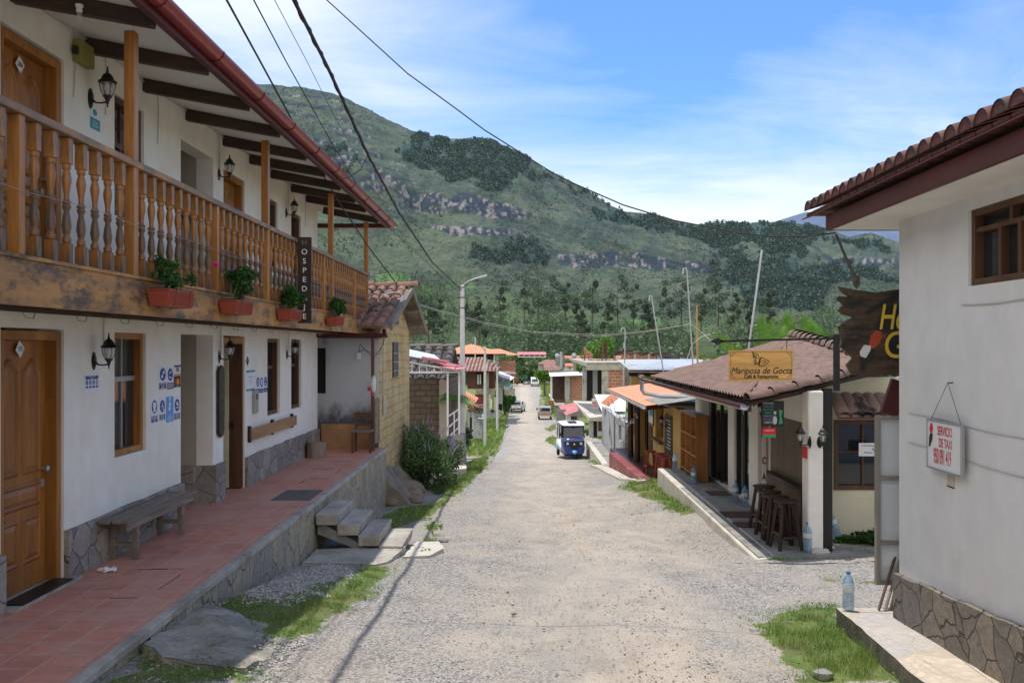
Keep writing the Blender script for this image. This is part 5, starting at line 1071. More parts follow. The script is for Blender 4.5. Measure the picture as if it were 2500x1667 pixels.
for z0_, z1_ in ((1.545,1.47),(1.32,1.235)): m.tube([(RX(y)-.008, y, z0_+(z1_-z0_)*(7.2-y)/3.2+.006*math.sin(y*5)) for y in np.arange(7.2,3.4,-.15)], .0035, 5)
m.tube([(RX(y)-.008, y, 2.33+.01*math.sin(y*4)) for y in np.arange(6.3,3.6,-.15)], .004, 5); m.build('strand', MW['wirew'], T)
# hostal sign
T = thing('hostal_sign', 'dark carved wooden hostel board with yellow letters and a red headed bird', 'sign', (3.2,7.8,1.8))
q = [(1923,658),(1960,665),(2010,672),(2066,664),(2160,660),(2250,690),(2250,850),(2160,866),(2100,868),(2066,858),(2045,852),(2030,860),(2000,866),(1985,862),(1955,860),(1943,838),(1958,822),(1945,810),(1928,795),(1935,778),(1930,770),(1925,748),(1940,738),(1960,728),(1935,722),(1922,712),(1938,700),(1922,688),(1924,680),(1950,682),(1935,672)]
YS = 7.8; f3 = lambda x, y, o=0: (PD(x,y,YS).x, YS-o, PD(x,y,YS).z)
m = MB(); m.prism([f3(x,y,.02) for x, y in q], (0,.05,0)); bd = m.build('board', mwood('dark_carved_board', (.045,.027,.016), (.13,.08,.042), 'x', .8, .6, wear=(.012,.01,.008), wthr=(.46,.6)), T, bevel=.008)
m = MB(); m.prism([f3(x,y,.024) for x, y in [(1985,715),(2066,668),(2120,640),(2250,700),(2250,712),(2120,655),(2066,684),(1986,725)]], (0,.003,0)); m.build('roof_motif', MW['black'], T)
for pts in ([(2010,762),(2018,728),(2040,700),(2160,700),(2160,752),(2060,756)],[(2030,800),(2034,770),(2060,760),(2170,765),(2170,830),(2060,832),(2040,822)]): m = MB(); m.prism([f3(x,y,.023) for x, y in pts], (0,.002,0)); m.build('letter_ground', MW['black'], T)
text('Hostal', (f3(2014,731)[0], YS-.028, f3(0,731)[2]), .30, 'cam', MW['yellow'], T, shear=.25, align='LEFT', sx=.62, bold=.002, ext=.003)
text('Gocta', (f3(2024,795)[0], YS-.028, f3(0,795)[2]), .32, 'cam', MW['yellow'], T, shear=.1, align='LEFT', sx=.8, bold=.0, ext=.003)
m = MB(); m.prism([f3(x,y,.026) for x, y in [(1993,790),(1998,770),(2010,758),(2022,762),(2024,772),(2018,788),(2005,800),(1992,802)]], (0,.003,0)); m.build('bird_head', MW['prred'] if 0 else mbase('bird_red', (.33,.05,.022), .2, 8, .7, .1), T)
m = MB(); m.prism([f3(x,y,.0265) for x, y in [(1972,808),(1982,792),(1998,794),(1996,806),(1986,822),(1974,818)]], (0,.003,0)); m.build('bird_wing', MW['sheer'], T)
m = MB(); m.prism([f3(x,y,.0255) for x, y in [(1972,818),(1990,800),(2008,800),(2004,822),(1988,836),(1984,852),(1972,850),(1974,832)]], (0,.003,0)); m.build('bird_body', MW['black'], T)
for e in ((2041,570,7.93),):
    m = MB(); a = P(2041,572,7.9); b = P(2097,697,7.8); m.tube([a+(b-a)*t_+Vector((0,0,-.01*math.sin(PI*t_))) for t_ in np.linspace(0,1,9)], .011, 7); m.blob(b+Vector((-.02,0,.03)), (.03,.03,.05), 3, 7, 5, .3); m.build('rope', mbase('dark_rope', (.09,.075,.055), .4, 40, .95, .5, 60), T)
# leaning banner frame
T = thing('banner_frame', 'back of a framed translucent banner leaning at the inn corner', 'banner', (3.1,7.72,-.1)); YB = 7.74
x0_, x1_ = P(2140,0,YB).x, P(2290,0,YB).x; zt_, zb_ = P(0,1016,YB).z, P(0,1428,YB).z
m = MB(); m.box(x0_,x0_+.035,YB,YB+.05,zb_,zt_); m.box(x1_-.035,x1_,YB,YB+.05,zb_,zt_); 
for z in (zb_, zt_-.03, P(0,1172,YB).z, P(0,1330,YB).z): m.box(x0_+.0351,x1_-.0351,YB+.003,YB+.04,z,z+.03)
m.build('frame', MW['alframe'], T, bevel=.003)
m = MB(); m.box(x0_+.01,x1_-.01,YB+.051,YB+.055,zb_+.01,zt_-.01); m.build('banner_sheet', MW['sheer'], T)
text('Gocta', (x0_+.43,YB+.049,P(0,1278,YB).z), .19, 'back', MW['sheerw'], T, ext=0, bold=.004, align='CENTER')
text('950 091 419', (x0_+.33,YB+.049,P(0,1415,YB).z), .10, 'back', MW['sheerw'], T, ext=0, bold=.003, align='CENTER', sx=.9)
for pts in ([(2147,1312),(2195,1316),(2195,1322),(2147,1318)],[(2160,1385),(2163,1360),(2172,1358),(2172,1350),(2195,1348),(2195,1385)],[(2147,1182),(2195,1186),(2195,1192),(2147,1188)]): m = MB(); m.add([ (P(x,y,YB).x, YB+.0495, P(x,y,YB).z) for x, y in pts], [tuple(range(len(pts)))]); m.build('faded_print', MW['sheerw'], T)
T = thing('bamboo_stakes', 'brown wooden stakes propped behind the banner at the inn corner', 'stakes', (3.0,7.66,-.2)); 
for i, (a_, b_) in enumerate([((2148,1480),(2165,1425)),((2163,1482),(2180,1425)),((2174,1490),(2190,1425)),((2186,1498),(2197,1425))]):
    m = MB(); p = P(a_[0],a_[1],7.62); t_ = P(b_[0],b_[1],7.70); m.tube([p-(t_-p)*.15, t_+(t_-p)*2], .012, 7); m.build('stake', MW['barkp'] if i%2 else MW['browndoor'], T)
T = thing('brace_board', 'reddish board leaning beside the inn corner above the banner', 'board', (3.0,8.1,1.5)); m = MB(); m.beam(P(2168,1012,8.0), P(2196,930,8.0), .05, .14); m.build('plank', MW['redf'], T)

# ---------- bottles ----------
def make_bottle(label, cat='bottle', group=None):
    T = thing('water_bottle', label, cat, (0,0,0), group or 'large blue plastic water bottles'); m = MB()
    m.lathe([(.02,.002),(.038,0.0),(.046,.012),(.047,.05),(.045,.06),(.047,.07),(.047,.12),(.044,.135),(.047,.15),(.047,.215),(.043,.235),(.03,.262),(.016,.28),(.014,.292)], (0,0,0), 16); m.build('body', MW['bottle'], T, smooth=True)
    m = MB(); m.lathe([(.016,.2925),(.017,.296),(.017,.31),(.014,.313)], (0,0,0), 12); m.build('cap', MW['bcap'], T)
    m = MB(); m.lathe([(.0475,.152),(.0476,.153),(.0476,.20),(.0475,.201)], (0,0,0), 16); m.build('label_band', MW['sheer'], T, smooth=True)
    return T
B = make_bottle('blue capped water bottle standing at the tip of the flagstone pavement'); bp = P(2067,1478,7.66); B.location = (bp.x, 7.62, float(gw(7.62))+.012)

# ---------- cafe ----------
PZ = -.63; XC = 3.92; WC = fx(XC, -1)
CF = thing('cafe_building', 'cream and white cafe with a brown tiled hip roof and open veranda', 'cafe', (6,16,PZ))
PLT = MB(); PLT.box(3.07,7,12.0,20.6,-1.9,PZ-.012); PLTo = PLT.build('cafe_terrace', MW['concd'], None); tag(PLTo, 'level concrete terrace in front of the cafe', 'terrace', kind='structure')
m = MB(); m.hexa([(3.02,11.9,-1.6),(3.30,12.02,-1.6),(3.30,20.62,-1.9),(3.05,20.62,-1.9)], [(3.02,11.9,PZ-.04),(3.30,12.02,PZ-.008),(3.30,20.62,PZ),(3.05,20.62,PZ)]); tag(m.build('terrace_kerb', MW['concl'], bevel=.02), 'pale concrete kerb along the cafe terrace', 'kerb', kind='structure')
yC = lambda px_: F*XC/(px_-CX)
ops = [(12.55,14.62,.22+PZ+.0,1.0),(14.68,15.35,PZ,1.35),(15.95,17.05,PZ,1.34),(17.55,19.3,PZ,1.34)]
m = MB(); wallgrid(m, WC, 12.5, 20.8, PZ-.01, 1.44, ops, .18); m.build('wall', MW['plaster'], CF)
m = MB(); wallgrid(m, fy(13.1), 4.1, 8.5, -1.2, 1.62, [(4.41,5.6,.045,1.02)], .2); m.build('side_wall', MW['cream'], CF)
m = MB(); m.box(3.78,3.98,12.22,12.499,-.9,1.47); m.build('corner_pillar', MW['plaster'], CF, bevel=.02)
m = MB(); m.box(4.0,4.11,12.26,12.37,-.9,1.50); m.build('corner_post', MW['black'], CF)
m = MB(); m.box(4.15,8.3,20.7,20.8,-1,1.35); m.box(8.3,8.5,13.31,20.8,-1,1.35); m.box(5.6,5.65,13.31,20.69,PZ,1.3); m.box(4.11,8.3,13.31,20.7,1.30,1.34); m.build('inner_wall', MW['dkroom'], CF)
# veranda bar: plank panel, counter front, sill
m = MB()
for i in range(13): y = 12.56+i*.158; m.box(XC+.02,XC+.045,y,y+.15,.12+.10*(0),.985)
m.build('shutter_panel', MW['panel'], CF); 
m = MB(); m.box(XC-.10,XC+.10,12.56,14.6,.075,.118); m.box(XC-.14,XC-.101,12.5,12.56,PZ,.118); m.build('bar_sill', MW['black'], CF)
m = MB(); m.box(XC-.02,XC+.001-.021+.0,12.52,14.66,PZ,.0745); m.box(XC-.03,XC-.0205,12.52,14.66,PZ,.0745); m.build('bar_front', MW['browndoor'], CF)
m = MB(); m.box(XC+.05,XC+.09,14.7,15.33,PZ,1.33); dr = m.build('door', MW['ndoor'], CF); m = MB(); m.lathe([(.012,0),(.02,.05),(.008,.06)], (XC+.0,15.2,.4), 8, axis='x'); m.build('door_knob', MW['steel'], dr)
for (a, b) in ((15.95,17.05),(17.55,19.3)):
    f = frame_of(WC, a, b, PZ, 1.34, -.12, -.04, .05, CF, MW['black'], 'glass_door'); m = MB(); fbox(m, WC, a+.05, b-.05, -.085, -.08, PZ+.02, 1.29); m.build('pane', MW['glass'], f); m = MB(); fbox(m, WC, (a+b)/2-.03, (a+b)/2+.03, -.11, -.05, PZ, 1.29); m.build('stile', MW['black'], f)
wf = frame_of(fy(13.1), 4.41, 5.6, .045, 1.02, -.12, .02, .06, CF, MW['browndoor'], 'window', True)
m = MB(); f = fy(13.1); fbox(m, f, 4.47, 5.54, -.09, -.03, .56, .59)
for s in (4.83,5.2): fbox(m, f, s-.015, s+.015, -.088, -.032, .105, .559); fbox(m, f, s-.015, s+.015, -.088, -.032, .591, .96)
m.build('glazing_bar', MW['browndoor'], wf); m = MB(); fbox(m, f, 4.47, 5.54, -.065, -.06, .1, .96); m.build('pane', MW['glass'], wf)
m = MB()
for x_, z_ in ((4.62,.78),(4.72,.72),(4.60,.36),(5.1,.7)): m.lathe([(.03,z_-.06),(.035,z_),(.02,z_+.05)], (x_,13.42,0), 8)
m.build('crockery', MW['steel'], wf)
m = MB()
for i in range(10):
    x = 4.42+i*.155; R0 = [(x+.085*math.cos(a), 13.08, 1.36+.055*math.sin(a)) for a in np.linspace(0,PI,9)]; R1 = [(x+.02+.10*math.cos(a), 12.72, 1.09+.07*math.sin(a)) for a in np.linspace(0,PI,9)]; m.loft([R0,R1], cap=False)
m.build('window_hood', mbase('pink_clay_tile', (.30,.19,.16), .25, 6, .85, .3, 30, dark=(.05,.045,.045), dscale=3.0, dthr=(.52,.6)), CF, smooth=True)
m = MB(); m.hexa([(4.34,12.72,1.07),(6,12.72,1.07),(6,13.09,1.34),(4.34,13.09,1.34)], [(4.34,12.72,1.09),(6,12.72,1.09),(6,13.09,1.36),(4.34,13.09,1.36)]); m.build('hood_deck', MW['redf'], CF)
# hip roof: corrugated brown tile sheets on three corner points
C0, C1, PK, R1_ = Vector((2.95,12.1,1.36)), Vector((2.95,20.95,1.36)), P(1935,822,19.0), P(2172,893,12.6)
def sheet(m, A, B, Pk, pitch, amp, row, step, nsub=6):
    e = (B-A).normalized(); L = (B-A).length; h = Pk-A; up = (h-e*h.dot(e)); H = up.length; up.normalize(); nn = e.cross(up).normalized(); 
    if nn.z < 0: nn = -nn
    pk_s = (Pk-A).dot(e); du = pitch/nsub; nu = int(L/du)+1; nv = max(1, int(H/(row/3))); 
    def lim(v): f_ = v/H; return pk_s*f_, L-(L-pk_s)*f_
    for j in range(nv):
        v0, v1 = H*j/nv, H*(j+1)/nv; a0, b0 = lim(v0); a1, b1 = lim(v1); k0 = int(max(min(a0,a1),-.2)/du)-1; k1 = int(max(b0,b1)/du)+2; pts = []
        for (v, a_, b_) in ((v0,a0,b0),(v1,a1,b1)):
            rowp = []
            for k in range(k0, k1+1):
                s = min(max(k*du, a_), b_); wv = amp*math.sin(2*PI*s/pitch); st_ = step*(1-((v+1e-4 if v is v0 else v-1e-4) % row)/row); sag = -.05*math.sin(PI*min(1,v/H))*math.sin(s*1.1)*.6
                rowp.append(A+e*s+up*v+nn*(wv+st_+sag+.015))
            pts.append(rowp)
        b = len(m.v); n = len(pts[0]); m.v += [tuple(p) for p in pts[0]+pts[1]]; m.f += [(b+i, b+i+1, b+n+i+1, b+n+i) for i in range(n-1)]
        if j > 0 and int(v0/row+1e-6) != int((v0-1e-3)/row+1e-6):   # small riser at the lap
            b2 = len(m.v); m.v += [tuple(p-nn*(step+.004)) for p in pts[0]]; m.f += [(b2+i, b2+i+1, b+i+1, b+i) for i in range(n-1)]
    return m
rf = MB(); R2_ = Vector((8.9,20.95,1.36)); sheet(rf, C1, R2_, PK, .19, .018, .47, .022); sheet(rf, R2_, R1_, PK, .19, .018, .47, .022); sheet(rf, C0, C1, PK, .19, .02, .47, .022); sheet(rf, C0, R1_, PK, .19, .018, .47, .022); rf.build('roof', MW['roofb'], CF, smooth=True)
m = MB()
def ridge_caps(m, a, b, r, n):
    for i in range(n):
        p = a+(b-a)*(i/n); q_ = a+(b-a)*((i+1.15)/n); d = (q_-p).normalized(); s = d.cross(Vector((0,0,1))).normalized(); u = s.cross(d)
        m.loft([[p+s*rr*math.cos(t_)+u*(rr*math.sin(t_)+up_) for t_ in np.linspace(0,PI,9)] for p, rr, up_ in ((p,r*.85,0),(q_,r,.02))], cap=False)
ridge_caps(m, PK+Vector((0,0,.03)), R1_+(R1_-PK)*.05+Vector((0,0,.03)), .13, 17); ridge_caps(m, R1_+Vector((-.3,-.02,-.06)), C0+Vector((0.05,0,.0)), .09, 5); m.build('ridge_cap', MW['roofb'], CF, smooth=True)
m = MB(); m.tube([R1_+Vector((0,.03,-.05)), C0+Vector((0,.03,-.05))], .035, 6); m.tube([C0+Vector((.12,.1,-.05)), C1+Vector((.12,-.1,-.05))], .03, 6); m.hexa([C0+Vector((.1,.1,-.03)),C1+Vector((.1,0,-.03)),Vector((3.92,20.8,1.46)),Vector((4.0,12.5,1.48))], [C0+Vector((.1,.1,-.02)),C1+Vector((.1,0,-.02)),Vector((3.92,20.8,1.48)),Vector((4.0,12.5,1.50))]); m.build('eaves_board', MW['dark'], CF)
m = MB()
for y in np.arange(12.5,20.8,1.02): m.beam((3.03,y,1.30),(3.92,y,1.50),.06,.10)
m.build('eaves_rafter', MW['rafter'], CF)
m = MB(); m.box(2.99,3.03,12.2,20.9,1.20,1.30); m.build('eaves_fascia', MW['redf'], CF)
m = MB(); rg_ = [(2.93+.065*math.cos(a), 1.285+.065*math.sin(a)) for a in np.linspace(-PI,0,9)]+[(2.93+.058*math.cos(a), 1.285+.058*math.sin(a)) for a in np.linspace(0,-PI,9)]
gy = [12.15,14,16,18,20,22.6]; gz = [0,-.012,-.018,-.005,.005,.0]; m.loft([[(x+.0, y, z+dz) for x, z in rg_] for y, dz in zip(gy, gz)]); m.build('gutter', MW['steel'], CF, smooth=True)
m = MB(); m.box(2.855,2.87,12.14,22.6,1.25,1.30); m.build('gutter_lip', MW['redf'], CF)
m = MB(); m.tube([(2.95,22.5,1.24),(2.95,22.5,1.02),(3.0,22.5,.93),(3.4,22.5,.86),(4.2,22.4,.84)], .05, 8); m.build('downpipe', MW['steel'], CF, smooth=True)
# bracket sign
T = thing('bracket_sign', 'varnished wooden cafe sign with a butterfly hanging from a black iron arm', 'sign', (4.07,12.05,1.4)); YA = 12.0
m = MB(); a = P(2036,816,YA); b = P(2049,954,YA); m.box(a.x,b.x,YA-.03,YA+.04,b.z,a.z); m.build('upright', MW['black'], T, bevel=.004)
m = MB(); l = P(1760,833,YA); r_ = P(2037,826,YA); m.beam(l, (r_.x,YA,r_.z), .03, .028); m.prism([P(1734,833,YA-.015),P(1752,824,YA-.015),P(1768,833,YA-.015),P(1752,842,YA-.015)], (0,.03,0)); m.build('arm', MW['black'], T)
a = P(1779,931,YA); b = P(1936,853,YA); m = MB(); m.hexa([(a.x,YA-.015,a.z),(b.x,YA-.015,b.z-(b.z-a.z)*.965),(b.x,YA+.015,a.z+.014),(a.x,YA+.015,a.z)], [(a.x,YA-.015,b.z-.014),(b.x,YA-.015,b.z),(b.x,YA+.015,b.z),(a.x,YA+.015,b.z-.014)]); m.build('board', MW['board'], T, bevel=.003)
m = MB(); m.tube([(b.x-.08,YA,b.z),(b.x-.08,YA,P(0,828,YA).z)], .005, 5); m.tube([(a.x+.08,YA,b.z),(a.x+.08,YA,P(0,831,YA).z)], .005, 5); m.build('chain', MW['black'], T)
cx_ = (a.x+b.x)/2; cz_ = lambda py_: P(0,py_,YA).z
text('Mariposa de Gocta', (cx_, YA-.018, cz_(905)), .115, 'cam', MW['black'], T, shear=.32, bold=0, sx=.88, ext=.001)
text('Café & Restaurante', (cx_, YA-.018, cz_(919)), .062, 'cam', MW['black'], T, bold=.001, sx=.9, ext=.001)
m = MB(); z4 = lambda x, y: (P(1550+x/2.529,0,YA).x, YA-.0175, P(0,780+y/2.529,YA).z)
def stroke(m, pts, w=.006):
    for p, q_ in zip(pts[:-1], pts[1:]): m.beam(p, q_, .002, w, up=(0,-1,0)) if 0 else m.beam(p, q_, w, .003, up=(0,1,0))
for pl in ([(752,266),(722,200),(758,214),(768,250),(760,272),(735,272),(733,250),(748,262)],[(732,240),(726,212),(748,222),(752,240),(742,232),(736,224)],[(765,256),(775,234),(795,240),(828,258),(800,284),(765,288),(770,262),(790,252),(808,260),(796,272),(784,266)],[(745,262),(740,276),(755,270)],[(760,282),(775,240),(784,228)]): stroke(m, [z4(x, y) for x, y in pl])
x0b, x1b, z0b, z1b = a.x+.02, b.x-.02, a.z+.035, b.z-.03; stroke(m, [(x0b,YA-.0175,z0b),(x1b,YA-.0175,z0b),(x1b,YA-.0175,z1b),(x0b,YA-.0175,z1b),(x0b,YA-.0175,z0b)], .0025)
for sx_, sz_, xx_, zz_ in ((1,1,x0b,z0b),(-1,1,x1b,z0b),(-1,-1,x1b,z1b),(1,-1,x0b,z1b)): stroke(m, [(xx_+sx_*.06,YA-.0175,zz_+sz_*.012),(xx_+sx_*.03,YA-.0175,zz_+sz_*.03),(xx_+sx_*.012,YA-.0175,zz_+sz_*.06)], .004)
m.build('butterfly_drawing', MW['black'], T)
# chalk menu board hanging at the eaves
c5 = lambda x, y, Y: P(1780+x/3.6475, 950+y/3.6475, Y); YM = 12.3
T = thing('menu_board', 'hanging black coffee menu board with coloured chalk writing', 'menu board', tuple(c5(390,330,YM))); m = MB(); a = c5(285,328,YM); b = c5(490,103,YM); m.box(a.x,b.x,YM-.012,YM+.012,a.z,b.z); m.build('board', MW['menu'], T, bevel=.012)
for i, (tx, mt) in enumerate((('CAPPUCCINO','chalk'),('CAFFE LATTE','chalkb'),('MOCACCINO','chalkg'),('ESPRESSO','chalkg'),('AMERICANO','chalkb'),('MACCHIATO','chalkv'),('CORRETTO','chalk'))): text(tx, (a.x+.09,YM-.0145,b.z-.032-i*.042), .036, 'cam', MW[mt], T, ext=0, sx=.62, bold=.0006, name='chalk_line')
m = MB(); f6 = lambda x, y: (c5(x,y,YM).x, YM-.0145, c5(x,y,YM).z); m.add([f6(*p) for p in [(392,195),(420,195),(415,225),(398,225)]], [(0,1,2,3)]); m.add([f6(405+20*math.cos(t_),275+38*math.sin(t_)) for t_ in np.linspace(0,2*PI,16,False)], [tuple(range(16))]); m.build('cup_drawing', MW['chalk'], T)
m = MB(); m.add([f6(*p) for p in [(440,180),(475,190),(462,240),(478,300),(440,315),(448,250)]], [tuple(range(6))]); m.build('green_drawing', MW['chalkg'], T)
m = MB(); m.tube([c5(310,103,YM), c5(340,78,YM), c5(395,66,YM)], .004, 5); m.build('cord', MW['wirew'], T)
T = thing('offer_print', 'small red and green print hanging under the menu board', 'print', tuple(c5(355,430,12.32))); m = MB(); a = c5(298,428,12.32); b = c5(415,345,12.32); m.box(a.x,b.x,12.315,12.325,a.z+.04,b.z); m.build('red_panel', MW['prred'], T); m = MB(); m.box(a.x,b.x,12.315,12.325,a.z,a.z+.0399); m.build('green_panel', MW['chalkg'], T); text('GRACIAS', ((a.x+b.x)/2,12.312,(a.z+b.z)/2+.03), .03, 'cam', MW['paper'], T, ext=0)
T = thing('letter_strip', 'vertical white strip with black letters beside the cafe door', 'sign', (3.88,14.5,0)); m = MB(); YL = 14.45; a = c5(293,890,YL); b = c5(330,430,YL); m.box(a.x,b.x,YL,YL+.02,a.z,b.z); m.build('strip', MW['paper'], T)
for i, ch in enumerate('CAFE'): text(ch, ((a.x+b.x)/2, YL-.003, b.z-.36-i*.25), .15, 'cam', MW['black'], T, ext=0, sx=.6, bold=.004, name='letter')
T = thing('window_print', 'white paper print reading Cafe Organico behind the cafe window', 'print', tuple(c5(1240,590,12.98))); m = MB(); a = c5(1155,595,12.95); b = c5(1322,478,12.95); m.box(a.x,b.x,12.95,12.955,a.z,b.z); m.build('sheet', MW['paper'], T); text('Café Organico', ((a.x+b.x)/2,12.947,b.z-.035), .034, 'cam', MW['menu'], T, ext=0, sx=.85); text('Mariposa', ((a.x+b.x)/2,12.947,a.z+.05), .034, 'cam', MW['menu'], T, ext=0, shear=.3)
m = MB(); q_ = (b.x-.05, 12.9465, (a.z+b.z)/2); m.add([(q_[0]+dx_,q_[1],q_[2]+dz_) for dx_, dz_ in ((-.03,0),(-.01,.035),(.0,0),(.03,-.01),(0,-.025))], [(0,1,2,3,4)]); m.build('wing_drawing', MW['laven'], T)
T = thing('red_sticker', 'red price sticker on the cafe corner pillar under the lamp', 'sticker', tuple(c5(722,610,12.3))); m = MB(); m.box(3.76,3.779,12.25,12.42,c5(0,615,12.3).z,c5(0,515,12.3).z); m.build('sheet', MW['prred'], T)
# lamps of the cafe
lq = make_lamp('wall_lamp', 'black lantern on the street side of the cafe corner pillar', squat=True); lq['group'] = 'coach lamps fixed to the walls'
def setlamp(o, loc, rz, s=1.0): o.location = loc; o.rotation_euler = (0,0,rz); o.scale = (s,s,s)
setlamp(lq, (3.80,12.22,.80), PI*1.08, .72)
dup(lq, (3.93,12.22,.80), -PI/2, 'black lantern on the front face of the cafe corner pillar', scale=.70)
dup(lq, (XC-.005,14.62,1.0), PI, 'black lantern beside the cafe door under the menu board', scale=.70)
dup(lq, (XC-.005,15.6,1.12), PI, 'black lantern on the white strip of wall between cafe door and glass door', scale=.70)
dup(lq, (XC-.005,17.3,1.1), PI, 'black lantern on the second white pillar of the cafe', scale=.70)
dup(lq, (3.9,24.6,.0), PI, 'black lantern on the ochre wall beside the chalkboard', scale=.85)
# stools
def make_stool(label, mat, group, H=.72):
    T = thing('bar_stool', label, 'stool', (0,0,0), group); m = MB(); m.lathe([(.14,H-.03),(.165,H-.022),(.165,H-.006),(.155,H)], (0,0,0), 22); m.build('seat', mat, T, bevel=.003)
    for a in (-1,1):
        for b in (-1,1): m = MB(); m.beam((a*.085,b*.085,H-.031),(a*.155,b*.155,.0),.04,.04); m.build('leg', mat, T, bevel=.003)
    for a in (-1,1):
        m = MB(); m.beam((a*.138,-.118,.21),(a*.138,.118,.21),.025,.03); m.build('stretcher', mat, T); m = MB(); m.beam((-.112,a*.142,.17),(.112,a*.142,.17),.025,.03); m.build('stretcher', mat, T); m = MB(); m.beam((a*.088,-.07,H-.07),(a*.088,.07,H-.07),.02,.06); m.build('apron', mat, T)
    return T
S0 = make_stool('dark wooden bar stool nearest the cafe corner pillar', MW['dark'], 'dark bar stools in front of the cafe counter', .645); S0.location = (3.557,12.46,PZ-.01); S0.rotation_euler = (0,0,.15)
dup(S0, (3.54,12.83,PZ-.01), -.1, 'second dark bar stool counted from the cafe corner pillar'); dup(S0, (3.555,13.26,PZ-.01), .05, 'third dark bar stool counted from the cafe corner pillar'); dup(S0, (3.61,13.78,PZ-.01), .2, 'dark bar stool farthest from the cafe corner pillar')
# bottles on the terrace
for (px_, py_, Y_, lab, z_) in ((1972,1347,12.25,'water bottle at the foot of the cafe corner pillar',PZ-.012),(2011,1325,12.35,'water bottle leaning on the black corner post of the cafe',PZ+.05),(2045,1322,12.9,'water bottle half hidden right of the black corner post',PZ+.06),(1818,1238,15.7,'water bottle on the terrace beside the glass cafe door',PZ-.012),(1796,1225,16.3,'water bottle in front of the black glass doors',PZ-.012),(1694,1166,18.3,'water bottle in front of the tall orange shelf',PZ-.012),(1648,1138,20.9,'water bottle at the ochre wall left of the shelf',PZ-.05)):
    p = P(px_, py_, Y_); o = dup(B, (p.x, Y_, z_), rnd.uniform(0,6), lab, scale=1.25 if Y_ < 13 else 1.15)
    if 'leaning' in lab: o.rotation_euler = (.05,.04,0)
    if 'half hidden' in lab: o.rotation_euler = (0,-.35,0)
for i, (px_, py_, Y_, s) in enumerate([(1997,1338,12.15,.075),(2013,1337,12.2,.055),(2028,1331,12.5,.05),(2042,1327,12.7,.05)]): p = P(px_,py_,Y_); m = MB(); m.blob((p.x,Y_,G(p.x,Y_)+.05), (s*1.2,s,s*.9), i+80, 9, 6, .15); tag(m.build('white_stone', MW['concl'], smooth=True), ['large white stone at the foot of the cafe corner pillar','rounded white stone beside the black corner post','small white stone right of the black corner post','outermost white stone by the cafe side wall'][i], 'stone', 'white stones at the cafe corner')
for i, (y0, y1) in enumerate(((13.9,14.3),(14.7,15.25),(16.9,17.4))): m = MB(); m.box(3.25 if i < 2 else 3.45,3.85,y0,y1,PZ-.0119,PZ-.003); o = m.build('door_mat', mbrick('striped_mat', (.16,.07,.06), (.08,.05,.05), (.05,.04,.04), 2, .06, .01, 'xy', off=0), loc=(3.55,y0,PZ-.012)); tag(o, ['striped red mat nearest the bar stools','striped red mat before the cafe door','faded mat before the second glass door'][i], 'mat', 'mats on the cafe terrace')
# orange shelf
T = thing('shelf_unit', 'tall orange wooden shelf with open square compartments', 'shelf', (3.72,20.2,PZ)); m = MB(); X0, X1, Y0_, Y1_, Z0_, Z1_ = 3.50,3.74,18.5,20.3,PZ+.0,.64
m.box(X0,X1,Y0_,Y0_+.035,Z0_,Z1_); m.box(X0,X1,Y1_-.035,Y1_,Z0_,Z1_); m.box(X0-.01,X1+.01,Y0_-.01,Y1_+.01,Z1_,Z1_+.04); m.box(X1-.02,X1,Y0_+.035,Y1_-.035,Z0_,Z1_); m.build('case', MW['shelf'], T); m = MB()
for z in (Z0_+.08,-.16,.22): m.box(X0+.002,X1-.0201,Y0_+.0351,Y1_-.0351,z,z+.03)
m.build('board', MW['shelf'], T)
for y in (19.07,19.67): m = MB(); m.box(X0+.001,X1-.0202,y,y+.03,Z0_,Z1_-.001); m.build('divider', MW['shelf'], T)

# ---------- ochre restaurant beyond ----------
z4 = lambda x, y, Y: P(1380+x/4.48, 850+y/4.48, Y)
OR = thing('ochre_restaurant', 'ochre painted restaurant with an orange awning roof and string lights', 'restaurant', (5,28,-1.5))
m = MB(); wallgrid(m, WC, 21.2, 28.3, -2.0, .50, [(25.4,26.9,-.55,.42)], .2); m.build('wall', MW['ochre'], OR); m = MB(); wallgrid(m, WC, 30.6, 33.8, -2.3, .50, [(31.2,32.2,-1.0,.2)], .2); m.build('wall', MW['ochre'], OR)
for bx_ in ((4.13,4.2,25.3,27,-.7,.45),(4.13,4.2,31,32.4,-1.2,.4),(4.2,8,30.7,30.8,-2.2,.5),(5.4,5.5,28.3,30.7,-2.2,.5)): m = MB(); m.box(*bx_); m.build('inner_wall', MW['dkroom'], OR)
for bx_ in ((3.94,8.2,33.6,33.8,-2.2,.5),(4.13,8.2,28.1,28.3,-2.2,.5)): m = MB(); m.box(*bx_); m.build('side_wall', MW['ochre'], OR)
m = MB(); m.box(3.78,3.92,25.3,27,-.60,-.55); m.build('window_sill', MW['browndoor'], OR)
for y in (28.6,30.3): m = MB(); m.tube([(3.62,y,-2.1),(3.6,y,.47)], .09, 8); m.build('pillar', MW['dark'], OR)
A_, B_ = Vector((3.22,24.0,.50)), Vector((3.22,34.4,.48)); 
def corr(m, a, b, c, d, n=60, amp=.012):   # a-b lower edge, d-c upper edge, waves run up the slope
    a, b, c, d = map(Vector, (a,b,c,d)); nn = (b-a).cross(d-a).normalized(); b0 = len(m.v)
    for i in range(n+1):
        t_ = i/n; o = nn*amp*(1 if i%2 else -1); m.v += [tuple(a+(b-a)*t_+o), tuple(d+(c-d)*t_+o)]
    m.f += [(b0+2*i, b0+2*i+2, b0+2*i+3, b0+2*i+1) for i in range(n)]; return m
m = MB(); corr(m, A_+Vector((.03,0,.02)), B_+Vector((.03,0,.02)), (7.5,34.4,1.02), (7.5,24.0,1.02), 70, .012); m.build('roof_sheet', MW['orange_sheet'], OR)
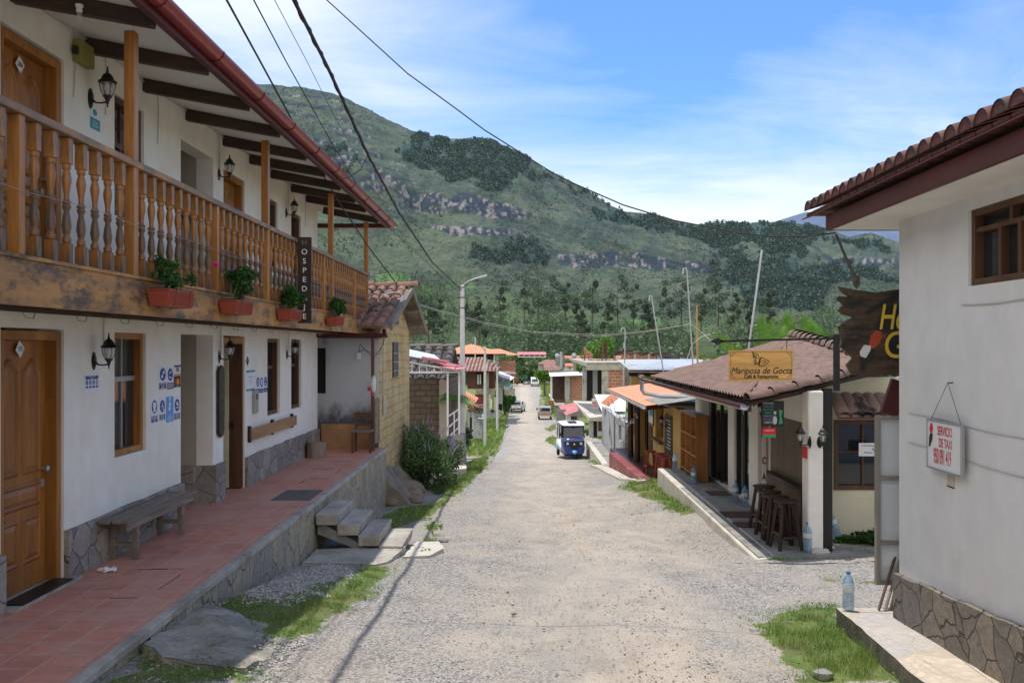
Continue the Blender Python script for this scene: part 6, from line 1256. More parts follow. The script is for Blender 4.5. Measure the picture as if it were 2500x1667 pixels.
m = MB(); rg_ = [(3.2+.06*math.cos(a), .49+.06*math.sin(a)) for a in np.linspace(-PI,0,9)]+[(3.2+.053*math.cos(a), .49+.053*math.sin(a)) for a in np.linspace(0,-PI,9)]; m.loft([[(x,24.0,z+.01) for x, z in rg_],[(x,34.6,z-.01) for x, z in rg_]]); m.build('gutter', MW['steel'], OR, smooth=True)
m = MB(); m.box(3.27,3.30,24.0,34.4,.38,.48); m.build('eaves_fascia', MW['redf'], OR)
m = MB()
for y in np.arange(24.3,34.2,.9): m.beam((3.3,y,.44),(5.5,y,.66),.06,.08)
m.build('eaves_rafter', MW['rafter'], OR)
m = MB(); m.box(3.5,5.5,22.0,24.2,.62,.66); corr(m, (3.2,21.3,.72), (3.2,23.9,.70), (6,23.9,1.1), (6,21.3,1.1), 24, .015); m.build('shed_roof', MW['concd'], OR)
T = thing('awning_flap', 'loose orange sheet hanging in front of the ochre restaurant roof', 'awning', tuple(z4(440,630,34.8))); m = MB(); corr(m, z4(383,598,34.4), z4(470,636,34.4), z4(590,545,35.6), z4(505,490,35.6), 12, .005); m.build('sheet', MW['orange_sheet'], T)
# terrace of the restaurant
m = MB(); m.hexa([(3.28,22.9,-2.6),(4.1,22.9,-2.6),(4.1,33.8,-3),(3.28,33.8,-3)], [(3.28,22.9,-1.33),(4.1,22.9,-1.33),(4.1,33.8,-1.62),(3.28,33.8,-1.62)]); tag(m.build('red_terrace', MW['darktile']), 'dark red tiled terrace of the ochre restaurant', 'terrace', kind='structure')
m = MB(); m.hexa([(3.0,22.9,-2.6),(3.27,22.9,-2.6),(3.27,31.2,-3),(3.0,31.2,-3)], [(3.0,22.9,-1.23),(3.27,22.9,-1.23),(3.27,31.2,-1.48),(3.0,31.2,-1.48)]); m.build('terrace_wall', MW['redstain'], bevel=.015); tag(bpy.data.objects['terrace_wall'], 'low red painted wall edging the restaurant terrace', 'low wall')
slab('concrete_apron', 'pale concrete strip along the foot of the red terrace wall', [(2.75,21.8),(2.98,21.8),(2.98,31.8),(2.85,33.5),(2.55,33.5),(2.6,28)], 0, lambda x, y: G(x,y)+.07, MW['concl'], .01, .01, 'kerb', .1)
SR = make_stool('red bar stool nearest the cafe terrace', MW['stoolr'], 'red stools on the restaurant terrace', .62); SR.location = (3.72,23.4,-1.345)
dup(SR, (3.70,24.0,-1.36), .1, 'second red bar stool from the cafe terrace'); dup(SR, (3.72,24.6,-1.37), -.1, 'third red bar stool from the cafe terrace'); dup(SR, (3.55,25.3,-1.39), .1, 'red bar stool farthest from the cafe terrace')
def wallboard(name, label, cat, y0, y1, z0, z1, mat, fm):
    T = thing(name, label, cat, (XC,y0,z0)); m = MB(); fbox(m, WC, y0, y1, .002, .02, z0, z1); m.build('board', mat, T); frame_of(WC, y0-.03, y1+.03, z0-.03, z1+.03, .002, .035, .03, T, fm, 'board_frame', True); return T
T = wallboard('chalk_menu', 'tall chalk menu board on the ochre wall by the window', 'menu board', 23.9, 25.0, -.75, .22, MW['menu'], MW['browndoor']); m = MB()
for i in range(9): fbox(m, WC, 24.1+rnd.uniform(0,.1), 24.75+rnd.uniform(-.2,.1), .0202, .0215, .10-i*.09, .125-i*.09)
m.build('chalk_lines', MW['chalk'], T)
T = wallboard('painted_board', 'pale painted board on the ochre wall', 'board', 27.2, 28.2, -.22, .42, MW['sheer'], MW['browndoor']); m = MB(); fbox(m, WC, 27.35, 28.0, .0202, .022, .0, .25); m.build('picture', MW['teal'], T)
T = wallboard('dark_board', 'narrow dark board with upright letters low on the ochre wall', 'sign', 27.45, 27.95, -1.05, -.32, MW['menu'], MW['browndoor']); 
for i in range(5): text('MENU!'[i], (XC-.024,27.7,-.42-i*.13), .12, 'nx', MW['chalk'], T, ext=0, name='letter')
# string lights
for j, (a_, b_, sag) in enumerate((((3.2,25.0,.38),(3.3,33.5,.3),.55),((3.35,26.5,.4),(3.2,33.8,.2),.75))):
    T = thing('string_lights', ['string of round bulbs drooping from the orange awning, nearer strand','string of round bulbs drooping from the orange awning, lower strand'][j], 'string lights', a_); a_, b_ = Vector(a_), Vector(b_); pts = []
    for i in range(41): t_ = i/40; pts.append(a_+(b_-a_)*t_+Vector((0,0,-sag*4*t_*(1-t_)-.12*abs(math.sin(t_*14)))))
    m = MB(); m.tube(pts, .008, 4); m.build('cord', MW['wire'], T)
    for i in range(2,40,4): m = MB(); p = pts[i]; m.lathe([(.012,-.01),(.014,-.04),(.024,-.055),(.027,-.07),(.018,-.09),(.004,-.10)], p, 8); m.build('bulb', MW['clear'], T, smooth=True)
# ---------- yellow adobe house and its porch ----------
AD = thing('adobe_house', 'yellow adobe house with a steep clay tile roof beside the guesthouse', 'house', (-4.5,21.6,-1.2)); XA = -2.85
m = MB(); m.prism([(XA,19.0,-1.5),(XA,24.2,-2.0),(XA,24.2,2.42),(XA,21.6,3.36),(XA,19.0,2.30)], (-.35,0,0)); m.build('gable_wall', MW['adobe'], AD)
m = MB(); m.box(-8,XA-.351,19.0,19.3,-1.5,2.3); m.box(-8,XA-.351,23.9,24.2,-2,2.3); m.build('side_wall', MW['adobe'], AD)
m = MB()
def slope_tiles(m, x0, x1, yr, zr_, ye, ze, pitch=.27, r=.115, seg=.5):
    L = math.hypot(ye-yr, ze-zr_); k = max(1, int(L/seg))
    for x in np.arange(x0+pitch/2, x1, pitch):
        for i in range(k):
            a, b = i/k, min(1.03, (i+1.12)/k); jx = rnd.uniform(-.015,.015); jz = rnd.uniform(-.01,.01); R = []
            for t_, rr, up in ((a, r*.82, 0), (b, r, .02)):
                cy_, cz2 = yr+(ye-yr)*t_, zr_+(ze-zr_)*t_+up+jz; R.append([(x+jx+rr*math.cos(PI*j/8), cy_, cz2+rr*math.sin(PI*j/8)) for j in range(9)])
            m.loft(R, cap=False); m.add(R[1], [tuple(range(9))])
    return m
slope_tiles(m, -6.4, -2.45, 21.6, 3.40, 17.9, 2.44, .24, .10); slope_tiles(m, -6.4, -2.45, 21.6, 3.40, 25.0, 2.42, .24, .10); m.build('roof_tiles', MW['tileold'], AD, smooth=True)
m = MB(); m.prism([(-6.5,17.95,2.40),(-6.5,21.6,3.34),(-6.5,25.0,2.36),(-6.5,25.0,2.42),(-6.5,21.6,3.40),(-6.5,17.95,2.46)], (4.0,0,0)); m.build('roof_deck', MW['greyw'], AD)
m = MB(); ridge_caps(m, Vector((-6.5,21.6,3.42)), Vector((-2.4,21.6,3.42)), .13, 8)
m.build('ridge_cap', MW['tileold'], AD, smooth=True); m = MB(); m.beam((-2.47,17.95,2.43),(-2.47,21.6,3.36),.05,.14); m.beam((-2.47,21.6,3.36),(-2.47,25.0,2.39),.05,.14); m.build('verge_board', MW['greyw'], AD)
m = MB()
for y, z in ((19.4,2.55),(20.4,2.9),(21.6,3.22),(22.8,2.9),(23.9,2.55)): m.tube([(-3.2,y,z),(-2.5,y,z)], .05, 7)
m.build('purlin', MW['barkp'], AD)
f = MB(); y0, y1 = yw(1010*1.0-42,2.85), 0
wy0, wy1 = F*2.85/(CX-958), F*2.85/(CX-971); m = MB(); m.box(XA+.001,XA+.02,wy0,wy1,zD(0,921,wy0),zD(0,835,wy0)); w_ = m.build('window', MW['dkroom'], AD); m = MB()
for k in range(4): yy_ = wy0+(wy1-wy0)*(k+.5)/4; m.box(XA+.021,XA+.035,yy_-.012,yy_+.012,zD(0,921,wy0),zD(0,835,wy0))
for k in range(3): zz_ = zD(0,921,wy0)+(k+.7)*.2; m.box(XA+.0212,XA+.03,wy0,wy1,zz_-.012,zz_+.012)
m.build('window_bar', MW['alu'], w_)
yb_ = F*2.83/(CX-936); T = thing('meter_tube', 'white plastic meter tube with a box on the yellow adobe wall', 'conduit', (XA,yb_,.3)); m = MB(); m.tube([(XA+.02,yb_,zD(0,815,yb_)),(XA+.02,yb_,zD(0,968,yb_))], .012, 6); m.build('tube', MW['wirew'], T); m = MB(); m.lathe([(.02,zD(0,1014,yb_)),(.042,zD(0,1008,yb_)),(.042,zD(0,975,yb_)),(.025,zD(0,966,yb_))], (XA+.04,yb_,0), 8); m.build('box', MW['wirew'], T, smooth=True)
PO = thing('porch', 'small porch with a mildewed grey wall between guesthouse and adobe house', 'porch', (-3.5,19,0))
m = MB(); wallgrid(m, fy(18.95), -5.2, -2.86, -.2, 2.22, [(-4.4,-3.93,1.1,2.02)], .04); m.build('back_wall', MW['mildew'], PO)
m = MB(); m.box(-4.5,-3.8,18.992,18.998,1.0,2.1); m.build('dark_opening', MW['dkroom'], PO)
m = MB(); m.box(-3.97,-2.93,18.70,18.78,.0,.50); m.build('ochre_panel', MW['plank'], PO); m = MB(); m.box(-4.1,-2.72,18.5,19.3,2.23,2.29); m.box(-4.0,-2.62,18.4,18.47,2.24,2.31); m.build('porch_lintel', MW['redf'], PO)
m = MB(); m.box(-2.94,-2.88,18.5,18.56,.0,2.22); m.build('porch_post', MW['browndoor'], PO); m = MB(); m.box(-2.90,-2.84,18.9,18.96,.15,1.0)
m.build('fence_rail', MW['browndoor'], PO)
for i in range(9): m = MB(); y = 18.58+i*.036; m.tube([(-2.87+.002*i,y,.12),(-2.865+.002*i,y+rnd.uniform(-.008,.008),1.0+rnd.uniform(-.03,.08))], .010, 5); m.build('fence_stick', MW['barkp'], PO)
T = thing('meter_box', 'small box with loose cables under the porch roof', 'meter', (-3.2,18.93,1.85)); m = MB(); m.box(-3.29,-3.22,18.90,18.949,1.80,1.93); m.build('case', MW['paper'], T); m = MB(); m.tube([(-3.25,18.9,1.93),(-3.2,18.8,2.1),(-3.05,18.7,1.95),(-2.8,18.6,1.9),(-2.66,18.6,2.25)], .006, 5); m.tube([(-3.25,18.9,1.93),(-3.1,18.75,2.0),(-2.9,18.6,1.82),(-2.70,18.55,2.1),(-2.7,18.5,2.3)], .006, 5); m.build('cable', MW['wire'], T)
T = thing('hanging_bag', 'net bag with red things hanging on the porch post', 'bag', (-2.86,18.45,1.1)); m = MB(); m.blob((-2.88,18.45,1.30), (.06,.05,.17), 5, 8, 6, .25); m.build('net', MW['sheer'], T, smooth=True); m = MB(); m.blob((-2.96,18.44,1.22), (.045,.04,.045), 6, 8, 5, .2); m.blob((-2.90,18.42,1.10), (.035,.03,.04), 8, 8, 5, .2); m.build('fruit', MW['prred'], T, smooth=True)
# earth bank and big shrub
bank = MB(); rings = []
for t_ in np.linspace(0,1,46):
    y = 18.9+t_*9; rings.append([(-2.86-.3,y,G(-3,y)-.4)]+[(-2.84+q*(.72-.2*t_), y, (lambda q: G(-2.4,y)+(.80-.35*t_)*(1-q)**1.1*(.65+.7*float(fbm(np.array([y*1.9]),np.array([q*3.0]),3,5)[0]))-.06)(q)) for q in np.linspace(0,1,12)]+[(-2.0,y,G(-2,y)-.5)])
bank.loft(rings); tag(bank.build('earth_bank', mbase('bank_earth', (.22,.185,.14), .3, 4, .95, .7, 20, dark=(.09,.085,.05), dthr=(.5,.7)), smooth=True), 'bare lumpy earth bank at the foot of the yellow adobe house', 'bank', kind='structure')
def bush(name, label, cat, c, rad, n, size, mat, seed, cat2=None, group=None, stems=6, lumps=12, flowers=None):
    T = thing(name, label, cat, (c[0],c[1],c[2]), group); rg = np.random.RandomState(seed); m = MB(); cs = []
    for k in range(stems): a = rg.uniform(0,6.28); m.tube([(c[0],c[1],c[2]-.05),(c[0]+math.cos(a)*rad[0]*.35,c[1]+math.sin(a)*rad[1]*.35,c[2]+rad[2]*.8),(c[0]+math.cos(a)*rad[0]*.7,c[1]+math.sin(a)*rad[1]*.7,c[2]+rad[2]*1.5)], [.03*rad[2],.02*rad[2],.008*rad[2]], 5)
    m.build('stem', MW['bark'], T)
    for k in range(lumps):
        d = rg.normal(0,1,3); d /= np.linalg.norm(d); r = rg.uniform(.35,.85); cs.append(((c[0]+d[0]*rad[0]*r, c[1]+d[1]*rad[1]*r, c[2]+rad[2]+d[2]*rad[2]*r*.95), (rad[0]*.38,rad[1]*.38,rad[2]*.36), rg.uniform(.7,1.2)))
    crown(cs, n//lumps, size, mat, T, rg, 'foliage', .1)
    if flowers:
        m = MB()
        for k in range(flowers[1]):
            m = MB(); d = rg.normal(0,1,3); d[2] = abs(d[2])*.6; d /= np.linalg.norm(d); b_ = Vector((c[0]+d[0]*rad[0]*.95, c[1]+d[1]*rad[1]*.95, c[2]+rad[2]+d[2]*rad[2]*.9)); m.tube([b_, b_+Vector((d[0]*.1+rg.uniform(-.05,.05), d[1]*.1, .12+rg.uniform(0,.12)))], [.012,.006], 5); m.build('flower_spike', flowers[0], T)
    return T
MW['leafb'] = mleaf('grey_green_leaf', [(.06,.12,.04),(.12,.20,.07),(.08,.15,.05),(.19,.26,.11)])
bush('flowering_shrub', 'large grey green shrub with lilac flower spikes below the adobe house', 'shrub', (-2.3,22.6,-1.42), (.76,1.25,.86), 12000, .036, MW['leafb'], 1, flowers=(MW['laven'], 46), lumps=26)
bush('green_shrub', 'fresh green shrub standing right behind the lilac flowered one', 'shrub', (-2.05,25.8,-1.62), (.55,1.3,.72), 5200, .036, MW['leafs'], 2, lumps=18)
bush('weed_clump', 'low weeds at the roadside under the flowering shrub', 'weeds', (-1.75,22.4,-1.38), (.35,1.6,.18), 2600, .03, MW['leafs'], 3, lumps=12, stems=2)
bush('weed_clump', 'leafy weeds along the cafe side wall', 'weeds', (4.75,12.75,-.72), (.5,.22,.16), 1500, .035, MW['leafg'], 4, lumps=10, stems=2)
slab('concrete_block', 'pale concrete block half buried in grass beside the gate pillar', [wpn(1030,1085), wpn(1070,1082), wpn(1072,1093), wpn(1028,1098)], 0, lambda x, y: G(x,y)+.22, MW['concl'], .01, .02, 'block')
for i, (x, y, r_) in enumerate(((-2.55,19.5,.26),(-2.3,20.2,.2),(-2.45,20.8,.3),(-2.15,19.3,.13),(-2.6,18.95,.16))):
    m = MB(); m.blob((x,y,G(x,y)+r_*.35), (r_*1.2,r_,r_*.8), 300+i, 12, 8, .16); tag(m.build('earth_boulder', bpy.data.materials['bank_earth'], smooth=True), ['earthy boulder right against the end of the walkway wall','rounded earthy boulder beside the shrub roots','largest earthy boulder of the bank','small earthy boulder at the grass edge by the walkway end','earthy boulder tucked behind the walkway corner'][i], 'boulder', 'boulders on the earth bank')
# gate pillar, steel frame, sheds
c6 = lambda x, y, Y: P(1000+x/6.03, 820+y/6.03, Y)
m = MB(); a = P(1110,1060,30); b = P(1136,1155,30); m.hexa([(a.x-.03,29.6,b.z-.3),(b.x+.03,29.6,b.z-.3),(b.x+.03,30.6,b.z-.3),(a.x-.03,30.6,b.z-.3)], [(a.x,29.7,a.z),(b.x-.03,29.7,a.z),(b.x-.03,30.6,a.z),(a.x,30.6,a.z)]); tag(m.build('gate_pillar', MW['concd'], bevel=.02), 'rough grey concrete block wall under the white steel railing', 'low wall')
SH = thing('adobe_shed', 'dark adobe shed with blackened roof tiles behind the white steel frame', 'shed', (-3.2,33,-2))
m = MB(); a = c6(30,540,32); b = c6(440,1330,32); m.box(-7,b.x,32,32.3,-2.2,.95); m.build('wall', MW['adobed'], SH); m = MB(); m.box(b.x+.001,c6(550,0,32).x,31.9,32.35,-2.2,.9); m.build('corner_strip', MW['beige'], SH); m = MB(); m.box(b.x+.02,b.x+.3,32.36,38,-2.4,.9); m.build('side_wall', MW['adobed'], SH)
m = MB(); slope_tiles(m, -7.5, P(1100,0,34.5).x, 36.5, 1.98, 32.2, .62, .42, .17, .55); slope_tiles(m, -7.5, P(1100,0,34.5).x, 36.5, 1.98, 40, .9, .42, .17, .6); m.build('roof_tiles', MW['tiledark'], SH, smooth=True)
m = MB(); m.prism([(-7.6,32.2,.58),(-7.6,36.5,1.9),(-7.6,40,.86),(-7.6,40,.9),(-7.6,36.5,1.96),(-7.6,32.2,.62)], (7.6+P(1102,0,34.5).x,0,0)); ridge_caps(m, Vector((-7.5,36.5,2.0)), Vector((P(1102,0,34.5).x,36.5,2.0)), .16, 8); m.build('roof_deck', MW['dark'], SH)
SF = thing('steel_canopy', 'white steel pipe frame carrying a faded pink sheet roof', 'canopy', (-2.4,30,-1)); pa, pb = P(1093,0,30), P(1121,0,30)
for q_ in (pa, pb): m = MB(); m.box(q_.x-.03,q_.x+.03,29.97,30.03,P(0,1062,30).z-.02,P(0,905,30).z); m.build('post', MW['white'], SF)
m = MB(); m.beam(P(1000,909,30), P(1122,908,30), .05, .06); m.beam(P(1000,884,30), P(1125,906,30), .05, .05)
for k in range(6): x = 1006+k*18; m.beam(P(x,886+(x-1000)*.18,30), P(x,907,30), .025, .025)
m.build('truss', MW['white'], SF)
m = MB(); m.beam(P(1096,1015,29.9), P(1121,998,30.4), .035, .035); m.beam(P(1096,1042,29.9), P(1121,1020,30.4), .035, .035); m.beam(P(1100,1062,29.9), P(1121,1042,30.4), .035, .035); m.beam(P(1109,1068,30), P(1109,1006,30), .035, .035); m.build('railing', MW['white'], SF)
m = MB(); corr(m, P(1046,888,30.6), P(1138,897,29.2), P(1141,895,33), P(1090,884,33.5), 30, .012); corr(m, P(1046,888,30.6), P(1112,902,29.0), P(1138,897,29.2), P(1100,890,31), 20, .01); m.build('red_sheet', MW['redsheet'], SF)
T = thing('zinc_sheet', 'curved pale zinc sheet roof above the pink one', 'roof sheet', tuple(P(1040,870,31))); m = MB(); rows = []
for t_ in np.linspace(0,1,9): rows.append([P(1000-20,848+6*t_,33).lerp(P(1062,866+4*t_,33),u).lerp(P(980,866,29.5).lerp(P(1086,884,30),u), t_)+Vector((0,0,.012*math.sin(u*150))) for u in np.linspace(0,1,60)])
m.loft(rows, cap=False); m.build('sheet', MW['zinc'], T, smooth=True); m = MB(); m.tube([P(1030,873,29.6),P(1060,878,29.8),P(1090,884,30)], .05, 8); m.build('rolled_edge', MW['redsheet'], T)
T = thing('palm', 'small palm with drooping fronds behind the white railing', 'palm', (-2.2,31.4,-2.1)); m = MB(); m.tube([(-2.2,31.4,-2.2),(-2.22,31.4,.35)], [.1,.07], 7); m.build('trunk', MW['bark'], T); m = MB(); rg = np.random.RandomState(3)
for k in range(15):
    a = k*2.4; L = .55+.3*rg.rand(); up = .45*rg.rand(); base = Vector((-2.22,31.4,.35)); prev = None
    for i in range(12):
        t_ = i/11; p = base+Vector((math.cos(a)*L*t_, math.sin(a)*L*t_, up*t_*1.2-1.1*t_*t_*L*.6)); s = Vector((-math.sin(a),math.cos(a),0))*(.16*math.sin(PI*min(1,t_*.9+.1)))
        if prev is not None:
            for sg in (-1,1): m.add([p, p+s*sg+Vector((0,0,-.10)), p+s*sg*.98+Vector((math.cos(a)*.03,math.sin(a)*.03,-.13)), (p+prev)/2], [(0,1,2,3)])
        prev = p
m.build('frond', MW['leafy'], T)
bush('bush', 'dark bush filling the gap behind the concrete lamp post', 'shrub', (-3.0,42,-3.2), (1.0,1.5,.9), 1600, .12, MW['leafd'], 9, lumps=10)
bush('bush', 'small green weeds by the foot of the second pole', 'weeds', (-3.2,49,-3.6), (.8,1.5,.45), 900, .1, MW['leafs'], 10, lumps=8)

# ---------- poles, lamp, wires ----------
def pole(px_, pyt, Y, r0, r1, label, mat=MW['pole'], name='concrete_pole', cat='pole', base=None):
    p = P(px_, 0, Y); zt = P(0,pyt,Y).z; zb = G(p.x,Y)-.3 if base is None else base; T = thing(name, label, cat, (p.x,Y,zb+.3 if base is None else base)); m = MB(); m.lathe([(r0,zb),(r0*.85+r1*.15,zb+(zt-zb)*.4),(r1,zt-.02),(r1*.5,zt)], (p.x,Y,0), 14); m.build('shaft', mat, T, smooth=True); return T, p, zt
T, pA, zA = pole(1129,696,40,.13,.085,'tall concrete street lamp pole beside the adobe shed', name='street_lamp', cat='street lamp')
m = MB(); A = lambda x, y: P(x,y,40); m.tube([A(1131,700),A(1133,694),A(1142,687),A(1158,681),A(1166,678)], .022, 7); m.build('lamp_arm', MW['steel'], T, smooth=True); m = MB(); m.hexa([A(1164,681)+Vector((0,-.12,0)),A(1190,674)+Vector((0,-.08,0)),A(1190,674)+Vector((0,.08,0)),A(1164,681)+Vector((0,.12,0))], [A(1168,675)+Vector((0,-.1,0)),A(1189,671)+Vector((0,-.06,0)),A(1189,671)+Vector((0,.06,0)),A(1168,675)+Vector((0,.1,0))]); m.build('lamp_head', MW['alu'], T, bevel=.01)
m = MB(); 
for z in (zA-.12,zA-.55,zA-1.0): m.lathe([(.10,z),(.105,z+.02),(.10,z+.04)], (pA.x,40,0), 12)
m.tube([(pA.x+.1,40,zA-.2),(pA.x+.25,39.9,zA-.5),(pA.x+.2,39.9,zA-1.1),(pA.x+.09,39.9,zA-.9)], .012, 5); m.build('clamp', MW['black'], T)
pole(1184,847,51,.085,.06,'thin concrete pole standing on the left verge behind the street lamp'); pole(1214,896,75,.10,.07,'third concrete pole down the left side of the street')
T, pD, zDd = pole(1229,884,133,.12,.09,'far concrete pole with a small lamp arm', name='street_lamp', cat='street lamp'); m = MB(); m.tube([P(1229,888,133),P(1216,891,133)], .05, 6); m.build('lamp_arm', MW['steel'], T)
pole(1244,880,160,.12,.09,'farthest concrete pole on the left of the street')
T, pF, zF = pole(1254,895,150,.06,.05,'white flagpole with red and white flags at the far left of the street', MW['white'], 'flagpole', 'flagpole')
for (x0, y0, x1, y1) in ((1254,897,1259,916),(1258,918,1264,936)): 
    m = MB(); a = P(x0,y0,150); b = P(x1,y1,150); w3 = (b.x-a.x)/3; h_ = b.z-a.z; fl_ = MB(); m.hexa([(a.x,150,b.z),(a.x+w3*1.5,150.1,b.z),(a.x+w3*1.5,150.15,b.z),(a.x,150.05,b.z)], [(a.x,150,a.z),(a.x+w3*1.5,150.1,a.z),(a.x+w3*1.5,150.15,a.z),(a.x,150.05,a.z)]); m.build('flag', MW['prred'], T)
def wire(label, pts, r, mat=None, sag=0, name='overhead_cable'):
    p2 = []; pts = [Vector(p) for p in pts]
    for a, b in zip(pts[:-1], pts[1:]):
        n_ = max(2, int((b-a).length/1.2)); p2 += [a+(b-a)*(i/n_)+Vector((0,0,-sag*4*(i/n_)*(1-i/n_))) for i in range(n_)]
    p2.append(pts[-1]); T = thing(name, label, 'cable', p2[0]); m = MB(); m.tube(p2, r, 6); m.build('strand', mat or MW['wire'], T, smooth=True); return T
MWl = {}
W_ = lambda l: [P(x,y,Y) for x, y, Y in l]
T = wire('thick twisted black cable running from above the balcony to the street lamp', [(-1.95,-8,6.9)]+W_([(717,0,9.1),(800,165,11.2),(898,378,14.6),(975,520,19.5),(1055,640,27),(1126,707,40)]), .022)
m = MB(); tp = W_([(717,0,9.1),(800,165,11.2),(898,378,14.6),(975,520,19.5),(1055,640,27)]); q2 = []
for a, b in zip(tp[:-1], tp[1:]):
    n_ = int((b-a).length/.09)
    for i in range(n_): t_ = i/n_; k = len(q2)*.75; q2.append(a+(b-a)*t_+Vector((math.cos(k)*.016, 0, math.sin(k)*.016)))
m.tube(q2, .014, 5); m.build('twist', MW['wire'], T)
wire('black cable crossing the gutter and ending at the yellow house roof', [(-2.7,-8,7.6)]+W_([(553,0,8.45),(635,150,10.0),(744,351,13.2),(831,500,16.4),(897,599,18.6),(969,694,20.5)]), .012)
wire('thin black cable crossing the roof edge of the guesthouse', [(-2.5,-8,7.4)]+W_([(619,0,8.8),(698,150,11),(816,360,16),(916,523,23),(1128,722,40)]), .008)
wire('hair thin cable between the two black cables', [(-2.3,-8,7.2)]+W_([(670,0,9.5),(749,150,12),(802,256,14.5),(896,431,21),(991,589,31),(1128,712,40)]), .0045)
wire('short black lead looping from the thick cable to the rafters', W_([(898,380,14.6),(880,415,14.5),(850,433,14.4),(830,440,14.3),(812,433,14.2),(796,422,13.9)]), .008)
wire('single black cable sagging across the street to the inn eaves', W_([(660,-130,8.9),(797,0,8.8),(995,180,8.7),(1115,267,8.6),(1183,318,8.55),(1350,423,8.4),(1405,450,8.35),(1520,500,8.25),(1639,537,8.18),(1805,569,8.1),(1886,578,8.05),(1965,577,8.0),(2041,569,7.95)]), .0065)
for k in (0, 1): wire(['upper pale twin cable crossing the street behind the lamp post','lower pale twin cable crossing the street behind the lamp post'][k], W_([(962,724+k*2,20.6),(1060,754+k*3,26),(1180,786+k*4,30),(1300,809+k*3,31),(1461,818+k*4,32),(1580,808+k*2,33),(1686,791,33)]), .006, MW['wirew'])
wire('pale cable dropping from the rooftop pipe to the garden', W_([(1686,791,33),(1715,812,33),(1744,840,32)]), .007, MW['wirew'])
wire('bent whitish hose standing above the zinc roof', W_([(1744,812,33),(1712,822,33),(1690,840,33),(1676,880,33)]), .012, MW['wirew'])
wire('dark cable from the tall leaning mast towards the village', W_([(1856,613,30),(1785,648,32),(1663,686,35),(1526,725,48),(1300,749,80)]), .008)
wire('dark cable from the hooked rooftop pipe', W_([(1676,678,33),(1640,700,34),(1589,738,36),(1500,770,55),(1430,790,80)]), .007)
wire('cable running from pole to pole along the left of the street', [pA+Vector((.1,0,zA-.35))-Vector((0,0,pA.z))]+[P(1184,855,51), P(1214,905,75), P(1229,892,133)], .014, sag=.5)
wire('cable slanting across the far street from the second pole', W_([(1186,866,51),(1290,890,80),(1380,893,100)]), .012, sag=.3)
def mast(label, a, b, Y, r, mat, hook=0, base=-.5, name='mast'):
    p0, p1 = P(a[0],a[1],Y), P(b[0],b[1],Y); T = thing(name, label, 'mast', p1); m = MB(); d = (p1-p0); pts = [p0+d*1.25, p0]
    if hook: pts += [p0+Vector((-hook*.3,0,.12)), p0+Vector((-hook,0,.10)), p0+Vector((-hook*1.2,0,-.1))]
    m.tube(pts, r, 8); m.build('pipe', mat, T, smooth=True); return T
mast('tall leaning grey mast behind the cafe roof', (1860,611), (1828,852), 30, .035, MW['steel'])
mast('tall straight rooftop pipe with a hooked top', (1677,662), (1691,878), 33, .026, MW['steel'], .12)
mast('left leaning rooftop pipe with a small hook', (1591,728), (1617,890), 36, .026, MW['steel'], .08)
mast('short curved white pipe above the zinc roof', (1526,806), (1525,878), 50, .03, MW['steel'], .18)
mast('thin bamboo pole standing in the garden behind the cafe', (1701,745), (1703,885), 34, .035, mbase('bamboo', (.38,.25,.09), .2, 5, .6, .1))
mast('thin white antenna pole over the orange roofs', (1160,893-70), (1160,905), 90, .04, MW['white'])

# ---------- garden behind the cafe ----------
T = thing('banana_plant', 'banana plants with large torn leaves behind the cafe roof', 'banana plant', (9,31,-1)); rg = np.random.RandomState(8)
tips = [(1852,770),(1880,780),(1905,762),(1935,765),(1975,770),(2010,775),(1890,795),(1845,800),(1800,815),(2030,790),(1960,790),(1920,800),(1780,838),(1755,870)]
stemP = []
for i, (x, y) in enumerate(tips):
    m = MB(); Yb = 29+rg.rand()*4; t0 = P(x+rg.uniform(-12,25),895,Yb); t1 = P(x,y-16,Yb); side = 1 if rg.rand() > .5 else -1; prev = None; N = 14
    bend = Vector((rg.uniform(-.9,.9), rg.uniform(-.5,.5), -.15)); ax = (t1-t0); wv = ax.cross(Vector((0,1,.3))).normalized()*.38
    for k in range(N):
        t_ = .35+.65*k/(N-1); p = t0+ax*t_+bend*(t_*t_); wd = wv*math.sin(PI*min(1,(t_-.35)/.65*.92+.06))
        if prev is not None:
            g = .90 if k % 3 else .7
            m.add([prev[0], prev[0]+prev[1], p+wd*g+Vector((0,0,-.05)), p], [(0,1,2,3)]); m.add([prev[0], p, p-wd*g+Vector((0,0,-.08)), prev[0]-prev[1]], [(0,1,2,3)])
        prev = (p, wd)
    stemP.append((t0, t0+ax*.4)); m.build('leaf', MW['banana'], T)
m = MB()
for a, b in stemP[::2]: m.tube([a+Vector((0,0,-.8)), b], [.12,.05], 7)
m.build('stem', MW['leafs'], T)
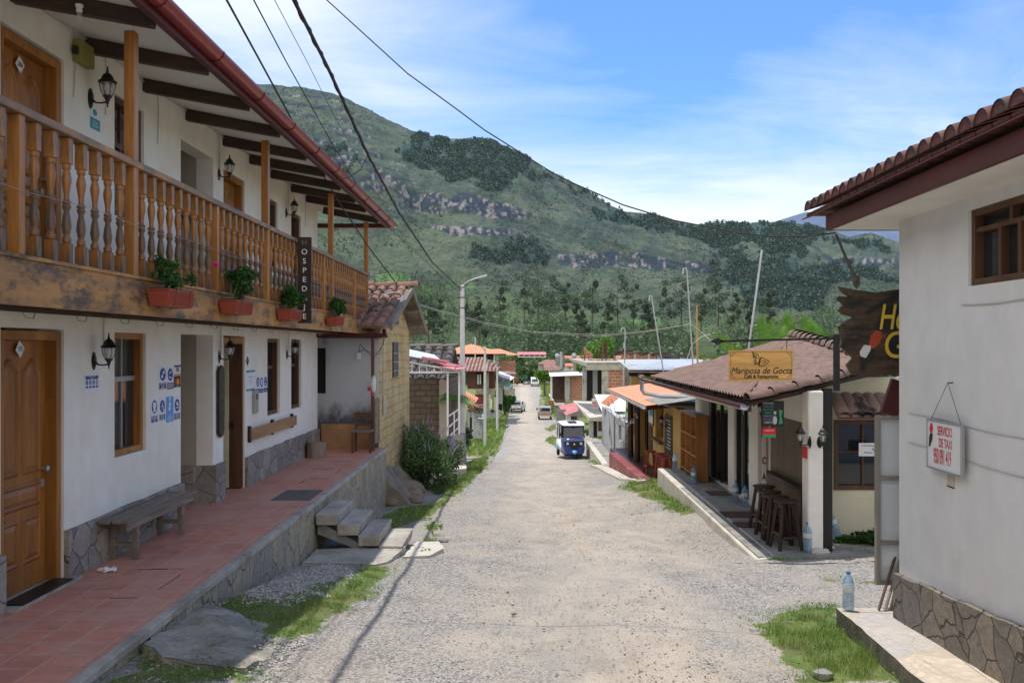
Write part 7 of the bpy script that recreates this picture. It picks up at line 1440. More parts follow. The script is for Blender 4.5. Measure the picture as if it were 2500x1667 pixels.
def tree(name, label, base, H, rad, n, size, mat, seed, lumps=14, group=None, trunk=.1, barkm=None):
    b = Vector(base); T = thing(name, label, 'tree', base, group); rg = np.random.RandomState(seed); m = MB(); m.tube([b-Vector((0,0,.2)), b+Vector((rg.uniform(-.1,.1),0,H*.35)), b+Vector((0,0,H*.7))], [trunk,trunk*.8,trunk*.4], 8); cs = []
    for k in range(5): a = k*1.3; m.tube([b+Vector((0,0,H*(.3+.06*k))), b+Vector((math.cos(a)*rad*.55, math.sin(a)*rad*.55, H*(.55+.06*k)))], [trunk*.45,trunk*.15], 5)
    m.build('trunk', barkm or MW['bark'], T)
    for k in range(lumps):
        d = rg.normal(0,1,3); d /= np.linalg.norm(d); r = rg.uniform(.3,.8); cs.append(((b.x+d[0]*rad*r, b.y+d[1]*rad*r, b.z+H*.66+d[2]*H*.30*r), (rad*.4,rad*.4,H*.14), rg.uniform(.7,1.2)))
    crown(cs, n//lumps, size, mat, T, rg, hollow=.1); return T
g_ = P(1330,970,185); tree('round_tree', 'bright green round clipped tree beside the far street', (g_.x,185,-7.6), 6.6, 2.6, 3400, .24, MW['leafy'], 5, 16, trunk=.22)
g_ = P(2010,790,42); tree('garden_tree', 'dense dark green tree above the banana plants', (g_.x+.5,46,-2.2), 5.4, 1.7, 3200, .11, MW['leafd'], 6, 16)
g_ = P(2040,0,44); tree('garden_tree', 'round leafy tree just left of the hostel board', (g_.x+.2,44,-2.2), 5.0, 1.2, 2400, .10, MW['leafs'], 61, 14)
g_ = P(1655,850,44); tree('garden_tree', 'sparse young tree behind the zinc roof', (g_.x,44,-2.6), 4.2, 1.3, 900, .09, MW['leafs'], 7, 14)
g_ = P(1497,850,85); tree('garden_tree', 'yellow green willow behind the unfinished house', (g_.x,100,-6), 10.2, 2.6, 3000, .22, MW['leafy'], 8, 16)
g_ = P(1745,860,40); tree('garden_tree', 'thin leaning tree left of the butterfly sign', (g_.x,41,-2.6), 3.6, 1.2, 800, .09, MW['leafs'], 17, 12)
g_ = P(1235,980,120); bush('bush', 'dark conical bush left of the white car', 'shrub', (g_.x-.2,126,-7.3), (1.5,2,2.3), 1800, .22, MW['leafg'], 12, lumps=14)
for i, (x, y, Y, rx, rz) in enumerate([(1290,915,275,9,3.2),(1250,905,290,8,4),(1220,900,250,7,4),(1350,905,270,9,4),(1395,905,240,6,3.4),(1180,890,230,10,4)]):
    g_ = P(x, y, Y); bush('hedge_bush', ['low green bush closing the far end of the street','taller bush left of the far street end','rounded bush behind the flags','bush right of the white van','bush behind the far brown roofs','wide bush behind the orange roofed house'][i], 'shrub', (g_.x,Y,-8), (rx,4,rz), 1500, .55, MW['leafs'] if i%2 else MW['leafb'], 20+i, lumps=12, group='bushes closing the far end of the street')
T = thing('hedge_row', 'uneven bushes along the meadow beyond the last houses', 'hedge', (0,300,-8)); tag(T, kind='stuff'); rg = np.random.RandomState(2); cs = []
for k in range(120): x_ = rg.uniform(-90,110); cs.append(((x_, 235+rg.uniform(0,60)+abs(x_)*.2, -6.5+rg.uniform(-1,2)), (rg.uniform(2,5),3,rg.uniform(1.2,3.4)), 1))
crown(cs, 95, .62, MW['leafd'], T, rg, 'foliage', .2)

# ---------- houses down the right side ----------
z4 = lambda x, y, Y: P(1380+x/4.48, 850+y/4.48, Y)
def front(name, mat, parent, x0, y0, x1, y1, Y, d=.3, conv=z4):
    a, b = conv(x0,y1,Y), conv(x1,y0,Y); m = MB(); m.box(a.x,b.x,Y,Y+d,a.z,b.z); return m.build(name, mat, parent)
CH = thing('unfinished_house', 'unfinished two storey concrete and brick house with bare steel bars', 'house', tuple(z4(300,1060,68))); Y = 68
front('ground_wall', MW['white'], CH, 350,760,412,1055,67.9); front('stained_wall', MW['grey'], CH, 412,750,860,1088,68.2)
front('pillar', MW['grey'], CH, 262,780,308,1055,66.8); front('entry_wall', MW['dkroom'], CH, 308,800,350,1050,68.6)
front('door', MW['dkroom'], CH, 322,810,348,1045,67.85,.02); front('window', MW['browndoor'], CH, 362,800,405,905,67.85,.02); front('window', MW['dkroom'], CH, 522,770,572,900,68.15,.02)
m = MB(); m.hexa([z4(265,795,65.5),z4(410,790,65.5),z4(410,760,72),z4(85,590,82)], [z4(265,757,65.5),z4(410,750,65.5),z4(330,585,82),z4(85,573,82)]); m.build('canopy_slab', MW['concl'], CH)
front('column', MW['grey'], CH, 190,205,235,575,70); front('column', MW['grey'], CH, 305,240,352,575,71); front('column', MW['conc'], CH, 402,160,474,575,68.5); front('dark_bay', MW['dkroom'], CH, 236,240,304,575,72.5); front('dark_bay', MW['dkroom'], CH, 353,240,401,500,72.5)
front('brick_wall', MW['brick'], CH, 474,235,655,500,68.6); front('ring_beam', MW['conc'], CH, 235,155,655,239,68.4); front('rear_pillar', MW['concd'], CH, 655,230,712,420,69)
m = MB(); m.hexa([z4(235,205,68.3),z4(236,205,68.3),z4(236,160,80),z4(40,130,80)], [z4(235,165,68.3),z4(236,160,68.3),z4(236,112,80),z4(40,112,80)]); m.hexa([z4(235,165,68.3),z4(655,158,68.3),z4(570,122,80),z4(40,118,80)], [z4(235,158,68.3),z4(655,152,68.3),z4(570,116,80),z4(40,112,80)]); m.build('roof_slab', MW['conc'], CH)
for x0, x1 in ((262,405),(468,575)): front('parapet', MW['brick'], CH, x0,122,x1,155,75)
m = MB(); a = [z4(205,-10,74),z4(300,60,74),z4(300,118,74),z4(210,118,74)]; m.prism(a, (0,.3,0)); m.build('brick_stub', MW['brick'], CH)
for i in range(24): x = rnd.choice([250,300,380,395,410,440,455,560,515,545,200,225,340,360,430,470])+rnd.uniform(-14,14); h = rnd.choice([0,-40,-75,-95,30,60]); m = MB(); m.tube([z4(x,135,73+rnd.uniform(-1,1)), z4(x+rnd.uniform(-4,4),h if 230 < x < 480 else max(h,30),73)], .022, 4); m.build('steel_bar', MW['browndoor'], CH)
m = MB(); m.tube([z4(636,440,68.2), z4(637,240,68.2), z4(642,-60,68.2)], .06, 6); m.build('conduit', MW['steel'], CH)
T = thing('shop_awning', 'white sheet awning with a corrugated edge in front of the unfinished house', 'awning', tuple(z4(450,690,60))); Y = 60
m = MB(); corr(m, z4(400,690,58), z4(660,690,58), z4(660,508,66), z4(318,505,66), 30, .003); m.build('sheet', MW['whitesheet'], T); m = MB(); corr(m, z4(415,755,57.5), z4(655,750,57.5), z4(655,692,58.5), z4(402,692,58.5), 36, .018); m.build('corrugated_edge', MW['zinc'], T); m = MB(); m.beam(z4(415,770,57.6), z4(660,765,57.6), .12, .14); m.build('edge_beam', MW['concd'], T)
T = thing('shop_sign', 'white shop sign with red letters ARTE under the white awning', 'sign', tuple(z4(330,650,64))); front('panel', MW['paper'], T, 290,552,372,655,63.8,.05); text('ARTE', tuple(z4(333,598,63.75)), .22, 'cam', MW['prred'], T, bold=.004, ext=0); text('GOCTA', tuple(z4(345,632,63.75)), .20, 'cam', MW['prred'], T, bold=.004, ext=0)
m = MB(); m.hexa([(3.17,34.4,-3.6),(3.42,34.4,-3.6),(3.42,44.5,-3.6),(3.17,44.5,-3.6)], [(3.17,34.4,-2.44),(3.42,34.4,-2.44),(3.42,44.5,-2.46),(3.17,44.5,-2.46)]); tag(m.build('sidewalk', MW['concl'], bevel=.01), 'pale concrete sidewalk strip beside the three wheeled taxi', 'sidewalk', kind='structure')
m = MB(); m.hexa([(3.421,33.9,-3.6),(4.2,33.9,-3.6),(4.2,44.5,-3.6),(3.421,44.5,-3.6)], [(3.421,33.9,-2.444),(4.2,33.9,-2.444),(4.2,44.5,-2.464),(3.421,44.5,-2.464)]); tag(m.build('sidewalk', MW['concd']), 'shaded grey pavement behind the pale sidewalk strip', 'sidewalk', kind='structure')  # shade on the inner pavement is put into its darker concrete colour
m = MB(); a = [(3.9,44.6,-2.9),(8.5,44.6,-2.9),(8.5,67,-4.86),(4.9,67,-4.86)]; m.hexa([(x,y,z-.5) for x, y, z in a], a); tag(m.build('sidewalk', MW['concd']), 'grey pavement in front of the unfinished house', 'sidewalk', kind='structure')
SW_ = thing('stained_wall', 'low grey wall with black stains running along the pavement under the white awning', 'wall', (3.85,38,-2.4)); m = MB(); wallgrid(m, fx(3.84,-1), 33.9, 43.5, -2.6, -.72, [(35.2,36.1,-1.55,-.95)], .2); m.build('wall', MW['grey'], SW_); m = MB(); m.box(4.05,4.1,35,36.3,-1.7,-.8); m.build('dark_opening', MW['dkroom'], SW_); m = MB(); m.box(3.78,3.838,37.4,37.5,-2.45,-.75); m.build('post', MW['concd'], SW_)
T = thing('loop_hose', 'white looped pipe lying on the adobe house roof', 'pipe', tuple(P(940,720,19.5))); m = MB(); m.tube([P(x,y,Y) for x, y, Y in ((933,720,19.2),(945,716,19.4),(962,713,19.7),(976,715,19.9),(982,722,19.9),(979,729,19.6),(970,730,19.5))], .012, 6); m.build('pipe', MW['white'], T, smooth=True)
z5 = lambda x, y, Y: P(1300+x/4.2375, 780+y/4.2375, Y)
PH = thing('white_cabin', 'small white cabin with a faded pink sheet roof behind the taxi', 'cabin', tuple(z5(400,1060,74))); front('wall', MW['white'], PH, 345,970,480,1075,74,.3,z5); front('side_wall', MW['concd'], PH, 250,930,346,1100,75,.3,z5)
for x in (400,420,442): front('window_slot', MW['dkroom'], PH, x,1000,x+14,1055,73.9,.05,z5)
m = MB(); corr(m, z5(345,990,72.5), z5(480,940,72.5), z5(440,855,80), z5(270,895,80), 16, .010); m.build('roof_sheet', MW['redsheet'], PH)
BH = thing('brick_house', 'brick house with a white metal roof and open upper balcony', 'house', tuple(z5(350,900,98))); Y = 98
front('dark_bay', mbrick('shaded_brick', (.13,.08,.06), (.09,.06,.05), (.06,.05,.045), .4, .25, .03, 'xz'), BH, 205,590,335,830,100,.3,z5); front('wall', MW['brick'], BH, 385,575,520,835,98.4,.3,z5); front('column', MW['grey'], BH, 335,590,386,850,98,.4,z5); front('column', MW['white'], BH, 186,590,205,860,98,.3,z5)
m = MB(); corr(m, z5(180,588,96.5), z5(525,575,96.5), z5(530,535,104), z5(168,550,104), 40, .012); m.build('roof_sheet', MW['whitesheet'], BH); front('balcony_floor', MW['white'], BH, 225,862,330,885,97,.3,z5); front('balcony_ledge', MW['browndoor'], BH, 222,826,340,861,97.3,.3,z5); front('wood_panel', MW['shelf'], BH, 165,838,222,880,97.8,.3,z5)
front('ground_wall', MW['concd'], BH, 240,886,520,1000,98.6,.3,z5); m = MB(); m.hexa([z5(165,775,103),z5(225,865,97),z5(235,865,97),z5(175,775,103)],[z5(165,768,103),z5(225,855,97),z5(235,855,97),z5(175,768,103)]); m.build('balcony_edge', MW['white'], BH)
ZR = thing('zinc_roof_house', 'house with a wide shiny zinc roof behind the cafe', 'house', tuple(z4(800,420,46))); m = MB(); corr(m, z4(700,235,43.5), z4(1200,240,40), z4(1640,118,52), z4(570,122,56), 110, .02); m.build('roof_sheet', MW['zinc'], ZR)
m = MB(); corr(m, z4(700,262,43.2), z4(1200,268,39.7), z4(1200,236,41), z4(700,234,44), 80, .02); m.build('lower_sheet', MW['tileold'], ZR); front('wall', MW['ochre'], ZR, 720,300,1000,470,46); front('shadow_gap', MW['dkroom'], ZR, 700,262,1080,305,45.9); m = MB(); m.tube([z4(825,290,43),z4(855,330,42)], .14, 8); m.build('rolled_mat', MW['greyw'], ZR)
RU = thing('brick_ruin', 'low unfinished brick wall with concrete stubs and rubble above the zinc roof', 'wall', tuple(z4(800,120,60))); front('wall', MW['brick'], RU, 615,45,1010,118,60); front('step', MW['brick'], RU, 610,8,680,46,60.05); 
for x in (750,905,1010,1085,1165,1265): front('concrete_stub', MW['grey'], RU, x,62 if x < 1200 else 50,x+24,120,59.9)
m = MB()
for i in range(30): x = rnd.uniform(640,1260); p = z4(x, 30+(x-640)*.085+rnd.uniform(-8,8), 59.5+rnd.uniform(0,1)); m.beam(p, p+Vector((rnd.uniform(-.9,.9),rnd.uniform(-.5,.5),rnd.uniform(-.25,.15))), .12, .1)
m.build('debris', MW['tiledark'], RU); front('wall_base', MW['concd'], RU, 1010,95,1650,122,60.2)
def simple_house(name, label, x0, x1, yb, yw_, yr, Y, wallm, roofm, conv, hip=True, over=8, depth=8, win=0):
    T = thing(name, label, 'house', tuple(conv((x0+x1)/2,yb,Y))); front('wall', wallm, T, x0,yw_,x1,yb,Y,depth,conv); m = MB()
    a, b = conv(x0-over,yw_,Y-.6), conv(x1+over,yw_,Y-.6); c = conv((x0*.7+x1*.3),yr,Y+depth/2); d = conv((x0*.3+x1*.7),yr,Y+depth/2)
    if not hip: c.x, d.x = a.x, b.x
    e = Vector((a.x,Y+depth+.6,a.z)); f_ = Vector((b.x,Y+depth+.6,b.z)); m.add([a,b,d,c,e,f_], [(0,1,2,3),(1,5,2),(4,0,3),(5,4,3,2)]); m.add([a-Vector((0,0,.12)),b-Vector((0,0,.12)),f_-Vector((0,0,.12)),e-Vector((0,0,.12)),a,b,f_,e], [(0,1,2,3),(0,1,5,4),(1,2,6,5),(3,0,4,7)]); m.build('roof', roofm, T)
    for k in range(win): xx = x0+(x1-x0)*(k+.7)/(win+.4); hh = yb-yw_; front('window', MW['dkroom'], T, xx-(x1-x0)*.07,yw_+hh*.25,xx+(x1-x0)*.07,yw_+hh*.65,Y-.03,.02,conv)
    return T
s7 = lambda x, y, Y: P(1100+x/7.127, 800+y/7.127, Y)
MW['otile'] = mbase('orange_clay_roof', (.42,.17,.085), .2, .8, .8, .1, stretch=(1,1,1))
simple_house('gabled_house', 'grey house with a brown tiled gable roof right of the far street', 1545,1890,740,630,555,150,MW['grey'],MW['tileold'],s7,win=2)
simple_house('lean_to', 'brown sloping roof in front of the grey gabled house', 1640,1900,760,735,625,135,MW['browndoor'],MW['tileold'],s7,hip=False)
simple_house('pink_roof_house', 'long white house with a pink sheet roof under the woods', 1170,1660,515,465,420,240,MW['white'],MW['redsheet'],s7,hip=False,win=5)
simple_house('orange_roof_house', 'low house with a wide orange roof behind the unfinished one', 2000,3500,560,530,485,140,MW['white'],MW['otile'],s7,hip=False,win=5)
simple_house('orange_roof_house', 'narrow orange roofed house behind the brick house', 2010,2138,760,665,615,125,MW['white'],MW['otile'],s7,hip=False,win=1)
for i, (x, y) in enumerate(((1815,445),(2105,440))): T = thing('water_tank', ['pale blue water tank left of the grey chimney','pale water tank over the orange roof'][i], 'tank', tuple(s7(x+40,y+60,138))); a = s7(x,y+62,138); b = s7(x+90,y,138); m = MB(); m.lathe([(0.05,a.z),((b.x-a.x)/2,a.z),((b.x-a.x)/2,b.z-.2),((b.x-a.x)*.3,b.z)], ((a.x+b.x)/2,138,0), 14); m.build('tank', MW['alu'], T, smooth=True); m = MB(); m.box(a.x+.1,b.x-.1,137.5,138.5,a.z-2.2,a.z-.01); m.build('stand', MW['concd'], T)
T = thing('chimney_block', 'upright grey concrete column above the far roofs', 'column', tuple(s7(1950,720,120))); front('shaft', MW['grey'], T, 1905,420,1945,720,120,.6,s7); front('shaft', MW['concd'], T, 1946,500,1990,720,121,.6,s7)
front('wall_base', MW['concd'], T, 1700,745,2138,780,119,.6,s7)

# ---------- houses down the left side ----------
OH = thing('orange_roof_hall', 'big hall with an orange hipped sheet roof above the left street side', 'hall', tuple(c6(900,330,105)))
MW['oroof'] = (lambda t: t.bsdf(col=t.mix(t.ramp(t.n('ShaderNodeTexWave', {'Vector': t.co, 'Scale': 1.15, 'Distortion': 0.0}, wave_type='BANDS', bands_direction='X').outputs['Fac'], [(.3,0),(.7,1)]), (.42,.16,.07), (.60,.26,.13)), rough=.7))(NT('ribbed_orange_sheet'))
def fan(m, pts): m.add(pts, [tuple(range(len(pts)))]); return m
m = MB(); fan(m, [c6(618,264,100), c6(1420,262,100), c6(1240,205,108), c6(905,118,110), c6(620,190,108)]); fan(m, [c6(1420,262,100), c6(1421,262,120), c6(905,118,110)]); m.build('roof', MW['oroof'], OH)
m = MB(); fan(m, [c6(1200,280,104), c6(1568+60,282,104), c6(1320,188,112), c6(1200,195,112)]); m.build('side_roof', MW['oroof'], OH); front('roof_fascia', MW['redf'], OH, 620,262,1420,272,100,.2,c6); front('dark_gallery', MW['dkroom'], OH, 630,272,1240,345,103,.2,c6); 
for x in (1236,1265,1290): front('column', MW['paper'] if x == 1236 else MW['grey'], OH, x,272,x+20,420,101,.3,c6)
front('rear_wall', MW['brick'], OH, 1300,360,1560,520,112,.3,c6)
BR_ = thing('maroon_house', 'two storey maroon timber house with a brown tiled roof', 'house', tuple(c6(1000,1000,84)))
MW['wtile'] = (lambda t: t.bsdf(col=t.mix(t.ramp(t.n('ShaderNodeTexWave', {'Vector': t.co, 'Scale': .95, 'Distortion': .3}, wave_type='BANDS', bands_direction='X').outputs['Fac'], [(.25,0),(.6,1)]), (.07,.03,.022), t.mix(t.ramp(t.noise(.9), [(.4,0),(.6,1)]), (.25,.11,.075), (.38,.24,.18))), rough=.85, nrm=t.bump(t.n('ShaderNodeTexWave', {'Vector': t.co, 'Scale': .95}, wave_type='BANDS', bands_direction='X').outputs['Fac'], .8, .1)))(NT('barrel_tile_roof'))
m = MB(); fan(m, [c6(640,520,82), c6(1270,518,82), c6(960,312,90), c6(630,312,90)]); fan(m, [c6(1270,518,82), c6(1335,455,96), c6(1110,312,92), c6(960,312,90)]); m.build('roof', MW['wtile'], BR_); front('roof_fascia', MW['redf'], BR_, 640,516,1270,530,82,.2,c6)
front('upper_wall', mwood('maroon_boards', (.10,.03,.022), (.15,.05,.035), 'z', .5), BR_, 850,530,1260,780,84,.3,c6); front('window', MW['dkroom'], BR_, 985,545,1085,715,83.9,.05,c6); 
for x in (995,1030): front('white_shutter', MW['paper'], BR_, x,565,x+22,710,83.8,.05,c6)
front('stone_band', MW['stonewall'], BR_, 975,775,1255,860,83.5,.3,c6); front('lower_wall', MW['redstain'], BR_, 960,861,1130,1040,84,.3,c6); front('stone_pillar', MW['stonewall'], BR_, 1118,540,1165,1085,83.2,.3,c6); front('pillar', MW['beige'], BR_, 1195,780,1245,1120,86,.3,c6); front('white_door', MW['paper'], BR_, 1192,930,1212,1060,83.1,.05,c6); front('pillar_red', MW['redf'], BR_, 1168,540,1260,760,84.5,.3,c6)
front('plinth', MW['grey'], BR_, 1130,1090,1330,1200,86,.3,c6)
T = thing('orange_awning', 'tilted orange sheet awning left of the second pole', 'awning', tuple(c6(950,990,58))); m = MB(); corr(m, c6(835,895,58), c6(965,992,58), c6(1018,912,60), c6(830,810,60), 10, .008); m.build('sheet', MW['orange_sheet'], T); m = MB(); m.beam(c6(960,990,58), c6(990,1050,58), .04, .04); m.build('strut', MW['dark'], T)
SD = thing('ruined_shed', 'ruined shed with rubble on its roof and bare posts', 'shed', tuple(c6(980,1400,56))); front('rear_wall', MW['concd'], SD, 840,1090,1085,1480,58,.3,c6)
for x in (870,935,975,1010): m = MB(); a, b = c6(x,1500,55), c6(x,1110,55); m.beam(a, b, .12 if x < 1000 else .45, .12 if x < 1000 else .4, up=(0,1,0)); m.build('post', MW['pole'] if x%2 else MW['grey'], SD)
m = MB(); 
for i in range(60): p = c6(rnd.uniform(880,1085), rnd.uniform(1020,1110), 55+rnd.uniform(-.5,1)); m.blob(p, (.16,.14,.09), i, 6, 4, .3)
m.build('rubble', MW['tileold'], SD); m = MB(); corr(m, c6(1010,1215,54), c6(1088,1218,54), c6(1088,1160,57), c6(1010,1155,57), 10, .02); m.build('white_sheet', MW['whitesheet'], SD)
front('dark_gap', MW['dkroom'], SD, 880,1200,1010,1480,57.8,.05,c6)
MS_ = thing('market_stalls', 'row of far stalls with white and brown sheet roofs on the left', 'stalls', tuple(c6(1430,900,115)))
m = MB(); fan(m, [c6(1310,590,112), c6(1475,665,112), c6(1545,610,122), c6(1310,505,122)]); m.build('white_roof', MW['whitesheet'], MS_); m = MB(); fan(m, [c6(1308,640,110), c6(1465,670,110), c6(1475,640,113), c6(1308,590,113)]); m.build('brown_roof', MW['tileold'], MS_); front('wall', MW['grey'], MS_, 1308,700,1370,1080,113,.3,c6); front('teal_wall', mbase('teal_render', (.18,.30,.27), .15, 1), MS_, 1320,660,1480,760,112.5,.3,c6)
m = MB(); fan(m, [c6(1380,780,108), c6(1450,790,108), c6(1520,720,116), c6(1400,690,116)]); m.build('white_tarp', MW['whitesheet'], MS_); front('low_wall', MW['conc'], MS_, 1395,770,1550,870,118,.3,c6); front('dark_front', MW['dkroom'], MS_, 1300,1000,1365,1100,111,.2,c6)
T = thing('blank_billboard', 'pale blue white billboard by the far poles', 'billboard', tuple(c6(1430,540,120))); front('panel', MW['sheer'], T, 1398,418,1470,535,120,.1,c6); front('post', MW['steel'], T, 1428,536,1438,900,120,.1,c6)
simple_house('left_backhouse', 'low brown roofed house behind the billboard', 1310,1560,620,560,500,135,MW['beige'],MW['tileold'],c6)
tag(bpy.data.objects['left_backhouse'], None); bpy.data.objects['left_backhouse'].name = 'brown_roof_house'; ORG['brown_roof_house'] = ORG['left_backhouse']
# far hillside houses
for i, (x, y, w_, rf_) in enumerate([(700,560,0,0)]): pass
front('gallery_floor', MW['concd'], OH, 630,300,700,560,100.5,.3,c6)

# ---------- three wheeled taxi ----------
MW['tblue'] = mbase('taxi_blue_paint', (.008,.04,.22), .06, 2, .22, 0, spec=.7); MW['tlblue'] = mbase('light_blue_plastic', (.10,.36,.80), .05, 2, .35, 0); MW['twhite'] = mbase('taxi_white_paint', (.68,.70,.72), .04, 3, .3, 0, spec=.6)
MW['rubber'] = mbase('tyre_rubber', (.016,.016,.016), .2, 10, .85, .2); MW['dglass'] = mglass('dark_windscreen', (.015,.022,.03), .03, .93); MW['lens'] = mbase('headlight_lens', (.62,.64,.66), .05, 3, .12, 0, metal=.5); MW['chrome'] = mbase('chrome', (.6,.6,.6), .02, 3, .15, 0, metal=1)
def wheel(parent, x, y, z, r, w_, rim=True, name='wheel', hub='twhite'):
    m = MB(); m.lathe([(r*.62,-w_/2),(r*.93,-w_/2),(r,-w_*.3),(r,w_*.3),(r*.93,w_/2),(r*.62,w_/2)], (x,y,z), 20, axis='x'); wh = m.build(name, MW['rubber'], parent, smooth=True)
    m = MB(); m.lathe([(r*.12,-w_*.32),(r*.6,-w_*.28),(r*.61,w_*.28),(r*.12,w_*.32)], (x,y,z), 14, axis='x'); m.build('rim', MW[hub], wh, smooth=True); return wh
TK = thing('mototaxi', 'blue and white three wheeled taxi facing the camera on the right', 'mototaxi', (0,0,0))
def ring(w_, y, z0, z1, n=20, p=3.2, xc=0):   # rounded rectangle ring in a plane of constant y
    out = []
    for k in range(n):
        a = 2*PI*k/n; c, s = math.cos(a), math.sin(a); out.append((xc+w_/2*math.copysign(abs(c)**(2/p), c), y, (z0+z1)/2+(z1-z0)/2*math.copysign(abs(s)**(2/p), s)))
    return out
m = MB(); m.loft([ring(.78,-.03,.34,.98,24,4.5), ring(.90,.0,.27,1.03,24,4.5), ring(.98,.10,.23,1.07,24,4.5), ring(1.03,.30,.22,1.09,24,4.5), ring(1.05,.6,.22,1.09,24,4.5), ring(1.02,.95,.24,1.02,24,4.5)]); m.build('front_cowl', MW['tblue'], TK, smooth=True)
m = MB(); m.prism([(-.36,-.037,.60),(.36,-.037,.60),(.36,-.037,.36),(-.36,-.037,.36)][::-1], (0,.004,0)); m.build('lower_panel', MW['tblue'], TK)
m = MB(); m.hexa([(-.47,.16,1.08),(.47,.16,1.08),(.47,.20,1.08),(-.47,.20,1.08)], [(-.44,.34,1.60),(.44,.34,1.60),(.44,.38,1.60),(-.44,.38,1.60)]); m.build('windscreen', MW['dglass'], TK, bevel=.01)
m = MB()
for s in (-1,1): m.beam((s*.485,.15,1.06),(s*.455,.35,1.63),.045,.05); 
m.beam((-.46,.345,1.625),(.46,.345,1.625),.05,.05); m.build('windscreen_frame', MW['black'], TK)
m = MB(); m.hexa([(-.36,.305,1.475),(.28,.305,1.475),(.28,.31,1.475),(-.36,.31,1.475)], [(-.35,.345,1.58),(.27,.345,1.58),(.27,.35,1.58),(-.35,.35,1.58)]); m.build('windscreen_banner', MW['paper'], TK); m = MB(); m.blob((-.02,.31,1.53), (.10,.012,.035), 3, 9, 5, .3); m.build('banner_drawing', MW['black'], TK)
text('TAXI', (0,.150,1.115), .10, 'cam', MW['prred'], TK, bold=.003, ext=.001)
m = MB(); rr = []
for y, w_, z0, z1 in ((.20,.92,1.63,1.67),(.30,1.04,1.61,1.73),(.8,1.14,1.60,1.77),(1.6,1.18,1.58,1.77),(2.3,1.14,1.55,1.73),(2.42,1.02,1.52,1.64)): rr.append(ring(w_, y, z0, z1, p=3))
m.loft(rr); m.build('roof', MW['twhite'], TK, smooth=True); m = MB(); m.box(-.22,.16,.4,1.2,1.765,1.80); m.build('roof_rack', MW['black'], TK)
m = MB(); m.prism([(-.47,-.045,.90),(.47,-.045,.90),(.47,-.045,.80),(.38,-.045,.70),(.17,-.045,.64),(.12,-.045,.50),(-.12,-.045,.50),(-.17,-.045,.64),(-.38,-.045,.70),(-.47,-.045,.80)][::-1], (0,.10,0)); m.build('grille', MW['black'], TK, bevel=.01)
for s in (-1,1):
    m = MB(); m.lathe([(.02,-.03),(.062,-.022),(.072,.0),(.07,.03)], (s*.31,-.045,.80), 16, axis='y'); m.build('headlight', MW['lens'], TK, smooth=True)
m = MB(); m.lathe([(.01,-.01),(.045,0),(.048,.02)], (0,-.06,.77), 14, axis='y'); m.build('badge', MW['chrome'], TK)
m = MB(); m.box(-.44,.44,-.038,-.0,.955,.972); m.build('chrome_strip', MW['chrome'], TK)
m = MB(); m.loft([ring(.10,-.20,.30,.40,p=2.2),ring(.22,-.15,.32,.46,p=2.2),ring(.26,.02,.34,.52,p=2.2),ring(.26,.2,.3,.5,p=2.2)]); m.build('front_mudguard', MW['tlblue'], TK, smooth=True)
wheel(TK, 0, .02, .20, .205, .11, name='front_wheel'); 
for s in (-1,1): wheel(TK, s*.55, 2.0, .20, .205, .12, name='rear_wheel')
m = MB(); m.loft([ring(1.08,.95,.30,.62),ring(1.24,1.25,.26,.86),ring(1.28,2.0,.26,.90),ring(1.22,2.5,.30,.88),ring(1.1,2.58,.36,.84)]); m.build('rear_body', MW['twhite'], TK, smooth=True)
m = MB(); 
for s in (-1,1): m.box(s*.645-.006,s*.645+.006,1.3,2.3,.34,.52)
m.build('side_stripe', MW['tlblue'], TK)
m = MB()
for s in (-1,1): m.tube([(s*.50,.75,.5),(s*.55,.85,1.1),(s*.54,.8,1.62)], .022, 7); m.tube([(s*.60,1.35,.86),(s*.57,1.4,1.60)], .025, 7); m.tube([(s*.60,2.4,.86),(s*.55,2.3,1.58)], .025, 7)
m.build('canopy_frame', MW['twhite'], TK); m = MB(); m.box(-.55,.55,2.38,2.42,.88,1.56); m.build('rear_curtain', MW['black'], TK); m = MB(); m.box(-.52,.52,1.9,2.35,.90,1.02); m.box(-.52,.52,2.25,2.36,1.021,1.35); m.build('seat', MW['black'], TK, bevel=.03)
for s in (-1,1): m = MB(); m.tube([(s*.50,.22,1.10),(s*.60,.16,1.20)], .008, 5); m.loft([ring(.08,.13,1.15,1.29,12,2.2,s*.61),ring(.09,.17,1.14,1.30,12,2.2,s*.61)]); m.build('mirror', MW['black'], TK, smooth=True)
m = MB(); m.tube([(.05,.20,1.10),(.20,.235,1.30),(.26,.25,1.36)], .006, 4); m.build('wiper', MW['black'], TK); m = MB(); m.box(-.42,.42,.3,2.4,.17,.25); m.build('chassis', MW['black'], TK)
m = MB(); m.prism([(.34,.085,.42),(.38,.1,.47),(.42,.12,.42),(.38,.1,.37)], (0,-.01,0)); m.build('green_sticker', MW['chalkg'], TK)
TK.location = (2.47,42.0,G(2.47,42)-.03); TK.rotation_euler = (0,0,math.radians(3)); TK.scale = (.98,1,.93)
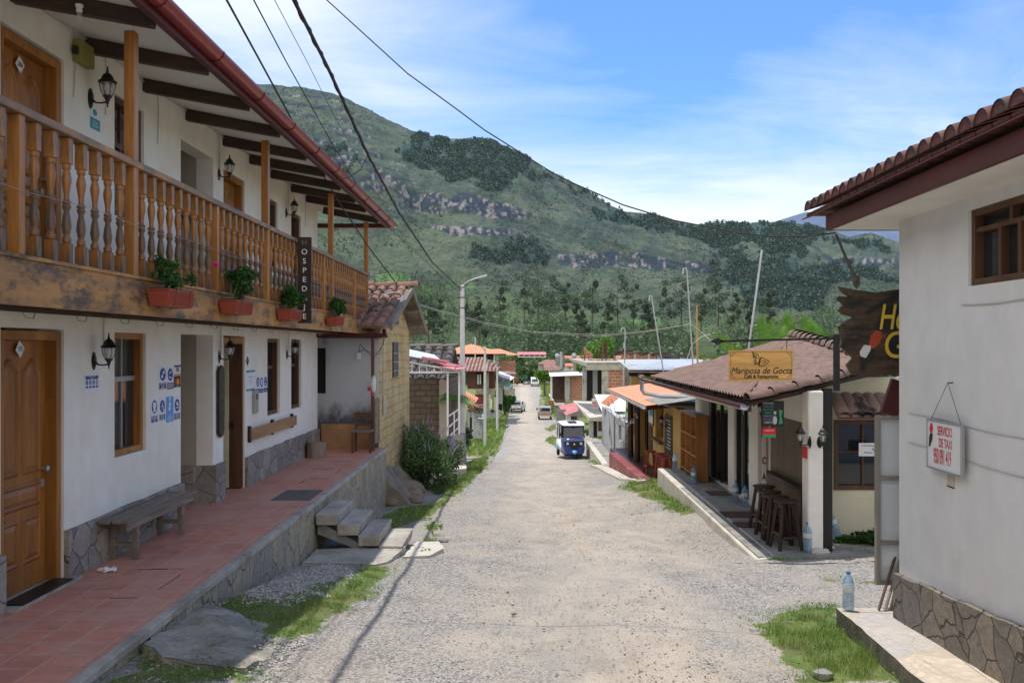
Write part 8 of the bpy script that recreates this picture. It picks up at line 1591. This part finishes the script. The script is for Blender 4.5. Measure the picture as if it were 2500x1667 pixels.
# ---------- cars ----------
MW['cglass'] = mglass('car_glass', (.03,.04,.05), .03, .96); MW['tail'] = mbase('tail_light', (.25,.02,.02), .05, 3, .3, 0); MW['cwhite'] = mbase('car_white_paint', (.60,.60,.58), .03, 2, .3, 0, spec=.6); MW['cbeige'] = mbase('pickup_beige_paint', (.34,.31,.27), .05, 2, .35, 0, spec=.5); MW['vgreen'] = mbase('teal_car_paint', (.02,.22,.17), .05, 2, .3, 0, spec=.6)
def prof_car(T, w_, prof, mat, name='body', inset=.0):   # side outline extruded across, rear at y=0
    m = MB(); R = []
    for x, k in ((-w_/2,.93),(-w_/2+.05,1),(w_/2-.05,1),(w_/2,.93)):
        cy_ = sum(p[0] for p in prof)/len(prof); cz_ = sum(p[1] for p in prof)/len(prof); R.append([(x, cy_+(y-cy_)*k, cz_+(z-cz_)*k) for y, z in prof])
    m.loft(R); return m.build(name, mat, T, smooth=True)
WG = thing('station_wagon', 'white station wagon seen from behind parked on the left', 'car', (0,0,0)); prof_car(WG, 1.62, [(0,.32),(0,.80),(.05,.90),(.6,.93),(4.1,.80),(4.2,.55),(4.2,.30)], MW['cwhite']); prof_car(WG, 1.40, [(.06,.90),(.30,1.36),(.7,1.42),(2.2,1.40),(2.9,.92)], MW['cwhite'], 'cabin')
m = MB(); m.hexa([(-.60,.055,.93),(.60,.055,.93),(.60,.10,.93),(-.60,.10,.93)], [(-.50,.24,1.31),(.50,.24,1.31),(.50,.29,1.31),(-.50,.29,1.31)]); m.build('rear_window', MW['cglass'], WG)
for s in (-1,1): m = MB(); m.box(s*.705-.01,s*.705+.01,.5,2.2,1.0,1.30); m.build('side_window', MW['cglass'], WG); m = MB(); m.box(s*.72-.07,s*.72+.07,-.012,.02,.56,.80); m.build('tail_light', MW['tail'], WG); wheel(WG, s*.70, .75, .30, .30, .18); wheel(WG, s*.70, 3.35, .30, .30, .18)
m = MB(); m.box(-.80,.80,-.06,.05,.36,.50); m.build('bumper', MW['black'], WG); m = MB(); m.box(-.25,.25,-.015,-.001,.60,.72); m.build('number_plate', MW['yellow'], WG); m = MB(); m.box(-.78,-.9,2.7,2.75,.95,1.07); m.box(.78,.9,2.7,2.75,.95,1.07); m.build('mirror', MW['black'], WG)
p = P(1260,1004,138); WG.location = (p.x,138,G(p.x,138)); WG.rotation_euler = (0,0,math.radians(-7)); WG.scale = (1.12,1.12,1.12)
PK_ = thing('pickup_truck', 'beige pickup truck with dark canopy seen from behind on the right', 'truck', (0,0,0)); prof_car(PK_, 1.70, [(0,.45),(0,.98),(.04,1.02),(4.6,1.02),(4.75,.8),(4.75,.45)], MW['cbeige']); prof_car(PK_, 1.50, [(.03,1.02),(.12,1.52),(.5,1.60),(2.9,1.60),(3.5,1.04)], MW['cbeige'], 'canopy')
m = MB(); m.hexa([(-.62,.02,1.08),(.62,.02,1.08),(.62,.08,1.08),(-.62,.08,1.08)], [(-.55,.085,1.46),(.55,.085,1.46),(.55,.13,1.46),(-.55,.13,1.46)]); m.build('rear_window', MW['cglass'], PK_); text('TOYOTA', (0,-.01,.74), .22, 'cam', MW['prred'], PK_, bold=.006, ext=.002, sx=.95)
for s in (-1,1): m = MB(); m.box(s*.78-.06,s*.78+.06,-.015,.03,.66,.92); m.build('tail_light', MW['tail'], PK_); wheel(PK_, s*.74, .95, .36, .36, .22); wheel(PK_, s*.74, 3.75, .36, .36, .22); m = MB(); m.box(s*.95-.11,s*.95+.11,3.1,3.16,1.05,1.26); m.build('mirror', MW['black'], PK_)
m = MB(); m.box(-.82,.82,-.10,.05,.42,.56); m.build('bumper', MW['chrome'], PK_); m = MB(); m.box(-.2,.2,-.115,-.101,.44,.55); m.build('number_plate', MW['yellow'], PK_)
p = P(1331,1027,116); PK_.location = (p.x,116,G(p.x,116)); PK_.scale = (1.0,1,1.0)
VN = thing('white_van', 'white van facing the camera half hidden by the round tree', 'van', (0,0,0)); prof_car(VN, 1.75, [(0,.35),(-.02,.85),(.15,1.05),(.6,1.95),(.9,2.1),(4.8,2.1),(4.9,.35)], MW['cwhite']); m = MB(); m.hexa([(-.72,.11,1.08),(.72,.11,1.08),(.72,.15,1.08),(-.72,.15,1.08)], [(-.62,.46,1.75),(.62,.46,1.75),(.62,.5,1.75),(-.62,.5,1.75)]); m.build('windscreen', MW['cglass'], VN)
for s in (-1,1): wheel(VN, s*.75, .9, .33, .33, .2); m = MB(); m.box(s*.65-.12,s*.65+.12,-.04,0,.62,.78); m.build('headlight', MW['lens'], VN)
m = MB(); m.box(-.8,.8,-.07,.0,.36,.55); m.build('bumper', MW['black'], VN); p = P(1306,937,228); VN.location = (p.x,228,G(p.x,228)); VN.scale = (1.1,1.1,1.05)
GC = thing('green_car', 'small teal green car at the far end of the street', 'car', (0,0,0)); prof_car(GC, 1.65, [(0,.3),(0,.8),(.5,.95),(3.8,.85),(4,.3)], MW['vgreen']); prof_car(GC, 1.4, [(.5,.92),(.9,1.4),(2.3,1.42),(3,.9)], MW['vgreen'], 'cabin'); m = MB(); m.hexa([(-.6,.5,.98),(.6,.5,.98),(.6,.6,.98),(-.6,.6,.98)], [(-.5,.8,1.34),(.5,.8,1.34),(.5,.9,1.34),(-.5,.9,1.34)]); m.build('windscreen', MW['cglass'], GC); p = P(1281,927,258); GC.location = (p.x,258,G(p.x,258)); GC.scale = (1.1,1.1,1.3); wheel(GC, -.7, .8, .3, .3, .18); wheel(GC, .7, .8, .3, .3, .18)
T = thing('motorcycle', 'small motorcycle parked beyond the white station wagon', 'motorcycle', (P(1254,0,160).x,160,-7.7)); x_ = P(1254,0,160).x; 
for y in (160,161.3): m = MB(); m.lathe([(.2,-.05),(.3,-.04),(.3,.04),(.2,.05)], (x_,y,-7.35), 14, axis='x'); m.build('wheel', MW['rubber'], T)
m = MB(); m.beam((x_,160.1,-7.2),(x_,161.3,-7.0),.2,.3); m.build('body', MW['cwhite'], T); m = MB(); m.beam((x_-.4,160.1,-6.6),(x_+.4,160.1,-6.6),.05,.05); m.beam((x_,160.1,-6.6),(x_,160.05,-7.2),.06,.06); m.build('handlebar', MW['black'], T)
# debris on the street
for i, (x, y, s) in enumerate([(1175,1095,.25),(1340,1073,.18),(1215,1063,.12),(1190,1118,.05)]):
    p = gp(x, y); m = MB(); 
    for k in range(7): m.blob((p.x+rnd.uniform(-s,s),p.y+rnd.uniform(-s,s)*2,G(p.x,p.y)+.02), (.05,.06,.025), i*9+k, 6, 4, .3)
    tag(m.build('dung', MW['soil']), ['dark dung clump left on the street before the second pole','dark dung clump on the street level with the taxi','small dung clump far up the street','scattered dark clods on the left street edge'][i], 'dung', kind=None)

# ---------- finish: text to meshes ----------
bpy.context.view_layer.update(); dg = bpy.context.evaluated_depsgraph_get()
for o in [o for o in bpy.data.objects if o.type == 'FONT']:
    me = bpy.data.meshes.new_from_object(o.evaluated_get(dg)); n = bpy.data.objects.new('tmp', me); nm = o.name; mt = o.data.materials[0]
    COL.objects.link(n); n.parent = o.parent; n.location = o.location; n.rotation_euler = o.rotation_euler; n.scale = o.scale
    if not me.materials: me.materials.append(mt)
    bpy.data.objects.remove(o); n.name = nm; me.name = nm
